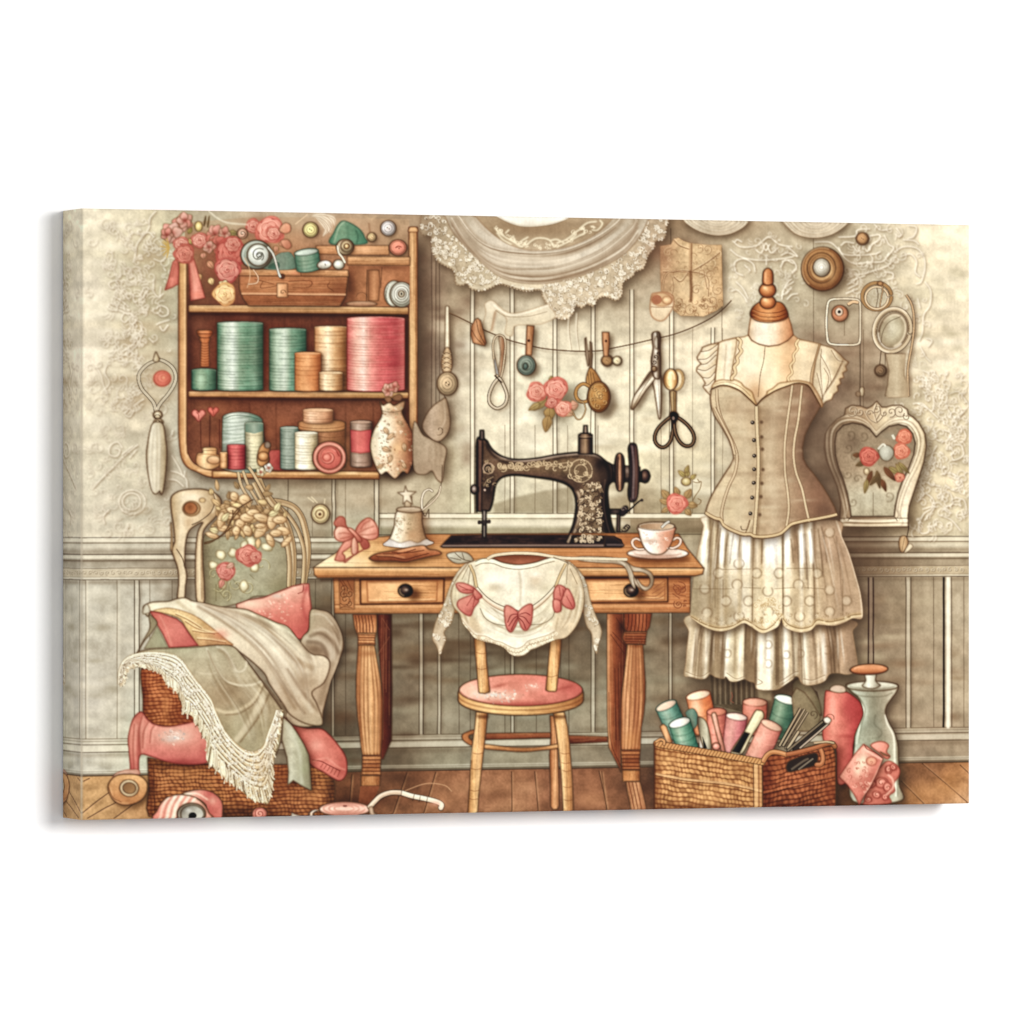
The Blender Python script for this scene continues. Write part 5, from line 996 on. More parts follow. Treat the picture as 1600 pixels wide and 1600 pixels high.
S(E(550, 810, 42, 44, 0, 20, 0, 350), 2, (186, 160, 138), .85, 0, 0); F(E(550, 812, 28, 30), ('r', (120, 96, 84), (50, 38, 38)), 1, 0, ((20, 14, 14), 1, .8)); gold(20, lambda t: rng.uniform(500, 620), lambda t, x: rng.uniform(750, 960), 10, 24, .55); S([(510,960),(540,910),(590,880)], 1.6, GL, .5); F(E(520, 990, 9), (206, 180, 166), 1, 0, None)
clip()
def post(p, st): return met(p, st, 0, 1.3)
post([(480,492),(512,492),(516,570),(476,570)], ((30, 24, 26), (130, 116, 110), (44, 34, 34)))
post([(1345,452),(1374,452),(1378,525),(1340,525)], ((50, 40, 38), (176, 156, 140), (70, 54, 48))); post([(1302,530),(1320,518),(1395,518),(1416,530),(1418,690),(1300,690)], ((40, 30, 30), (132, 110, 92), (166, 140, 112), (80, 62, 54), (30, 22, 24))); S([(1304,560),(1414,560)], 1.2, (30, 20, 20), .7); S([(1304,545),(1414,545)], 1., (196, 172, 146), .5)
F(E(432, 985, 28, 38), ('r', (220, 206, 196), (130, 112, 104), (40, 30, 32)), 1, 1, ((20, 14, 14), 1.2, .9)); F(box(455, 965, 475, 1010), (50, 38, 38), 0, 1, None)
nb = P('needle_bar', mach); post([(500,1160),(532,1160),(530,1385),(502,1385)], ((60, 52, 48), (160, 150, 140), (50, 42, 40)))
post([(468,1252),(562,1246),(562,1262),(468,1268)], ((60, 50, 48), (140, 128, 118), (60, 50, 48))); F(E(474, 1260, 14, 18), (70, 58, 54), 1, 1, None); F(E(556, 1252, 14, 16), (70, 58, 54), 1, 1, None); S([(490,1340),(510,1310)], 1.6, INK, .7)
use(mach); O(940, 580)
post([(60,1150),(170,1150),(165,1190),(60,1190)], ((30, 22, 24), (90, 76, 72), (44, 34, 34))); S([(165,1195),(190,1190),(240,1150),(300,1095),(335,1070)], (3.4, 2.2), (40, 30, 32), .95, 0, 1, 1); F(E(335, 1075, 14, 13), (70, 58, 56), 1, 1, None); F(E(185, 1165, 26, 48, 30), (56, 44, 46), 1, 1, ((20, 14, 14), 1, .8)); S(curl(180, 1150, 24, 0, 1), 1.2, (150, 134, 126), .6)
post([(130,1190),(155,1190),(150,1340),(125,1340)], ((30, 22, 24), (110, 92, 84), (44, 34, 34))); S([(150,1340),(200,1330),(235,1300),(210,1280),(180,1310)], 2., (60, 46, 42), .9, 0, 1, 1); S(curl(200, 1310, 34, 90, 1.2), 1.6, (70, 54, 48), .8)
# ---- right wall pieces -------------------------------------------------------------
use(wall_id); O(1220, 320)
B(560, 520, 70, 160, (120, 98, 76), .35)
P('printed_button', None, 'large brown button with a pearl centre on the right wallpaper')
SH(E(345, 535, 176, 180), 8, 8, 4, .5); F(E(348, 535, 176, 182), ('r', (206, 168, 118), (190, 146, 96), (120, 80, 50)), 1, 1, (INK, 1.4, .9)); S(E(346, 532, 158, 164, 0, 30, 0, 358), 1.3, (108, 72, 46), .7, .3, 0); S(E(344, 530, 165, 172, 0, 24, 130, 290), 1.8, (236, 206, 160), .6, .6, 0)
F(E(338, 525, 118, 126), ('r', (226, 196, 146), (180, 140, 94), (150, 110, 70)), 1, 1, (INK, 1.1, .8)); F(E(338, 528, 96, 104), ('r', (150, 114, 78), (176, 138, 94), (206, 168, 118)), 1, 1, ((100, 66, 42), 1, .7)); B(420, 560, 30, 70, (226, 192, 140), .5)
F(E(348, 530, 68, 74), (150, 130, 108), 1, 1, None); F(E(340, 522, 72, 78), ('r', (244, 240, 228), (206, 198, 180), (128, 114, 96)), 1, 1, (INK, 1.1, .85))
for r in (54, 36, 18): S(E(340, 522, r, r*1.05, 0, 18, 0, 350), 1.1, (140, 126, 108), .6, .3, 0)
P('printed_button', None, 'tiny tan button near the top right of the wallpaper'); button(680, 282, 52, (188, 150, 108), rings=1)
P('printed_wire_frame', None, 'rounded square cream wire buckle holding an orange button')
sq = [(385,860),(400,805),(450,785),(600,785),(650,800),(662,850),(662,1000),(660,1120),(640,1160),(560,1168),(450,1165),(400,1150),(385,1100),(378,980)]
S(np.add(sq+[sq[0]], (8, 10)), 4, (110, 90, 70), .4, 2); F(sq, (170, 156, 132), 1, 1, None, .05, .3); S(sq+[sq[0]], 4.4, INK, .8, 0, 1, 1); S(sq+[sq[0]], 2.6, (222, 208, 180), .95); S(np.add(sq[9:14]+sq[:3], (4, -2)), 1, (248, 240, 220), .7)
S([(560,835),(600,810),(640,815)], 6, INK, .7); S([(560,830),(600,808),(640,813)], 4.2, (222, 190, 148), .95); S([(530,960),(530,1090)], 1, INK, .4)
P('printed_button', None, 'orange brown button with a white ring inside the wire frame'); button(492, 905, 68, (206, 144, 106), rings=0); F(E(486, 892, 34, 36), ('r', (240, 226, 208), (206, 180, 154)), 1, 1, (INK, .9, .7)); F(E(487, 892, 15), (60, 46, 38), 1, 0, None)
P('printed_ring_buckle', None, 'tan ring with an inner oval wire and a hanging pin')
S(np.add(E(800, 765, 118, 108, 0, 30, 0, 358), (8, 12)), 5, (110, 88, 66), .4, 2, 0)
S(E(800, 762, 122, 112, 0, 36, 0, 360), 6.4, INK, .75, 0, 0, 1); S(E(800, 762, 122, 112, 0, 36, 0, 360), 4.6, (176, 142, 98), .95, 0, 0); S(E(800, 775, 95, 92, 0, 36, 0, 360), 4.4, INK, .7, 0, 0, 1); S(E(800, 775, 95, 92, 0, 36, 0, 360), 2.6, (224, 202, 166), .95, 0, 0); F(E(800, 775, 78, 76), (178, 168, 142), 1, 1, None, .06, .5)
S([(830,650),(850,700),(840,760),(825,850)], 2.6, INK, .75); S([(830,650),(850,700),(840,760),(825,850)], 1.2, (206, 174, 132), .9); S([(800,690),(810,760),(795,850)], 1.4, INK, .5); F(E(828, 655, 22, 18), (190, 150, 106), 1, 1, (INK, 1, .7))
P('printed_oval_frame', None, 'cream oval hoop frame on the right wallpaper')
S(np.add(E(930, 1040, 155, 180, 12, 36, 0, 358), (14, 10)), 7, (104, 84, 66), .5, 3, 0)
S(E(930, 1045, 148, 178, 16, 40, 0, 360), 8.6, INK, .8, 0, 0, 1); S(E(930, 1045, 148, 178, 16, 40, 0, 360), 6.4, (206, 188, 156), .95, 0, 0); S(E(928, 1043, 158, 188, 16, 40, 80, 300), 1.6, (242, 232, 208), .8, .4, 0); S(E(930, 1045, 138, 168, 16, 40, 0, 360), 1.3, (110, 86, 62), .7, 0, 0)
F(E(935, 1050, 112, 148, 18), ('r', (206, 198, 172), (188, 178, 150), (150, 134, 108)), 1, 1, (INK, 1.1, .8)); S(E(935, 1050, 102, 138, 18, 28, 200, 420), 3.4, (230, 216, 186), .7, .5, 0); S(E(935, 1050, 116, 152, 18, 30, 30, 160), 2, (246, 238, 216), .8, .4, 0); S([(1000,930),(900,980),(850,1060),(835,1150)], 1.2, INK, .5); B(870, 1000, 40, 90, (140, 122, 98), .45)
P('printed_tape_strip', None, 'narrow tan strap hanging behind the oval frame')
for p in ([(1045,750),(1090,830),(1110,950),(1100,1120),(1060,1350),(1060,1500),(1065,1590)],): S(np.add(p, (14, 6)), 6, (100, 78, 60), .45, 2.5); S(p, 4.4, INK, .75, 0, 1, 1); S(p, 2.6, (206, 178, 140), .95)
fl_ = [(870,1240),(900,1380),(890,1500),(870,1590),(900,1605),(1060,1600),(1062,1500),(1030,1420),(1035,1240)]
F(fl_, ('h', (176, 158, 130), (196, 180, 150), (176, 156, 126)), 0, 1, (INK, 1, .6)); S([(1030,1240),(1035,1420),(1062,1500),(1060,1600),(880,1600)], 1.6, (222, 204, 170), .7, .4, 0)
P('printed_button', None, 'small grey brown button hanging on a thread below the oval frame'); S([(835,1220),(825,1330)], 1.6, INK, .7); S([(870,1240),(870,1330)], 1.2, INK, .6); button(832, 1382, 50, (140, 116, 92), rings=2)
P('printed_hook', None, 'small cream hook below the buckle'); O(1220, 580); F([(660,150),(680,130),(694,150),(690,200),(665,205)], ('h', (214, 200, 170), (160, 140, 112)), 1, 1, (INK, .9, .7)); F(E(645, 190, 20, 22), (150, 128, 104), 1, 1, (INK, .8, .5))
# leaf hanging on the rail
O(1220, 800)
# heart frame
P('printed_heart_frame', None, 'carved cream heart shaped frame with orange roses inside'); O(1220, 580)
ho = [(800,250),(840,300),(880,300),(930,285),(1000,285),(1055,320),(1060,360),(1100,380),(1150,430),(1200,520),(1212,620),(1190,760),(1150,880),(1110,1000),(1070,1120),(1060,1200),(1060,1295),(490,1295),(492,1200),(500,1100),(470,960),(420,840),(380,740),(362,640),(370,530),(410,460),(470,400),(530,370),(540,310),(590,285),(660,290),(720,310),(760,290)]
SH(ho, 9, 8, 7, .5, (84, 66, 50)); M = F(ho, ('h', (128, 108, 90), (160, 138, 112), (176, 152, 122), (214, 196, 162), (236, 222, 194), (206, 186, 150)), 0, 1, ((70, 50, 36), 1.3, .85), .08)
clip(M)
hi = [(795,550),(740,480),(680,445),(600,430),(520,450),(465,510),(450,590),(455,700),(480,800),(520,900),(555,1020),(575,1120),(585,1212),(945,1212),(955,1120),(975,1020),(1020,900),(1070,800),(1110,690),(1122,600),(1100,520),(1050,460),(980,442),(900,460),(840,505)]
c = np.array([795, 800])
for k_, col, w, a in ((1.05, (90, 68, 50), 1.3, .7), (1.09, (240, 228, 200), 2.2, .6), (1.13, (100, 76, 56), 1.2, .6), (1.19, (236, 222, 192), 2.2, .5), (1.25, (104, 80, 60), 1.1, .5)): S(c+(np.array(hi+[hi[0]])-c)*[k_, 1+(k_-1)*.8], w, col, a, .3)
for p in (curl(600, 330, 52, 30, 1.3), curl(660, 340, 40, 120, 1.2), curl(990, 330, 56, 150, 1.3, -1), curl(920, 340, 44, 30, 1.2), curl(800, 310, 36, 90, 1.1), curl(1050, 380, 34, 200, 1.1), [(700,330),(740,400),(790,430)], [(870,330),(840,390),(800,430)], [(800,270),(780,340),(800,420)], [(820,290),(830,340),(800,400)], curl(740, 350, 30, 0, 1), curl(860, 350, 30, 180, 1)): S(p, 1.5, (90, 66, 48), .75); S(np.add(p, (-5, -4)), 1.4, (244, 232, 204), .6, .3)
S([(490,1225),(1060,1225)], 1.2, (90, 68, 50), .7); S([(495,1245),(1055,1245)], 3, (240, 230, 204), .6, .6); S([(490,1265),(1060,1265)], 1.2, (110, 86, 62), .6); S([(500,1282),(1050,1282)], 3, (226, 210, 180), .6, .6)
S([(950,1215),(970,1245)], 1.4, INK, .6); S([(585,1215),(560,1245)], 1.4, INK, .6)
B(480, 900, 60, 300, (96, 76, 62), .45); clip()
M = F(hi, ('v', (146, 128, 106), (156, 137, 114), (170, 150, 124), (196, 184, 156), (176, 166, 140)), 0, 1, ((56, 40, 30), 1.5, .9), .12); clip(M)
B(600, 600, 90, 90, (110, 90, 76), .5); B(740, 1060, 160, 90, (190, 184, 160), .5); B(900, 540, 90, 40, (150, 140, 122), .5); B(1000, 1050, 60, 60, (206, 200, 176), .4); S([(770,1010),(770,1200)], 1, INK, .45)
for x, y, r in ((580, 530, 50), (560, 640, 46), (620, 720, 60), (560, 860, 40), (690, 540, 46), (900, 1040, 50), (640, 900, 40), (600, 1090, 40)): S(curl(x, y, r, rng.rand()*360, 1.1), 1.4, (92, 76, 60), .45, .4)
clip()
P('printed_rose_spray', None, 'spray of orange and red roses inside the heart frame')
for x, y, l, w, a in ((760, 830, 140, 40, 110), (800, 830, 150, 44, 80), (860, 800, 150, 50, 50), (900, 800, 150, 46, 30), (820, 860, 120, 44, 130), (960, 770, 130, 36, 60), (980, 760, 130, 34, 45), (700, 760, 80, 40, 160), (720, 900, 120, 40, 100), (840, 900, 110, 40, 70), (660, 700, 60, 40, 180)): leaf(x, y, l, w, a, [(118, 98, 70), (150, 134, 90), (120, 84, 60)][rng.randint(3)])
rose(735, 710, 78, (214, 98, 82), (236, 140, 122), (150, 54, 48)); rose(1028, 545, 62, (226, 128, 96), (246, 180, 146), (170, 74, 50)); rose(1005, 665, 66, (230, 136, 104), (248, 184, 152), (170, 74, 52)); rose(992, 885, 38, (216, 150, 106), (240, 196, 154))
F([(815,660),(850,620),(900,620),(940,660),(935,710),(890,750),(840,730)], ('r', (206, 200, 182), (166, 158, 140)), 1, 1, (INK, 1, .7)); S([(810,650),(850,610),(870,620)], 3, (226, 220, 202), .8); S([(930,530),(945,560)], 4, (226, 220, 200), .8); F(E(715, 835, 24, 28), ('r', (222, 204, 170), (170, 146, 112)), 1, 1, (INK, .8, .5))
P('printed_leaf_tag', None, 'brown leaf shaped tag hanging on the chair rail')
S([(1065,1290),(1062,1330),(1050,1380)], 1.6, INK, .7); M = F([(1000,1380),(1040,1375),(1062,1420),(1050,1470),(1010,1510),(988,1470),(985,1420)], ('h', (170, 140, 104), (206, 176, 134), (166, 134, 98)), 1, 1, (INK, 1., .8)); S([(1030,1385),(1010,1500)], 1, INK, .5); F([(1070,1440),(1100,1460),(1060,1500),(1030,1510)], (214, 200, 170), 1, 1, (INK, .8, .5))
use(wall_id); 
# ---- mannequin with corset and skirt -------------------------------------------------
mq = P('printed_dress_form', None, 'dress form in a laced cream corset and tiered skirt')
O(940, 320)
# soft shade beside the figure
use(wall_id); F([(1420,-0+200),(1420,200)], (0, 0, 0)) if False else None
O(1220, 580); B(330, 500, 130, 420, (112, 92, 78), .5); B(420, 900, 120, 250, (104, 84, 70), .45); O(1220, 800); B(640, 700, 70, 460, (96, 78, 64), .45); B(480, 1400, 200, 90, (92, 74, 60), .4)
use(mq); O(940, 320)
SKIN = [(1225,1085),(1190,1100),(1100,1112),(1010,1135),(968,1155),(960,1300),(950,1480),(960,1620),(1010,1700),(1290,1720),(1560,1700),(1800,1640),(1790,1460),(1830,1220),(1700,1140),(1640,1120),(1598,1085)]
M = F(SKIN, ('h', (226, 206, 168), (236, 218, 184), (240, 222, 186), (240, 214, 172), (222, 184, 138), (196, 160, 120)), 0, 1, ((110, 78, 50), 1.1, .8), .06); clip(M)
B(1250, 1300, 110, 180, (246, 234, 206), .8); B(1560, 1300, 80, 160, (226, 184, 134), .6); B(1290, 1560, 90, 110, (196, 150, 104), .65); B(1400, 1420, 90, 130, (246, 228, 194), .6); B(1580, 1130, 70, 60, (176, 124, 84), .5)
S([(1362,1180),(1350,1300),(1322,1420),(1305,1600)], 1.1, (110, 84, 60), .75); clip()
nk_ = P('form_neck', mq)
ng = [(1245,925),(1232,1000),(1222,1085),(1250,1130),(1310,1162),(1390,1180),(1480,1168),(1550,1132),(1598,1085),(1580,1000),(1556,930)]
M = F(ng, ('h', (214, 186, 150), (240, 226, 202), (246, 232, 208), (240, 216, 184), (222, 172, 126), (190, 128, 84)), 0, 1, ((96, 64, 42), 1.2, .85), .06); clip(M); S([(1222,1085),(1250,1130),(1310,1162),(1390,1180),(1480,1168),(1550,1132),(1598,1085)], 1.8, (110, 78, 52), .8); B(1400, 950, 200, 26, (150, 90, 50), .5); clip()
fn = P('finial', mq)
FW = (INK, 1.2, .85)
M = F([(1240,925),(1248,870),(1290,825),(1340,808),(1460,808),(1510,825),(1545,880),(1552,935),(1500,965),(1400,980),(1300,968)], ('h', (120, 62, 28), (206, 132, 72), (226, 156, 92), (190, 112, 56), (120, 62, 30)), 1, 1, FW, .08); clip(M)
for y in (880, 915, 945): S([(1240,y-20),(1320,y+14),(1400,y+22),(1480,y+14),(1552,y-16)], 1.5, (104, 52, 26), .75); S([(1260,y-2),(1340,y+22),(1420,y+26)], 1.3, (246, 190, 130), .6, .4)
clip()
for x, y, rx, ry in ((1385, 812, 66, 56), (1383, 712, 70, 62)): M = F(E(x, y, rx, ry), ('r', (236, 176, 112), (206, 132, 74), (128, 66, 32)), 1, 1, FW, .08); B(x-22, y-20, 20, 16, (252, 226, 180), .7)
F([(1345,660),(1342,600),(1352,550),(1385,528),(1420,550),(1430,600),(1425,660),(1385,672)], ('h', (150, 84, 44), (226, 156, 98), (206, 134, 78), (130, 70, 38)), 1, 1, FW, .08); S([(1365,560),(1362,640)], 2.2, (246, 200, 146), .7, .6); S([(1345,655),(1385,668),(1425,655)], 1.4, (96, 48, 24), .7)
# straps of the bodice
bod = P('lace_bodice', mq)
O(940, 320)
M = F([(968,1155),(1010,1135),(1100,1115),(1130,1110),(1120,1200),(1100,1300),(1080,1420),(1085,1480),(1010,1490),(945,1530),(950,1400),(960,1260)], ('h', (226, 208, 172), (240, 228, 200), (226, 206, 168)), 0, 1, ((110, 80, 52), 1.1, .75), .07)
S([(1040,1160),(1030,1300),(1020,1450)], 1.4, (170, 140, 104), .5, .5); S([(1070,1150),(1060,1320)], 3, (250, 244, 226), .6, 1)
edl = [(1130,1110),(1160,1140),(1150,1190),(1165,1220),(1130,1270),(1135,1310),(1105,1350),(1115,1400),(1085,1440),(1095,1480)]
S(edl, 6, (110, 80, 50), .7); S(edl, 4.2, (232, 210, 168), .95); S(np.add(edl, (-14, 0)), 1.1, (130, 98, 66), .6)
O(1220, 320)
M = F([(145,1120),(240,1140),(335,1162),(300,1260),(270,1400),(262,1500),(160,1480),(80,1480),(40,1490),(90,1400),(100,1300),(130,1200)], ('h', (226, 200, 158), (230, 210, 174), (206, 182, 146)), 0, 1, ((110, 80, 52), 1.1, .75), .07)
edr = [(150,1120),(125,1160),(140,1200),(105,1250),(110,1300),(80,1340),(95,1400),(60,1440),(75,1480)]; S(edr, 4.6, (120, 86, 54), .65); S(edr, 3, (232, 206, 160), .95)
S([(330,1165),(295,1290),(265,1400),(255,1500)], 6.4, (110, 82, 54), .75); S([(330,1165),(295,1290),(265,1400),(255,1500)], 4.4, (206, 178, 138), .95)
slv = P('frill_sleeve', mq)
sl = [(330,1165),(430,1192),(490,1245),(530,1288),(566,1312),(540,1345),(552,1380),(515,1400),(525,1440),(490,1450),(500,1490),(470,1510),(478,1550),(440,1580),(425,1620),(375,1640),(345,1670),(300,1620),(262,1560),(268,1450),(290,1300)]
M = F(sl, ('h', (206, 186, 152), (226, 210, 178), (206, 184, 148), (176, 150, 118)), 0, 1, ((96, 70, 48), 1.2, .85), .08); clip(M)
for p in ([(340,1200),(330,1350),(350,1600)], [(330,1250),(400,1380),(420,1480)], [(360,1360),(400,1440),(380,1540)], [(300,1400),(330,1520),(350,1620)], [(420,1210),(470,1290),(530,1310)], [(500,1330),(440,1450),(370,1560)]): S(p, 1.3, (110, 82, 58), .65); S(np.add(p, (12, 4)), 3, (244, 234, 208), .4, 1.2)
S([(520,1290),(480,1390),(430,1480),(360,1580),(340,1640)], 2, (110, 82, 56), .6, .4); clip()
O(940, 320)
sl = [(975,1150),(900,1165),(840,1188),(830,1215),(795,1270),(800,1290),(830,1325),(795,1355),(790,1385),(840,1440),(865,1490),(845,1515),(870,1550),(915,1595),(930,1560),(945,1440),(965,1260)]
M = F(sl, ('h', (236, 222, 192), (232, 216, 184), (206, 184, 146)), 0, 1, ((96, 70, 48), 1.3, .9), .07); clip(M)
for p in ([(970,1160),(900,1210),(830,1225)], [(960,1210),(880,1280),(800,1290)], [(955,1250),(880,1320),(830,1330)], [(950,1330),(870,1380),(800,1370)], [(945,1390),(900,1440),(845,1440)], [(940,1450),(890,1500),(850,1510)], [(935,1500),(900,1560)]): S(p, 1.3, (96, 70, 48), .75); S(np.add(p, (4, 10)), 2.6, (250, 244, 226), .5, 1)
clip()
# skirt, lower tier then upper tier
sk2 = P('lower_skirt_tier', mq, 'narrow pleated lower tier of the skirt')
O(940, 800)
# stand and shadow below the hem
use(mq); F([(905,1350),(1290,1390),(1300,1560),(1420,1570),(1430,1460),(1640,1380),(1800,1500),(1840,1700),(1300,1700),(910,1600)], ('h', (110, 94, 76), (96, 80, 64), (118, 100, 80), (110, 92, 74), (90, 72, 58)), 0, 1, None, .1)
for x in range(920, 1290, 22): S([(x, 1365), (x+4, 1600)], 1.3, (56, 44, 36) if (x//22) % 2 else (170, 154, 130), .55)
F([(1300,1480),(1420,1480),(1415,1570),(1310,1560)], (176, 160, 130), 0, 1, None, .08, .8, 1); S([(1080,1500),(1090,1540),(1075,1570),(1100,1590)], 1.6, (150, 96, 80), .7)
F([(1590,1450),(1640,1390),(1700,1390),(1790,1520),(1830,1640),(1800,1700),(1640,1640)], ('h', (120, 108, 84), (150, 136, 108), (110, 96, 74)), 1, 1, (INK, 1, .6), .08)
use(sk2)
t2 = [(738,860),(728,1000),(712,1140),(702,1260),(690,1360),(740,1372),(822,1392),(870,1382),(905,1350),(950,1375),(1015,1388),(1035,1370),(1070,1408),(1120,1412),(1190,1392),(1230,1410),(1275,1425),(1290,1470),(1340,1484),(1405,1484),(1470,1476),(1540,1430),(1590,1395),(1610,1370),(1640,1375),(1668,1425),(1720,1444),(1800,1432),(1860,1405),(1900,1350),(1960,1340),(2060,1352),(2130,1300),(2115,1150),(2090,1000),(2080,900),(1400,800)]
SH(t2, 5, 8, 7, .5, (70, 56, 44), 0)
pl = [(690,(176,158,128)),(740,(206,188,156)),(790,(196,178,146)),(830,(160,140,112)),(870,(206,190,160)),(915,(130,112,88)),(950,(170,150,120)),(1010,(150,130,104)),(1035,(236,228,202)),(1110,(200,184,150)),(1180,(226,212,180)),(1200,(140,120,94)),(1280,(150,128,100)),(1300,(226,214,188)),(1400,(236,228,206)),(1430,(176,158,128)),(1470,(150,132,104)),(1500,(170,150,122)),(1530,(240,234,214)),(1580,(206,186,152)),(1600,(216,204,176)),(1650,(170,148,118)),(1690,(226,214,184)),(1740,(190,168,138)),(1800,(206,184,152)),(1880,(176,150,122)),(1940,(140,116,92)),(2000,(190,162,132)),(2060,(166,140,114)),(2130,(150,124,100))]
M = F(t2, ('a', 690, 0, 2130, 0)+tuple(((x-690)/1440, c) for x, c in pl), 1, 1, ((140, 114, 86), 1., .6), .09); clip(M)
for x in (800, 825, 915, 922, 1010, 1030, 1195, 1285, 1295, 1455, 1470, 1505, 1590, 1600, 1660, 1680, 1770, 1780, 1900, 1925, 1960): dxx = (x-1400)*.05; S([(x-dxx*1.4, 900), (x, 1100), (x+dxx, 1440)], rng.uniform(1, 2), (90, 68, 50), .6, .3)
for x in (765, 880, 1050, 1160, 1330, 1400, 1540, 1700, 1840): dxx = (x-1400)*.05; S([(x-dxx, 960), (x, 1150), (x+dxx, 1420)], 4, (250, 244, 226), .4, 1.5)
B(1390, 1270, 20, 60, (255, 252, 240), .8); B(1390, 1110, 20, 26, (255, 252, 240), .9); B(1540, 1190, 20, 26, (255, 252, 240), .9); B(1545, 1270, 12, 40, (255, 252, 240), .7); B(1050, 1200, 20, 40, (250, 244, 226), .5)
pleats([(740,900),(720,1140),(700,1370)], [(2080,900),(2110,1140),(2125,1300)], 60, (252, 246, 230), (112, 88, 66), (.7, 2.4), (.25, .5), 2, .012)
for x in (1045, 1150, 1330, 1385, 1420, 1540, 1690, 1850): S([(x, 1000), (x+2, 1180), (x+(x-1400)*.04, 1350)], rng.uniform(3, 7), (255, 251, 238), .55, 1.4, 1, 0, 1)
for x, y in ((1050,1180),(1390,1105),(1390,1265),(1540,1190),(1660,1180),(1880,1150)): S(E(x, y, 30, 34, 0, 12, -130, 130), 1.4, (130, 106, 78), .6, .2, 0)
B(900, 940, 200, 40, (140, 120, 94), .55); B(1900, 940, 200, 60, (130, 106, 82), .5); B(1260, 980, 60, 40, (150, 128, 98), .5); B(1000, 1300, 260, 50, (160, 140, 110), .4)
for p in ([(700,1330),(820,1370),(900,1330)], [(1040,1340),(1120,1390),(1190,1370)], [(1480,1420),(1600,1340),(1640,1330)], [(1500,1440),(1600,1370)], [(1680,1390),(1760,1400),(1860,1360)], [(1300,1390),(1340,1420),(1300,1440)]): S(p, 1.2, (120, 94, 68), .6); S(np.add(p, (0, 8)), 1.6, (240, 228, 200), .4, .5)
clip()
sk1 = P('upper_skirt_tier', mq, 'wide pleated upper tier with a scalloped hem')
t1 = [(868,40),(850,120),(830,220),(800,340),(782,430),(770,540),(758,640),(748,740),(740,860),(780,905),(850,950),(930,985),(1010,992),(1090,970),(1180,925),(1240,950),(1290,985),(1340,1008),(1400,990),(1470,950),(1500,880),(1520,950),(1580,985),(1660,1002),(1740,985),(1790,940),(1850,940),(1940,945),(2020,920),(2090,885),(2172,878),(2160,700),(2120,540),(2060,340),(2000,200),(1955,70),(1400,100)]
pl1 = [(740,(176,160,128)),(800,(190,174,142)),(840,(226,214,188)),(870,(236,226,200)),(905,(150,130,100)),(940,(206,190,158)),(970,(160,140,110)),(1000,(246,240,222)),(1035,(170,152,122)),(1070,(236,228,206)),(1120,(250,246,234)),(1150,(190,172,142)),(1180,(250,248,238)),(1230,(244,238,220)),(1260,(176,154,122)),(1300,(236,220,190)),(1335,(190,168,134)),(1370,(250,246,232)),(1450,(254,250,240)),(1500,(240,230,206)),(1512,(150,128,98)),(1530,(250,244,230)),(1560,(250,246,236)),(1580,(206,186,156)),(1610,(160,136,110)),(1640,(170,148,122)),(1665,(246,240,228)),(1690,(180,158,130)),(1710,(206,188,160)),(1740,(238,228,206)),(1770,(150,126,102)),(1800,(190,168,140)),(1850,(176,150,124)),(1900,(190,164,136)),(1960,(170,144,118)),(2050,(176,150,124)),(2172,(166,140,114))]
SH(t1, 3, 7, 5, .5, (80, 60, 46), 0)
M = F(t1, ('a', 740, 0, 2172, 0)+tuple(((x-740)/1432, c) for x, c in pl1), 1, 1, ((130, 104, 78), 1., .65), .08); clip(M)
# the lower lace half of the tier is darker and warmer
F([(700,520),(900,500),(1100,430),(1250,460),(1500,430),(1600,470),(1900,440),(2200,520),(2200,1050),(700,1050)], ('h', (176, 160, 130), (170, 150, 118), (196, 178, 142), (222, 206, 168), (226, 208, 166), (206, 184, 146), (190, 166, 134), (180, 154, 126)), 1, 0, None, .12, .62, 10)
B(900, 700, 120, 160, (150, 132, 104), .5); B(1080, 830, 90, 70, (160, 140, 106), .5); B(1390, 760, 90, 160, (240, 224, 184), .7); B(1620, 740, 90, 60, (196, 178, 146), .5); B(2000, 600, 120, 260, (176, 148, 122), .5); B(1150, 560, 90, 60, (222, 206, 172), .6); B(1560, 560, 60, 120, (236, 222, 190), .5)
for x, y0, y1 in ((905, 60, 420), (945, 110, 640), (965, 130, 560), (1035, 180, 460), (1080, 180, 430), (1140, 220, 400), (1258, 210, 980), (1336, 230, 430), (1510, 200, 850), (1590, 220, 420), (1640, 200, 560), (1700, 180, 560), (1710, 180, 640), (1770, 140, 960), (1830, 140, 540), (1860, 120, 420), (1990, 200, 860)): dxx = (x-1400)*.06; S([(x-dxx, y0), (x, (y0+y1)/2), (x+dxx*.6, y1)], rng.uniform(1, 1.8), (96, 74, 54), .6, .3)
for x in (855, 1005, 1190, 1400, 1545, 1665, 1745): dxx = (x-1400)*.06; S([(x-dxx, 150), (x, 260), (x+dxx*.4, 420)], 5, (255, 252, 242), .6, 1.6)
pleats([(860,60),(800,400),(760,840)], [(1960,80),(2060,400),(2150,860)], 60, (252, 246, 230), (120, 96, 72), (.7, 2.2), (.2, .45), 2, .012)
for x, w in ((860, 3), (1010, 4), (1080, 3), (1130, 4), (1185, 4), (1230, 5), (1385, 8), (1425, 8), (1545, 6), (1665, 4), (1690, 3), (1745, 3)): dxx = (x-1400)*.05; S([(x-dxx, 130), (x, 260), (x+dxx*.4, rng.uniform(360, 470))], w*.8, (255, 253, 246), .7, 1.2, 1, 0, 1)
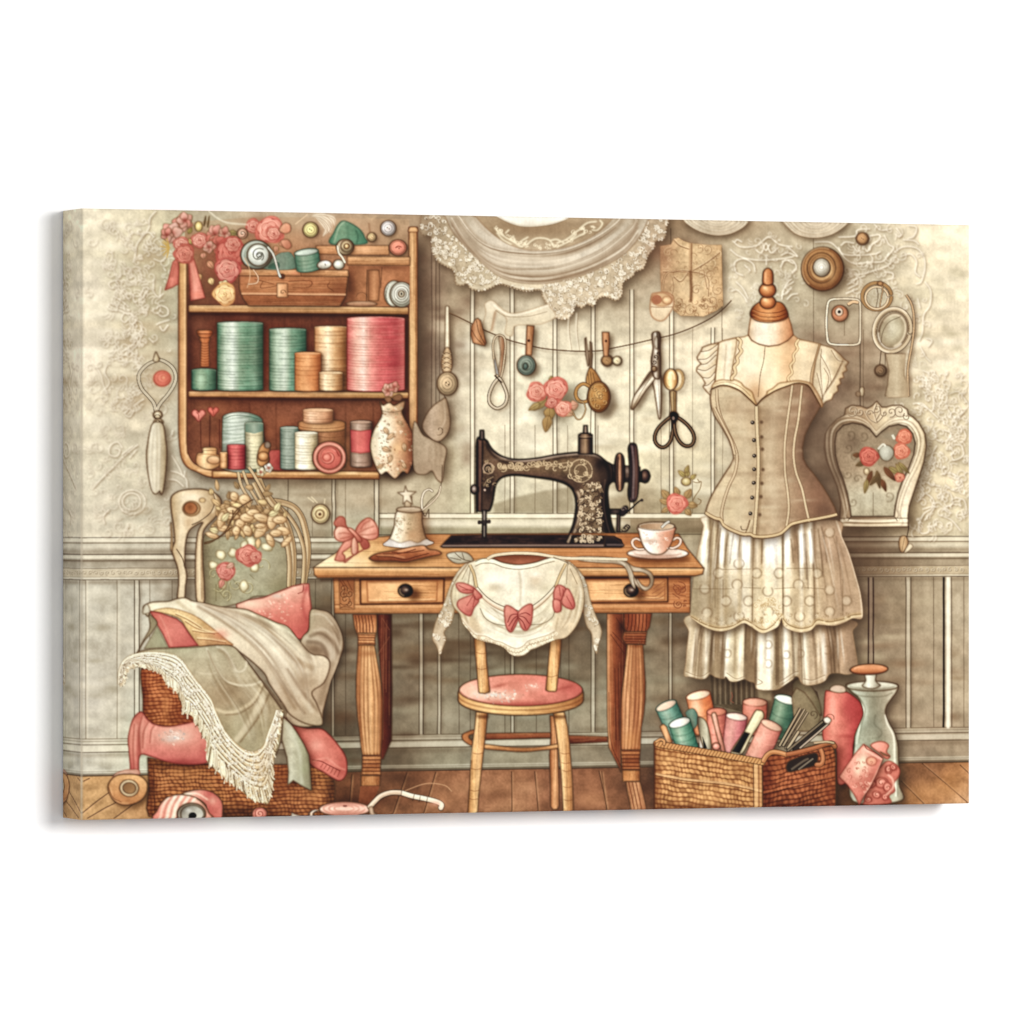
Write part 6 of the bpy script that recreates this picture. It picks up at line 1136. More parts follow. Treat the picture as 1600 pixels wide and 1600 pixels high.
# puzzle-like interlocking seams seen on the print
def tab(x, y, r, d):
    a0 = {'u': -230, 'd': -50, 'l': 40, 'r': 220}[d]
    p = E(x, y, r, r, 0, 14, a0, a0+280); S(p, 1.6, (120, 96, 70), .6, .4, 0); F(E(x, y, r*.85), (246, 236, 208), 1, 0, None, 0, .25, 1.5)
for x, y, d in ((975, 510, 'l'), (1290, 510, 'r'), (1480, 510, 'l'), (1795, 512, 'r'), (1130, 605, 'u'), (1385, 660, 'd'), (1640, 605, 'u'), (1900, 650, 'd'), (1035, 742, 'r'), (1225, 742, 'l'), (1540, 742, 'r'), (1735, 742, 'l'), (2040, 740, 'r'), (880, 840, 'u'), (1390, 830, 'u'), (1145, 870, 'd'), (1900, 830, 'u'), (1650, 870, 'd'), (860, 640, 'd'), (1145, 430, 'd'), (1900, 170, 'd')): tab(x, y, 42, d)
for p in ([(945,560),(945,800)], [(1012,560),(1012,720)], [(1258,560),(1258,960)], [(1510,560),(1510,860)], [(1770,560),(1770,900)], [(760,640),(1080,640)], [(1180,630),(1330,635)], [(1440,640),(1600,630)], [(1690,630),(1850,640)], [(1010,480),(1240,475)], [(1540,470),(1760,470)], [(2010,560),(2010,820)]): S(p, 1.1, (120, 98, 70), .5)
for p in ([(745,870),(850,930),(940,960),(1010,965),(1100,945),(1180,900),(1240,920),(1340,980),(1420,950),(1500,860)], [(1505,880),(1560,940),(1660,970),(1750,950),(1800,900),(1900,915),(2020,890),(2090,860),(2165,850)]):
    S(p, 6, (196, 168, 120), .55, 1); S(p, 1.3, (120, 92, 62), .7); S(np.add(p, (0, 16)), 2.2, (240, 222, 180), .7, .6)
for _ in range(80): S(curl(rng.uniform(1280, 1500), rng.uniform(720, 960), rng.uniform(10, 26), rng.rand()*360, rng.uniform(.5, 1.2)), 1, (190, 160, 110) if rng.rand() < .5 else (246, 234, 200), .5)
for _ in range(60): S(curl(rng.uniform(800, 2100), rng.uniform(840, 960), rng.uniform(8, 20), rng.rand()*360, rng.uniform(.5, 1.2)), 1, (140, 114, 82) if rng.rand() < .5 else (236, 220, 186), .4)
S([(1955,70),(2000,200),(2060,340),(2120,540),(2160,700),(2172,878)], 2.2, (240, 226, 200), .6, .5); clip()
# corset
cs = P('corset', mq, 'beige boned corset laced down the front')
O(940, 580)
co = [(915,150),(905,220),(912,290),(940,370),(1010,480),(1060,570),(1092,660),(1102,725),(1080,775),(1030,850),(960,960),(910,1050),(882,1120),(862,1190),(900,1215),(950,1240),(990,1250),(1010,1290),(1060,1325),(1120,1352),(1180,1372),(1240,1372),(1270,1388),(1340,1394),(1430,1384),(1494,1365),(1530,1335),(1580,1290),(1640,1272),(1720,1255),(1800,1242),(1910,1220),(1966,1205),(1940,1130),(1890,1040),(1840,960),(1770,860),(1710,790),(1680,730),(1672,640),(1690,540),(1740,430),(1825,290),(1790,230),(1740,140),(1690,105),(1620,100),(1540,125),(1440,165),(1340,230),(1290,290),(1230,230),(1150,160),(1060,122),(990,118)]
SH(co, 7, 6, 6, .5, (80, 60, 48), 0)
M = F(co, ('h', (206, 186, 152), (206, 188, 154), (196, 176, 142), (186, 164, 132), (180, 156, 126), (160, 132, 106), (128, 98, 80), (140, 110, 90)), 0, 1, ((84, 62, 44), 1.5, .9), .08); clip(M)
B(1150, 300, 140, 120, (176, 150, 120), .5); B(1100, 1150, 160, 130, (206, 190, 154), .5); B(1180, 700, 120, 90, (200, 182, 150), .5); B(1400, 420, 110, 100, (160, 134, 106), .5); B(1450, 1000, 120, 120, (196, 176, 144), .6); B(1420, 640, 80, 90, (196, 174, 142), .5)
B(1700, 640, 100, 260, (104, 76, 64), .6); B(1790, 1060, 110, 140, (150, 114, 92), .5); B(1740, 350, 70, 140, (110, 84, 70), .5); B(1600, 250, 60, 130, (150, 120, 94), .5); B(1860, 1150, 60, 60, (96, 72, 60), .4)
for y in (330, 560, 860, 1060): B(1300, y, 420, 22, (150, 126, 100), .3)
for _ in range(60): B(rng.uniform(950, 1850), rng.uniform(160, 1350), rng.uniform(40, 130), rng.uniform(12, 30), [(228, 214, 182), (146, 120, 96), (214, 196, 162)][rng.randint(3)], rng.uniform(.15, .35))
for p in ([(1180,200),(1160,420),(1200,640),(1190,900),(1150,1300)], [(1440,200),(1420,500),(1400,700),(1430,1000),(1440,1340)]): S(p, 16, (226, 210, 178), .3, 5)
seams = [[(960,150),(965,260),(990,370),(1050,500),(1110,630),(1130,730),(1110,850),(1060,960),(1020,1080),(1000,1180),(1005,1250)], [(1590,110),(1570,260),(1540,480),(1525,650),(1530,850),(1550,1000),(1560,1150),(1540,1300)], [(1670,120),(1640,400),(1610,560),(1600,700),(1620,840),(1670,980),(1700,1120),(1730,1250)], [(940,300),(1010,440),(1080,580),(1110,690)]]
for s_ in seams: S(s_, 5, (110, 82, 58), .65); S(s_, 3.2, (222, 202, 166), .85); S(np.add(s_, (10, 0)), 1, (120, 92, 66), .5)
bz = [(1290,290),(1295,480),(1305,660),(1305,820),(1298,1000),(1285,1200),(1270,1380)]
S(np.add(bz, (14, 0)), 8, (120, 94, 66), .4, 1.5); S(bz, 6, (104, 80, 56), .75); S(bz, 4.2, (216, 196, 158), .95)
S([(1240,1240),(1220,1310),(1200,1365)], 4, (110, 84, 58), .6); S([(1250,1240),(1225,1320),(1200,1365)], 2.4, (222, 204, 166), .8)
S([(1160,1290),(1170,1320),(1210,1320)], 1.3, INK, .6)
top = [(915,150),(990,118),(1060,122),(1150,160),(1230,230),(1290,290),(1340,230),(1440,165),(1540,125),(1620,100),(1690,105),(1740,140),(1825,290)]
clip()
ln_ = [(920,140),(940,95),(1000,72),(1080,80),(1110,72),(1160,95),(1190,130),(1250,170),(1270,220),(1290,285),(1230,235),(1150,165),(1060,127),(990,122)]
use(bod); F(ln_, ('h', (226, 206, 166), (236, 220, 184), (206, 172, 122)), 1, 1, ((110, 78, 48), 1.1, .8), .07); S([(940,110),(1010,92),(1090,100),(1170,140),(1240,205)], 1.1, (130, 96, 62), .5)
F([(1290,285),(1370,200),(1380,170),(1430,140),(1480,100),(1550,90),(1620,78),(1690,85),(1750,110),(1810,200),(1840,270),(1825,290),(1740,140),(1690,110),(1620,105),(1540,130),(1440,170),(1340,235)], ('h', (222, 192, 140), (230, 208, 166), (206, 178, 138), (176, 146, 114)), 1, 1, ((110, 78, 48), 1.1, .8), .07)
use(cs); S(top[:6], 1.6, (90, 66, 46), .8); S(top[5:], 1.6, (90, 66, 46), .8)
clip(M); hemc = co[13:33]; S(np.add(hemc, (0, -16)), 5.4, (120, 90, 60), .6); S(np.add(hemc, (0, -14)), 3.4, (222, 200, 158), .85); clip()
for x, y, k in ((1258,428,1),(1270,575,1),(1273,705,1),(1272,818,1),(1268,930,1),(1255,1054,1),(1240,1186,1),(1332,425,0),(1334,548,0),(1340,650,0),(1345,820,0),(1336,935,0),(1328,1045,0),(1318,1196,0)):
    if k: F(E(x, y, 17), ('r', (150, 130, 112), (70, 54, 44), (40, 30, 26)), 1, 0, None); B(x-5, y-5, 5, 5, (240, 230, 214), .8)
    else: F(E(x, y, 15), (104, 80, 60), 1, 0, None, 0, .8, .4)
# ---- table ----------------------------------------------------------------------
table = P('printed_table', None, 'honey wood sewing table with two drawers and fluted legs')
WD = (206, 146, 88)
# rear legs first
O(400, 800)
use(skirt_id)
M0 = None
def wood(p, c, s=0, g=14, hor=False, ol=(INK, 1.2, .85)):
    M = F(p, c, s, 1, ol, .1); grain(M, g, hor); return M
P('table_leg', table, 'dark rear leg behind the left front leg')
wood([(1000,850),(1130,850),(1135,1500),(1130,1900),(1060,2060),(1000,2060),(1050,1500)], ('h', (66, 30, 22), (118, 60, 44), (96, 46, 36), (70, 34, 28)), 0, 30)
SS_([[(1010,1200),(1100,1060)], [(1020,1180),(1110,1040)], [(1050,880),(1110,980)], [(1090,900),(1085,1500)]], 1.2, (150, 96, 72), .5)
O(940, 800)
P('table_leg', table, 'reddish rear leg beside the right front leg')
wood([(45,845),(200,845),(215,1200),(170,1500),(165,2000),(162,2170),(120,2080),(60,1960),(48,1700)], ('h', (206, 140, 90), (150, 82, 48), (116, 60, 38), (90, 44, 30)), 0, 36)
SS_([[(75,1020),(190,1180)], [(90,1000),(200,1120)], [(120,880),(190,990)], [(60,1500),(75,1900),(160,2120)], [(110,1300),(120,1900)], [(140,1300),(150,1900)]], 1.3, (80, 40, 26), .6); B(170, 960, 40, 60, (60, 30, 24), .7); S([(56,900),(56,1700),(66,1930)], 2, (226, 168, 116), .6, .5)
# front left leg
P('table_leg', table, 'fluted front leg under the left drawer')
O(400, 800)
L1 = ('h', (150, 88, 46), (214, 150, 92), (232, 176, 116), (206, 142, 84), (150, 90, 50))
wood([(805,852),(1005,852),(1008,960),(1000,1012),(840,1012),(822,960)], ('v', (150, 86, 50), (196, 128, 76), (206, 138, 84)), 0, 14)
for x in (840, 866, 893, 920, 946, 972): S([(x-12, 862), (x, 940), (x+2, 1000)], 1.6, (96, 50, 28), .7)
wood([(845,1012),(1000,1012),(990,1060),(994,1110),(848,1110),(852,1060)], ('v', (222, 160, 104), (176, 112, 64), (214, 150, 94), (160, 98, 56)), 0, 8)
for y in (1024, 1046, 1068, 1092): S([(846, y), (992, y+3)], 1.4, (110, 62, 36), .8)
col1 = [(852,1110),(985,1110),(1012,1260),(1040,1420),(1055,1560),(1054,1700),(1050,1860),(1040,2000),(1036,2032),(890,2032),(876,1960),(864,1840),(846,1700),(834,1540),(834,1400),(842,1250)]
M = wood(col1, L1, 0, 40); clip(M)
for x0, x1, x2 in ((880, 868, 905), (905, 900, 925), (930, 935, 950), (952, 985, 985), (968, 1018, 1010)): S([(x0, 1115), (x1, 1520), (x1+4, 1750), (x2, 2030)], 2.2, (112, 64, 34), .75, .4); S([(x0+8, 1130), (x1+10, 1520), (x2+4, 2000)], 3, (246, 202, 146), .5, .9)
B(1050, 1600, 24, 420, (120, 66, 38), .6); B(930, 1180, 90, 30, (150, 92, 52), .5); clip()
wood([(888,2028),(1042,2028),(1040,2080),(1034,2140),(1042,2197),(876,2197),(884,2130),(886,2080)], ('v', (206, 142, 86), (160, 98, 56), (196, 130, 76)), 0, 8)
for y in (2034, 2066, 2098, 2130, 2160, 2190): S([(884, y), (1040, y)], 2, (92, 48, 26), .8)
wood([(878,2197),(1036,2197),(1032,2284),(876,2284)], ('h', (176, 112, 64), (196, 132, 78), (150, 92, 52)), 0, 10)
F([(872,2284),(1030,2284),(990,2380),(965,2455),(850,2455),(860,2370)], ('v', (140, 82, 52), (120, 70, 46)), 0, 1, None, .12)
# front right leg
P('table_leg', table, 'fluted front leg under the right drawer')
O(940, 800)
wood([(188,842),(420,842),(400,960),(372,1000),(205,1000),(190,960)], ('h', (130, 64, 38), (150, 76, 44), (176, 98, 58), (120, 58, 34)), 0, 14)
for x in (225, 255, 285, 315, 345, 375): S([(x, 850), (x-2, 920), (x-18+(x-190)*.05, 1000)], 1.6, (84, 38, 24), .75)
wood([(190,1000),(378,1000),(368,1055),(362,1105),(205,1105),(170,1050)], ('v', (176, 106, 64), (140, 74, 44), (150, 84, 50)), 0, 8)
for y in (1012, 1034, 1058, 1080, 1100): S([(195, y), (370, y+2)], 1.4, (90, 44, 26), .8)
col2 = [(215,1105),(345,1105),(355,1260),(366,1420),(364,1560),(352,1680),(330,1800),(322,1985),(164,1985),(160,1800),(160,1650),(166,1530),(188,1360),(206,1200)]
M = wood(col2, ('h', (150, 84, 46), (222, 160, 108), (206, 138, 86), (160, 92, 52), (190, 122, 72), (120, 66, 38)), 0, 40); clip(M)
for x0, x1, x2 in ((240, 205, 190), (262, 240, 215), (286, 280, 245), (306, 312, 272), (326, 345, 300)): S([(x0, 1110), (x1, 1500), (x1-8, 1700), (x2, 1985)], 2.1, (104, 54, 30), .7, .4); S([(x0-8, 1130), (x1-10, 1500), (x2-6, 1960)], 2.6, (240, 190, 136), .45, .9)
B(240, 1900, 90, 90, (214, 140, 70), .4); clip()
wood([(160,1985),(322,1985),(316,2060),(318,2150),(172,2150),(168,2060)], ('v', (196, 126, 72), (140, 78, 44), (176, 108, 62)), 0, 8)
for y in (1992, 2024, 2056, 2088, 2120, 2146): S([(166, y), (318, y)], 2.2, (96, 48, 26), .8)
wood([(174,2152),(320,2152),(320,2247),(176,2247)], ('h', (190, 122, 66), (206, 138, 78), (150, 90, 50)), 0, 10)
wood([(200,2247),(320,2247),(350,2360),(378,2490),(248,2490),(228,2390)], ('h', (176, 116, 76), (206, 150, 104), (160, 102, 66)), 0, 22)
for x0,x1 in ((225,275),(255,305),(285,335)): S([(x0,2250),(x1,2480)], 1.8, (110,60,36), .7)
# cross rail behind the chair
P('cross_rail', table); O(660, 1000)
wood([(1215,795),(1545,805),(1545,850),(1215,868)], ('v', (176, 110, 70), (120, 66, 44), (90, 48, 34)), 0, 10, True); wood([(520,778),(1070,772),(1075,815),(520,830)], ('v', (176, 112, 72), (120, 66, 44)), 0, 10, True)
# apron and drawers
apron_id = P('apron', table)
O(400, 800)
M = wood([(642,535),(3620,540),(3616,838),(655,845)], ('h', (196, 134, 80), (214, 152, 92), (206, 142, 84), (214, 150, 90), (206, 138, 80), (190, 118, 66)), 0, 90, True)
clip(M); F(box(600, 530, 3640, 572), (96, 52, 30), 0, 0, None, 0, .55, 2); F(box(600, 800, 3640, 850), (150, 92, 52), 0, 0, None, 0, .35, 2); S([(655,772),(3620,765)], 1.4, (120, 70, 40), .6); S([(660,790),(3620,782)], 2, (236, 186, 130), .55, .5)
M2 = F([(690,560),(822,560),(820,810),(700,808)], ('v', (150, 92, 54), (186, 124, 74)), 0, 0, (INK, 1., .6)); clip(M2)
for c in (curl(745, 730, 52, 0, 1.4), curl(740, 690, 40, 200, 1.2), curl(780, 680, 30, 90, 1.1), curl(730, 640, 36, 30, 1.), [(700,800),(740,790),(800,800)], curl(780, 760, 28, 120, 1.1)): S(c, 1.5, (90, 48, 26), .85); S(np.add(c, (4, 4)), 1.1, (232, 180, 122), .5, .3)
for p in ([(700,570),(740,640),(720,690)], [(720,570),(770,640)], [(760,570),(800,650)]): S(p, 1.2, (100, 54, 30), .6)
clip()
O(940, 800)
for c in (curl(640, 770, 40, 0, 1.6), curl(620, 640, 50, 60, 1.), curl(680, 640, 40, 160, 1.1), [(600,640),(640,690),(700,700)], [(600,600),(660,650),(700,620)], [(640,580),(690,600),(700,650)], [(590,680),(650,720)], curl(695, 745, 12, 0, 1), curl(690, 785, 12, 0, 1)): S(c, 1.5, (110, 52, 28), .8); S(np.add(c, (4, 4)), 1, (236, 176, 118), .5, .3)
B(640, 650, 60, 60, (150, 76, 40), .4)
def drawer(p, inn, knob):
    dr = P('drawer', table); M = F(p, ('v', (176, 112, 62), (222, 158, 96), (206, 140, 80)), 0, 1, ((60, 32, 18), 1.8, .9), .08); M = F(inn, ('h', (226, 162, 100), (240, 186, 124), (226, 164, 100), (206, 140, 80)), 0, 1, ((120, 68, 36), 1.2, .8), .08); grain(M, 26)
    a = q(inn); LN([np.concatenate([a[:1]+[2, 2], a[1:2]+[-2, 2]])], 1.6, (120, 70, 38), .5, .6); LN([np.concatenate([a[3:4]+[2, -2], a[2:3]+[-2, -2]])], 1.6, (250, 214, 160), .6, .5)
    P('drawer_knob', table); x, y = knob; SH(E(x, y, 56, 52), 14, 6, 3, .6, (90, 48, 24)); F(E(x, y, 58, 54), ('r', (140, 110, 92), (66, 46, 40), (28, 18, 18)), 1, 1, ((20, 14, 12), 1.2, .9)); S(E(x, y, 48, 44, 0, 12, 100, 200), 2.2, (176, 146, 110), .8, .6, 0); B(x+8, y-6, 16, 12, (226, 206, 190), .6)
O(400, 800); drawer([(868,562),(1568,555),(1562,758),(872,768)], [(925,580),(1512,572),(1506,740),(932,748)], (1245, 655))
O(940, 800); drawer([(-390,555),(550,545),(552,748),(-380,760)], [(-240,570),(-560+480,575),(530,560),(530,735),(-230,745)][:1]+[(530,562),(528,730),(-235,742)], (245, 655))
B(450, 640, 120, 60, (120, 62, 34), .45); SS_([[(340,690),(450,700),(530,640)], [(350,720),(470,720),(535,680)], [(430,640),(530,570)], [(420,680),(520,620)]], 1.4, (150, 92, 60), .7)
# top
top_id = P('table_top', table)
O(0, 0, 1.)
tpl = [(490,887),(545,851),(592,839),(640,835),(1000,833),(1060,834),(1074,857),(1100,888)]
M = F(tpl, ('h', (232, 206, 160), (224, 172, 110), (206, 146, 86), (206, 140, 80), (190, 122, 68), (196, 128, 72), (206, 142, 84)), 0, 1, (INK, 1.2, .85), .08); clip(M)
B(515, 878, 60, 14, (244, 226, 186), .8); B(640, 842, 60, 10, (176, 102, 58), .6); B(1030, 842, 60, 12, (150, 84, 46), .6); B(820, 880, 160, 7, (230, 174, 110), .5); B(770, 862, 260, 8, (214, 156, 92), .4)
clip(); grain(M, 60)
M = F([(490,887),(1100,888),(1098,897),(1086,900),(496,903),(491,898)], ('v', (236, 184, 124), (206, 146, 86), (166, 104, 58)), 0, 1, (INK, 1.2, .9), .08); grain(M, 40)
S([(492,889),(800,889),(1098,890)], 1.4, (250, 214, 162), .7, .4); S([(500,906),(1080,902)], 3.5, (60, 32, 18), .55, 1.5)
# machine base again, standing on the top
use(mach); O(660, 580)
F([(150,1462),(190,1418),(240,1368),(500,1362),(1230,1362),(1600,1372),(1680,1450),(1660,1470),(170,1472)], ('v', (62, 44, 44), (50, 36, 36), (76, 54, 52)), 0, 1, (INK, 1.2, .9), .15)
F([(1600,1375),(1660,1400),(1680,1452),(1600,1452)], (48, 34, 36), 0, 1, None)
S([(165,1456),(700,1452),(1300,1452),(1664,1452)], 2.4, (186, 160, 146), .85, .3, 0); S([(165,1467),(1662,1467)], 1.6, (24, 18, 18), .9, 0, 0)
for _ in range(70): x = rng.uniform(240, 1240); y = rng.uniform(1374, 1436); S([(x, y), (x+rng.uniform(20, 120), y+rng.uniform(-4, 4))], 1.2, (124, 92, 78) if rng.rand() < .6 else (28, 20, 20), .35, .4)
S([(1195,1436),(1225,1360)], 3, (48, 36, 34), .9); S([(1210,1430),(1240,1370)], 3.5, (200, 178, 150), .8, .8); F([(1240,1370),(1560,1372),(1640,1420),(1230,1436)], (46, 34, 34), 0, 1, None)
A = [curl(rng.uniform(1270, 1500), rng.uniform(1366, 1425), rng.uniform(12, 24), rng.rand()*360, 1) for _ in range(30)]; SS_(A, 1.5, (146, 124, 98), .7); SS_(A[::2], 1.1, (214, 194, 162), .8)
O(940, 580); F([(30,1370),(100,1385),(150,1415),(186,1450),(180,1464),(20,1466)], ('v', (60, 46, 46), (46, 34, 36)), 0, 1, (INK, 1.1, .9)); S([(40,1446),(180,1448)], 2, (170, 150, 142), .7, .3)
use(nb); O(660, 580); post([(502,1280),(530,1280),(528,1386),(503,1386)], ((60, 52, 48), (150, 140, 130), (50, 42, 40)))
# bow on the table
O(400, 800)
P('printed_ribbon_bow', None, 'dusty pink satin bow lying on the left corner of the table'); PK = ('d', (246, 196, 172), (222, 142, 122), (186, 92, 78)); PO = ((120, 54, 42), 1.1, .85)
F([(650,95),(690,40),(735,50),(750,110),(770,150),(700,140)], ('d', (206, 128, 112), (176, 92, 78)), 1, 1, PO)
F([(660,390),(700,300),(780,200),(850,200),(820,260),(760,310),(720,340),(740,370),(730,410),(670,405)], PK, 1, 1, PO); F([(745,420),(830,350),(900,310),(935,290),(930,260),(890,200),(860,200),(910,290),(850,340),(750,395)], PK, 1, 1, PO)
F([(800,230),(830,210),(850,290),(840,345),(800,345)], ('h', (236, 190, 160), (222, 166, 140), (190, 110, 92)), 1, 1, PO); F([(880,200),(930,240),(945,290),(900,310),(870,260)], ('d', (206, 112, 96), (176, 82, 70)), 1, 1, PO)
lb = F([(655,160),(690,120),(760,135),(815,180),(800,220),(740,245),(690,240),(660,215)], ('a', 660, 140, 800, 240, (246, 214, 192), (226, 156, 136), (186, 96, 82)), 1, 1, PO); rb = F([(830,170),(860,100),(930,50),(985,80),(1018,150),(1010,210),(960,232),(890,215)], ('a', 840, 120, 1010, 210, (200, 112, 96), (240, 180, 156), (206, 124, 106)), 1, 1, PO)
clip(lb, rb); SS_([[(810,190),(740,175),(690,180)], [(810,200),(740,215),(700,225)], [(850,175),(920,140),(980,120)], [(850,190),(930,190),(1000,180)], [(870,150),(900,100),(950,70)]], 1.8, (160, 76, 62), .55, .5); clip()
F([(765,140),(800,140),(860,200),(885,240),(850,245),(820,200)], PK, 1, 1, PO)
# bell shaped bottle/vase with handle
P('printed_bell', None, 'cream floral bell with a star top and curled handle on the table')
O(400, 580)
be = [(1185,1160),(1370,1160),(1385,1260),(1410,1370),(1440,1410),(1480,1430),(1400,1455),(1250,1470),(1120,1460),(1060,1445),(1110,1400),(1150,1300)]
SH(be, 8, 4, 5, .45, (120, 70, 40)); M = F(be, ('h', (222, 206, 176), (236, 226, 202), (206, 182, 146), (160, 128, 96), (140, 108, 80)), 1, 1, (INK, 1.2, .85), .1); clip(M)
F([(1055,1450),(1110,1400),(1200,1430),(1280,1410),(1350,1430),(1420,1400),(1485,1432),(1400,1470),(1200,1480)], ('h', (200, 186, 176), (226, 216, 206), (186, 166, 150), (206, 190, 176)), 1, 0, (INK, .9, .5)); B(1300, 1370, 70, 60, (186, 140, 100), .5); B(1200, 1280, 40, 100, (246, 240, 220), .5)
for _ in range(26): S(curl(rng.uniform(1160, 1300), rng.uniform(1200, 1390), rng.uniform(8, 20), rng.rand()*360, .9), .9, [(170, 152, 118), (180, 150, 118), (150, 128, 98)][rng.randint(3)], .5)
clip()
F([(1185,1140),(1280,1128),(1368,1140),(1372,1168),(1280,1180),(1182,1166)], ('v', (216, 198, 170), (170, 146, 118)), 1, 1, (INK, 1.1, .8)); F([(1235,1050),(1300,1045),(1290,1130),(1240,1130)], ('h', (206, 188, 158), (176, 154, 124)), 0, 1, (INK, 1, .7))
F([(1245,955),(1260,1000),(1335,1005),(1285,1040),(1305,1110),(1255,1075),(1225,1110),(1228,1040),(1180,1012),(1235,1005)], ('h', (240, 230, 206), (206, 190, 160)), 0, 1, (INK, 1, .7))
hd = [(1385,1150),(1380,1080),(1400,1010),(1440,985),(1470,1000)]; S(hd, 3.8, INK, .75, 0, 1, 1); S(hd, 2.2, (232, 220, 196), .95); h2 = [(1385,1160),(1470,1090),(1520,1030),(1540,960)]; S(h2, 3.2, INK, .6, 0, 1, 1); S(h2, 1.8, (226, 210, 182), .95); S([(1385,1160),(1410,1210),(1440,1150),(1440,1220)], 1.4, INK, .6)
# brown leather case/kid pouch
P('printed_leather_wallet', None, 'flat brown leather wallet lying on the table'); O(400, 800)
w_ = [(945,380),(1010,345),(1150,320),(1250,300),(1330,285),(1400,280),(1440,310),(1510,320),(1545,350),(1450,370),(1330,400),(1240,418),(1150,410),(1000,410),(960,400)]
SH(w_, 3, 5, 3, .5, (90, 50, 26)); M = F(w_, ('v', (222, 160, 110), (176, 104, 62), (120, 64, 40)), 1, 1, (INK, 1.2, .85), .12); clip(M)
SS_([[(1000,370),(1130,375),(1240,395),(1340,370),(1440,345)], [(1060,350),(1200,345),(1330,310)], [(1130,335),(1250,340),(1400,320)]], 1.6, (96, 48, 28), .75); SS_([[(1010,360),(1140,362),(1240,380)], [(1180,330),(1320,300)]], 1.4, (240, 190, 140), .6, .4); clip()
# cup and saucer
P('printed_saucer', None, 'pale pink saucer under the teacup'); O(940, 800)
sa = E(468, 345, 256, 46, 0, 30); SH(sa, 4, 8, 3, .5, (100, 52, 28)); F(sa, ('v', (206, 170, 150), (240, 220, 204), (196, 150, 128)), 1, 1, (INK, 1.1, .8)); S(E(468, 338, 200, 30, 0, 20, 10, 170), 1.3, (150, 104, 84), .6, .3, 0); S(E(560, 345, 140, 30, 0, 12, 300, 420), 2, (250, 236, 222), .7, .6, 0); B(480, 350, 110, 20, (150, 104, 84), .45)
P('printed_teacup', None, 'white and pink floral teacup with two handles and a spoon')
for hnd in ([(330,240),(290,222),(258,240),(262,280),(300,310),(350,310)], [(590,235),(630,215),(660,235),(645,275),(600,300),(570,300)]): S(hnd, 4.6, INK, .75, 0, 1, 1); S(hnd, 2.9, (232, 206, 188), .95)
M = F([(308,125),(312,170),(326,230),(352,290),(390,335),(430,352),(490,352),(532,332),(568,285),(596,220),(608,165),(610,125),(460,115)], ('h', (222, 196, 176), (250, 244, 236), (236, 212, 196), (214, 160, 130), (176, 116, 90)), 1, 1, (INK, 1.2, .85), .06); clip(M)
B(370, 180, 40, 40, (255, 252, 246), .8); B(540, 220, 60, 70, (206, 140, 108), .5); B(400, 240, 60, 20, (196, 150, 126), .5)
for _ in range(26): S(curl(rng.uniform(350, 580), rng.uniform(170, 310), rng.uniform(6, 16), rng.rand()*360, .9), 1.1, [(206, 164, 140), (176, 150, 128), (250, 246, 240)][rng.randint(3)], .45)
clip()
F(E(458, 118, 152, 34), ('v', (206, 186, 160), (236, 224, 204)), 1, 1, (INK, 1.2, .85)); F(E(458, 120, 138, 25), ('h', (150, 122, 96), (190, 160, 130), (206, 180, 150)), 1, 1, None); S([(500,130),(530,100),(560,80)], 5, (104, 92, 80), .8, 0, 1, 1); S([(500,130),(530,100),(560,80)], 3, (220, 212, 198), .9); S(E(458, 126, 152, 34, 0, 16, 20, 160), 1.4, (252, 248, 240), .7, .3, 0)
# loose ribbon on the table
P('printed_ribbon', None, 'grey silk ribbon trailing over the right drawer')
O(660, 800)
rb = [(560,375),(640,352),(830,345),(960,352),(1100,372),(1300,378),(1500,385),(1610,395)]
O(940, 800)
r1 = [(-180,372),(0,372),(110,385),(190,410),(235,450),(270,540),(280,640),(240,590),(215,500),(180,450),(100,430),(0,425),(-180,405)]
r2 = [(190,405),(260,450),(340,470),(410,500),(435,560),(420,620),(370,655),(320,630),(285,580),(300,560),(340,610),(385,620),(405,580),(390,530),(330,500),(250,490)]
F(r2, ('h', (170, 146, 118), (206, 186, 158), (150, 124, 98)), 1, 1, (INK, 1., .75), .06); M = F(r1, ('h', (226, 208, 178), (206, 186, 156), (170, 148, 122), (200, 182, 156)), 1, 1, (INK, 1., .75), .06); clip(M); S([(-100,385),(80,395),(180,430),(230,500),(262,600)], 1.6, (244, 234, 212), .6, .5); S([(200,440),(240,520),(250,600)], 1.4, (120, 98, 76), .6, .4); clip()
F([(270,540),(300,590),(330,640),(345,655),(300,620),(275,590)], (206, 186, 158), 1, 1, (INK, .9, .7))
# ---- chair -----------------------------------------------------------------------
chair = P('printed_chair', None, 'small round seated chair of light wood with a coral cushion')
CW = ('h', (150, 96, 50), (226, 172, 106), (236, 190, 130), (206, 148, 88), (150, 96, 56))
O(660, 1000)
P('chair_leg', chair)
wood([(1062,630),(1120,630),(1122,800),(1130,950),(1138,1150),(1140,1380),(1125,1412),(1085,1412),(1068,1385),(1066,1200),(1058,960),(1072,800)], ('h', (140, 84, 48), (196, 134, 84), (214, 156, 104), (140, 86, 52)), 0, 16)
cr = P('chair_stretcher', chair)
wood([(345,780),(430,748),(440,775),(400,795),(400,820),(420,850),(410,880),(350,845),(330,810)], ('h', (196, 130, 76), (170, 108, 62)), 1, 6, True); F(E(408, 808, 22, 20), (110, 96, 74), 1, 1, (INK, .9, .7))
st_ = [(500,868),(700,890),(850,898),(1000,890),(1140,865),(1140,900),(1000,918),(850,932),(700,924),(500,902)]
wood(st_, ('v', (236, 190, 130), (206, 148, 90), (140, 86, 48)), 1, 10, True)
P('chair_leg', chair)
wood([(448,600),(545,600),(530,760),(508,940),(488,1120),(468,1300),(458,1460),(376,1460),(390,1260),(400,1090),(418,890),(436,740)], CW, 0, 26)
P('chair_leg', chair)
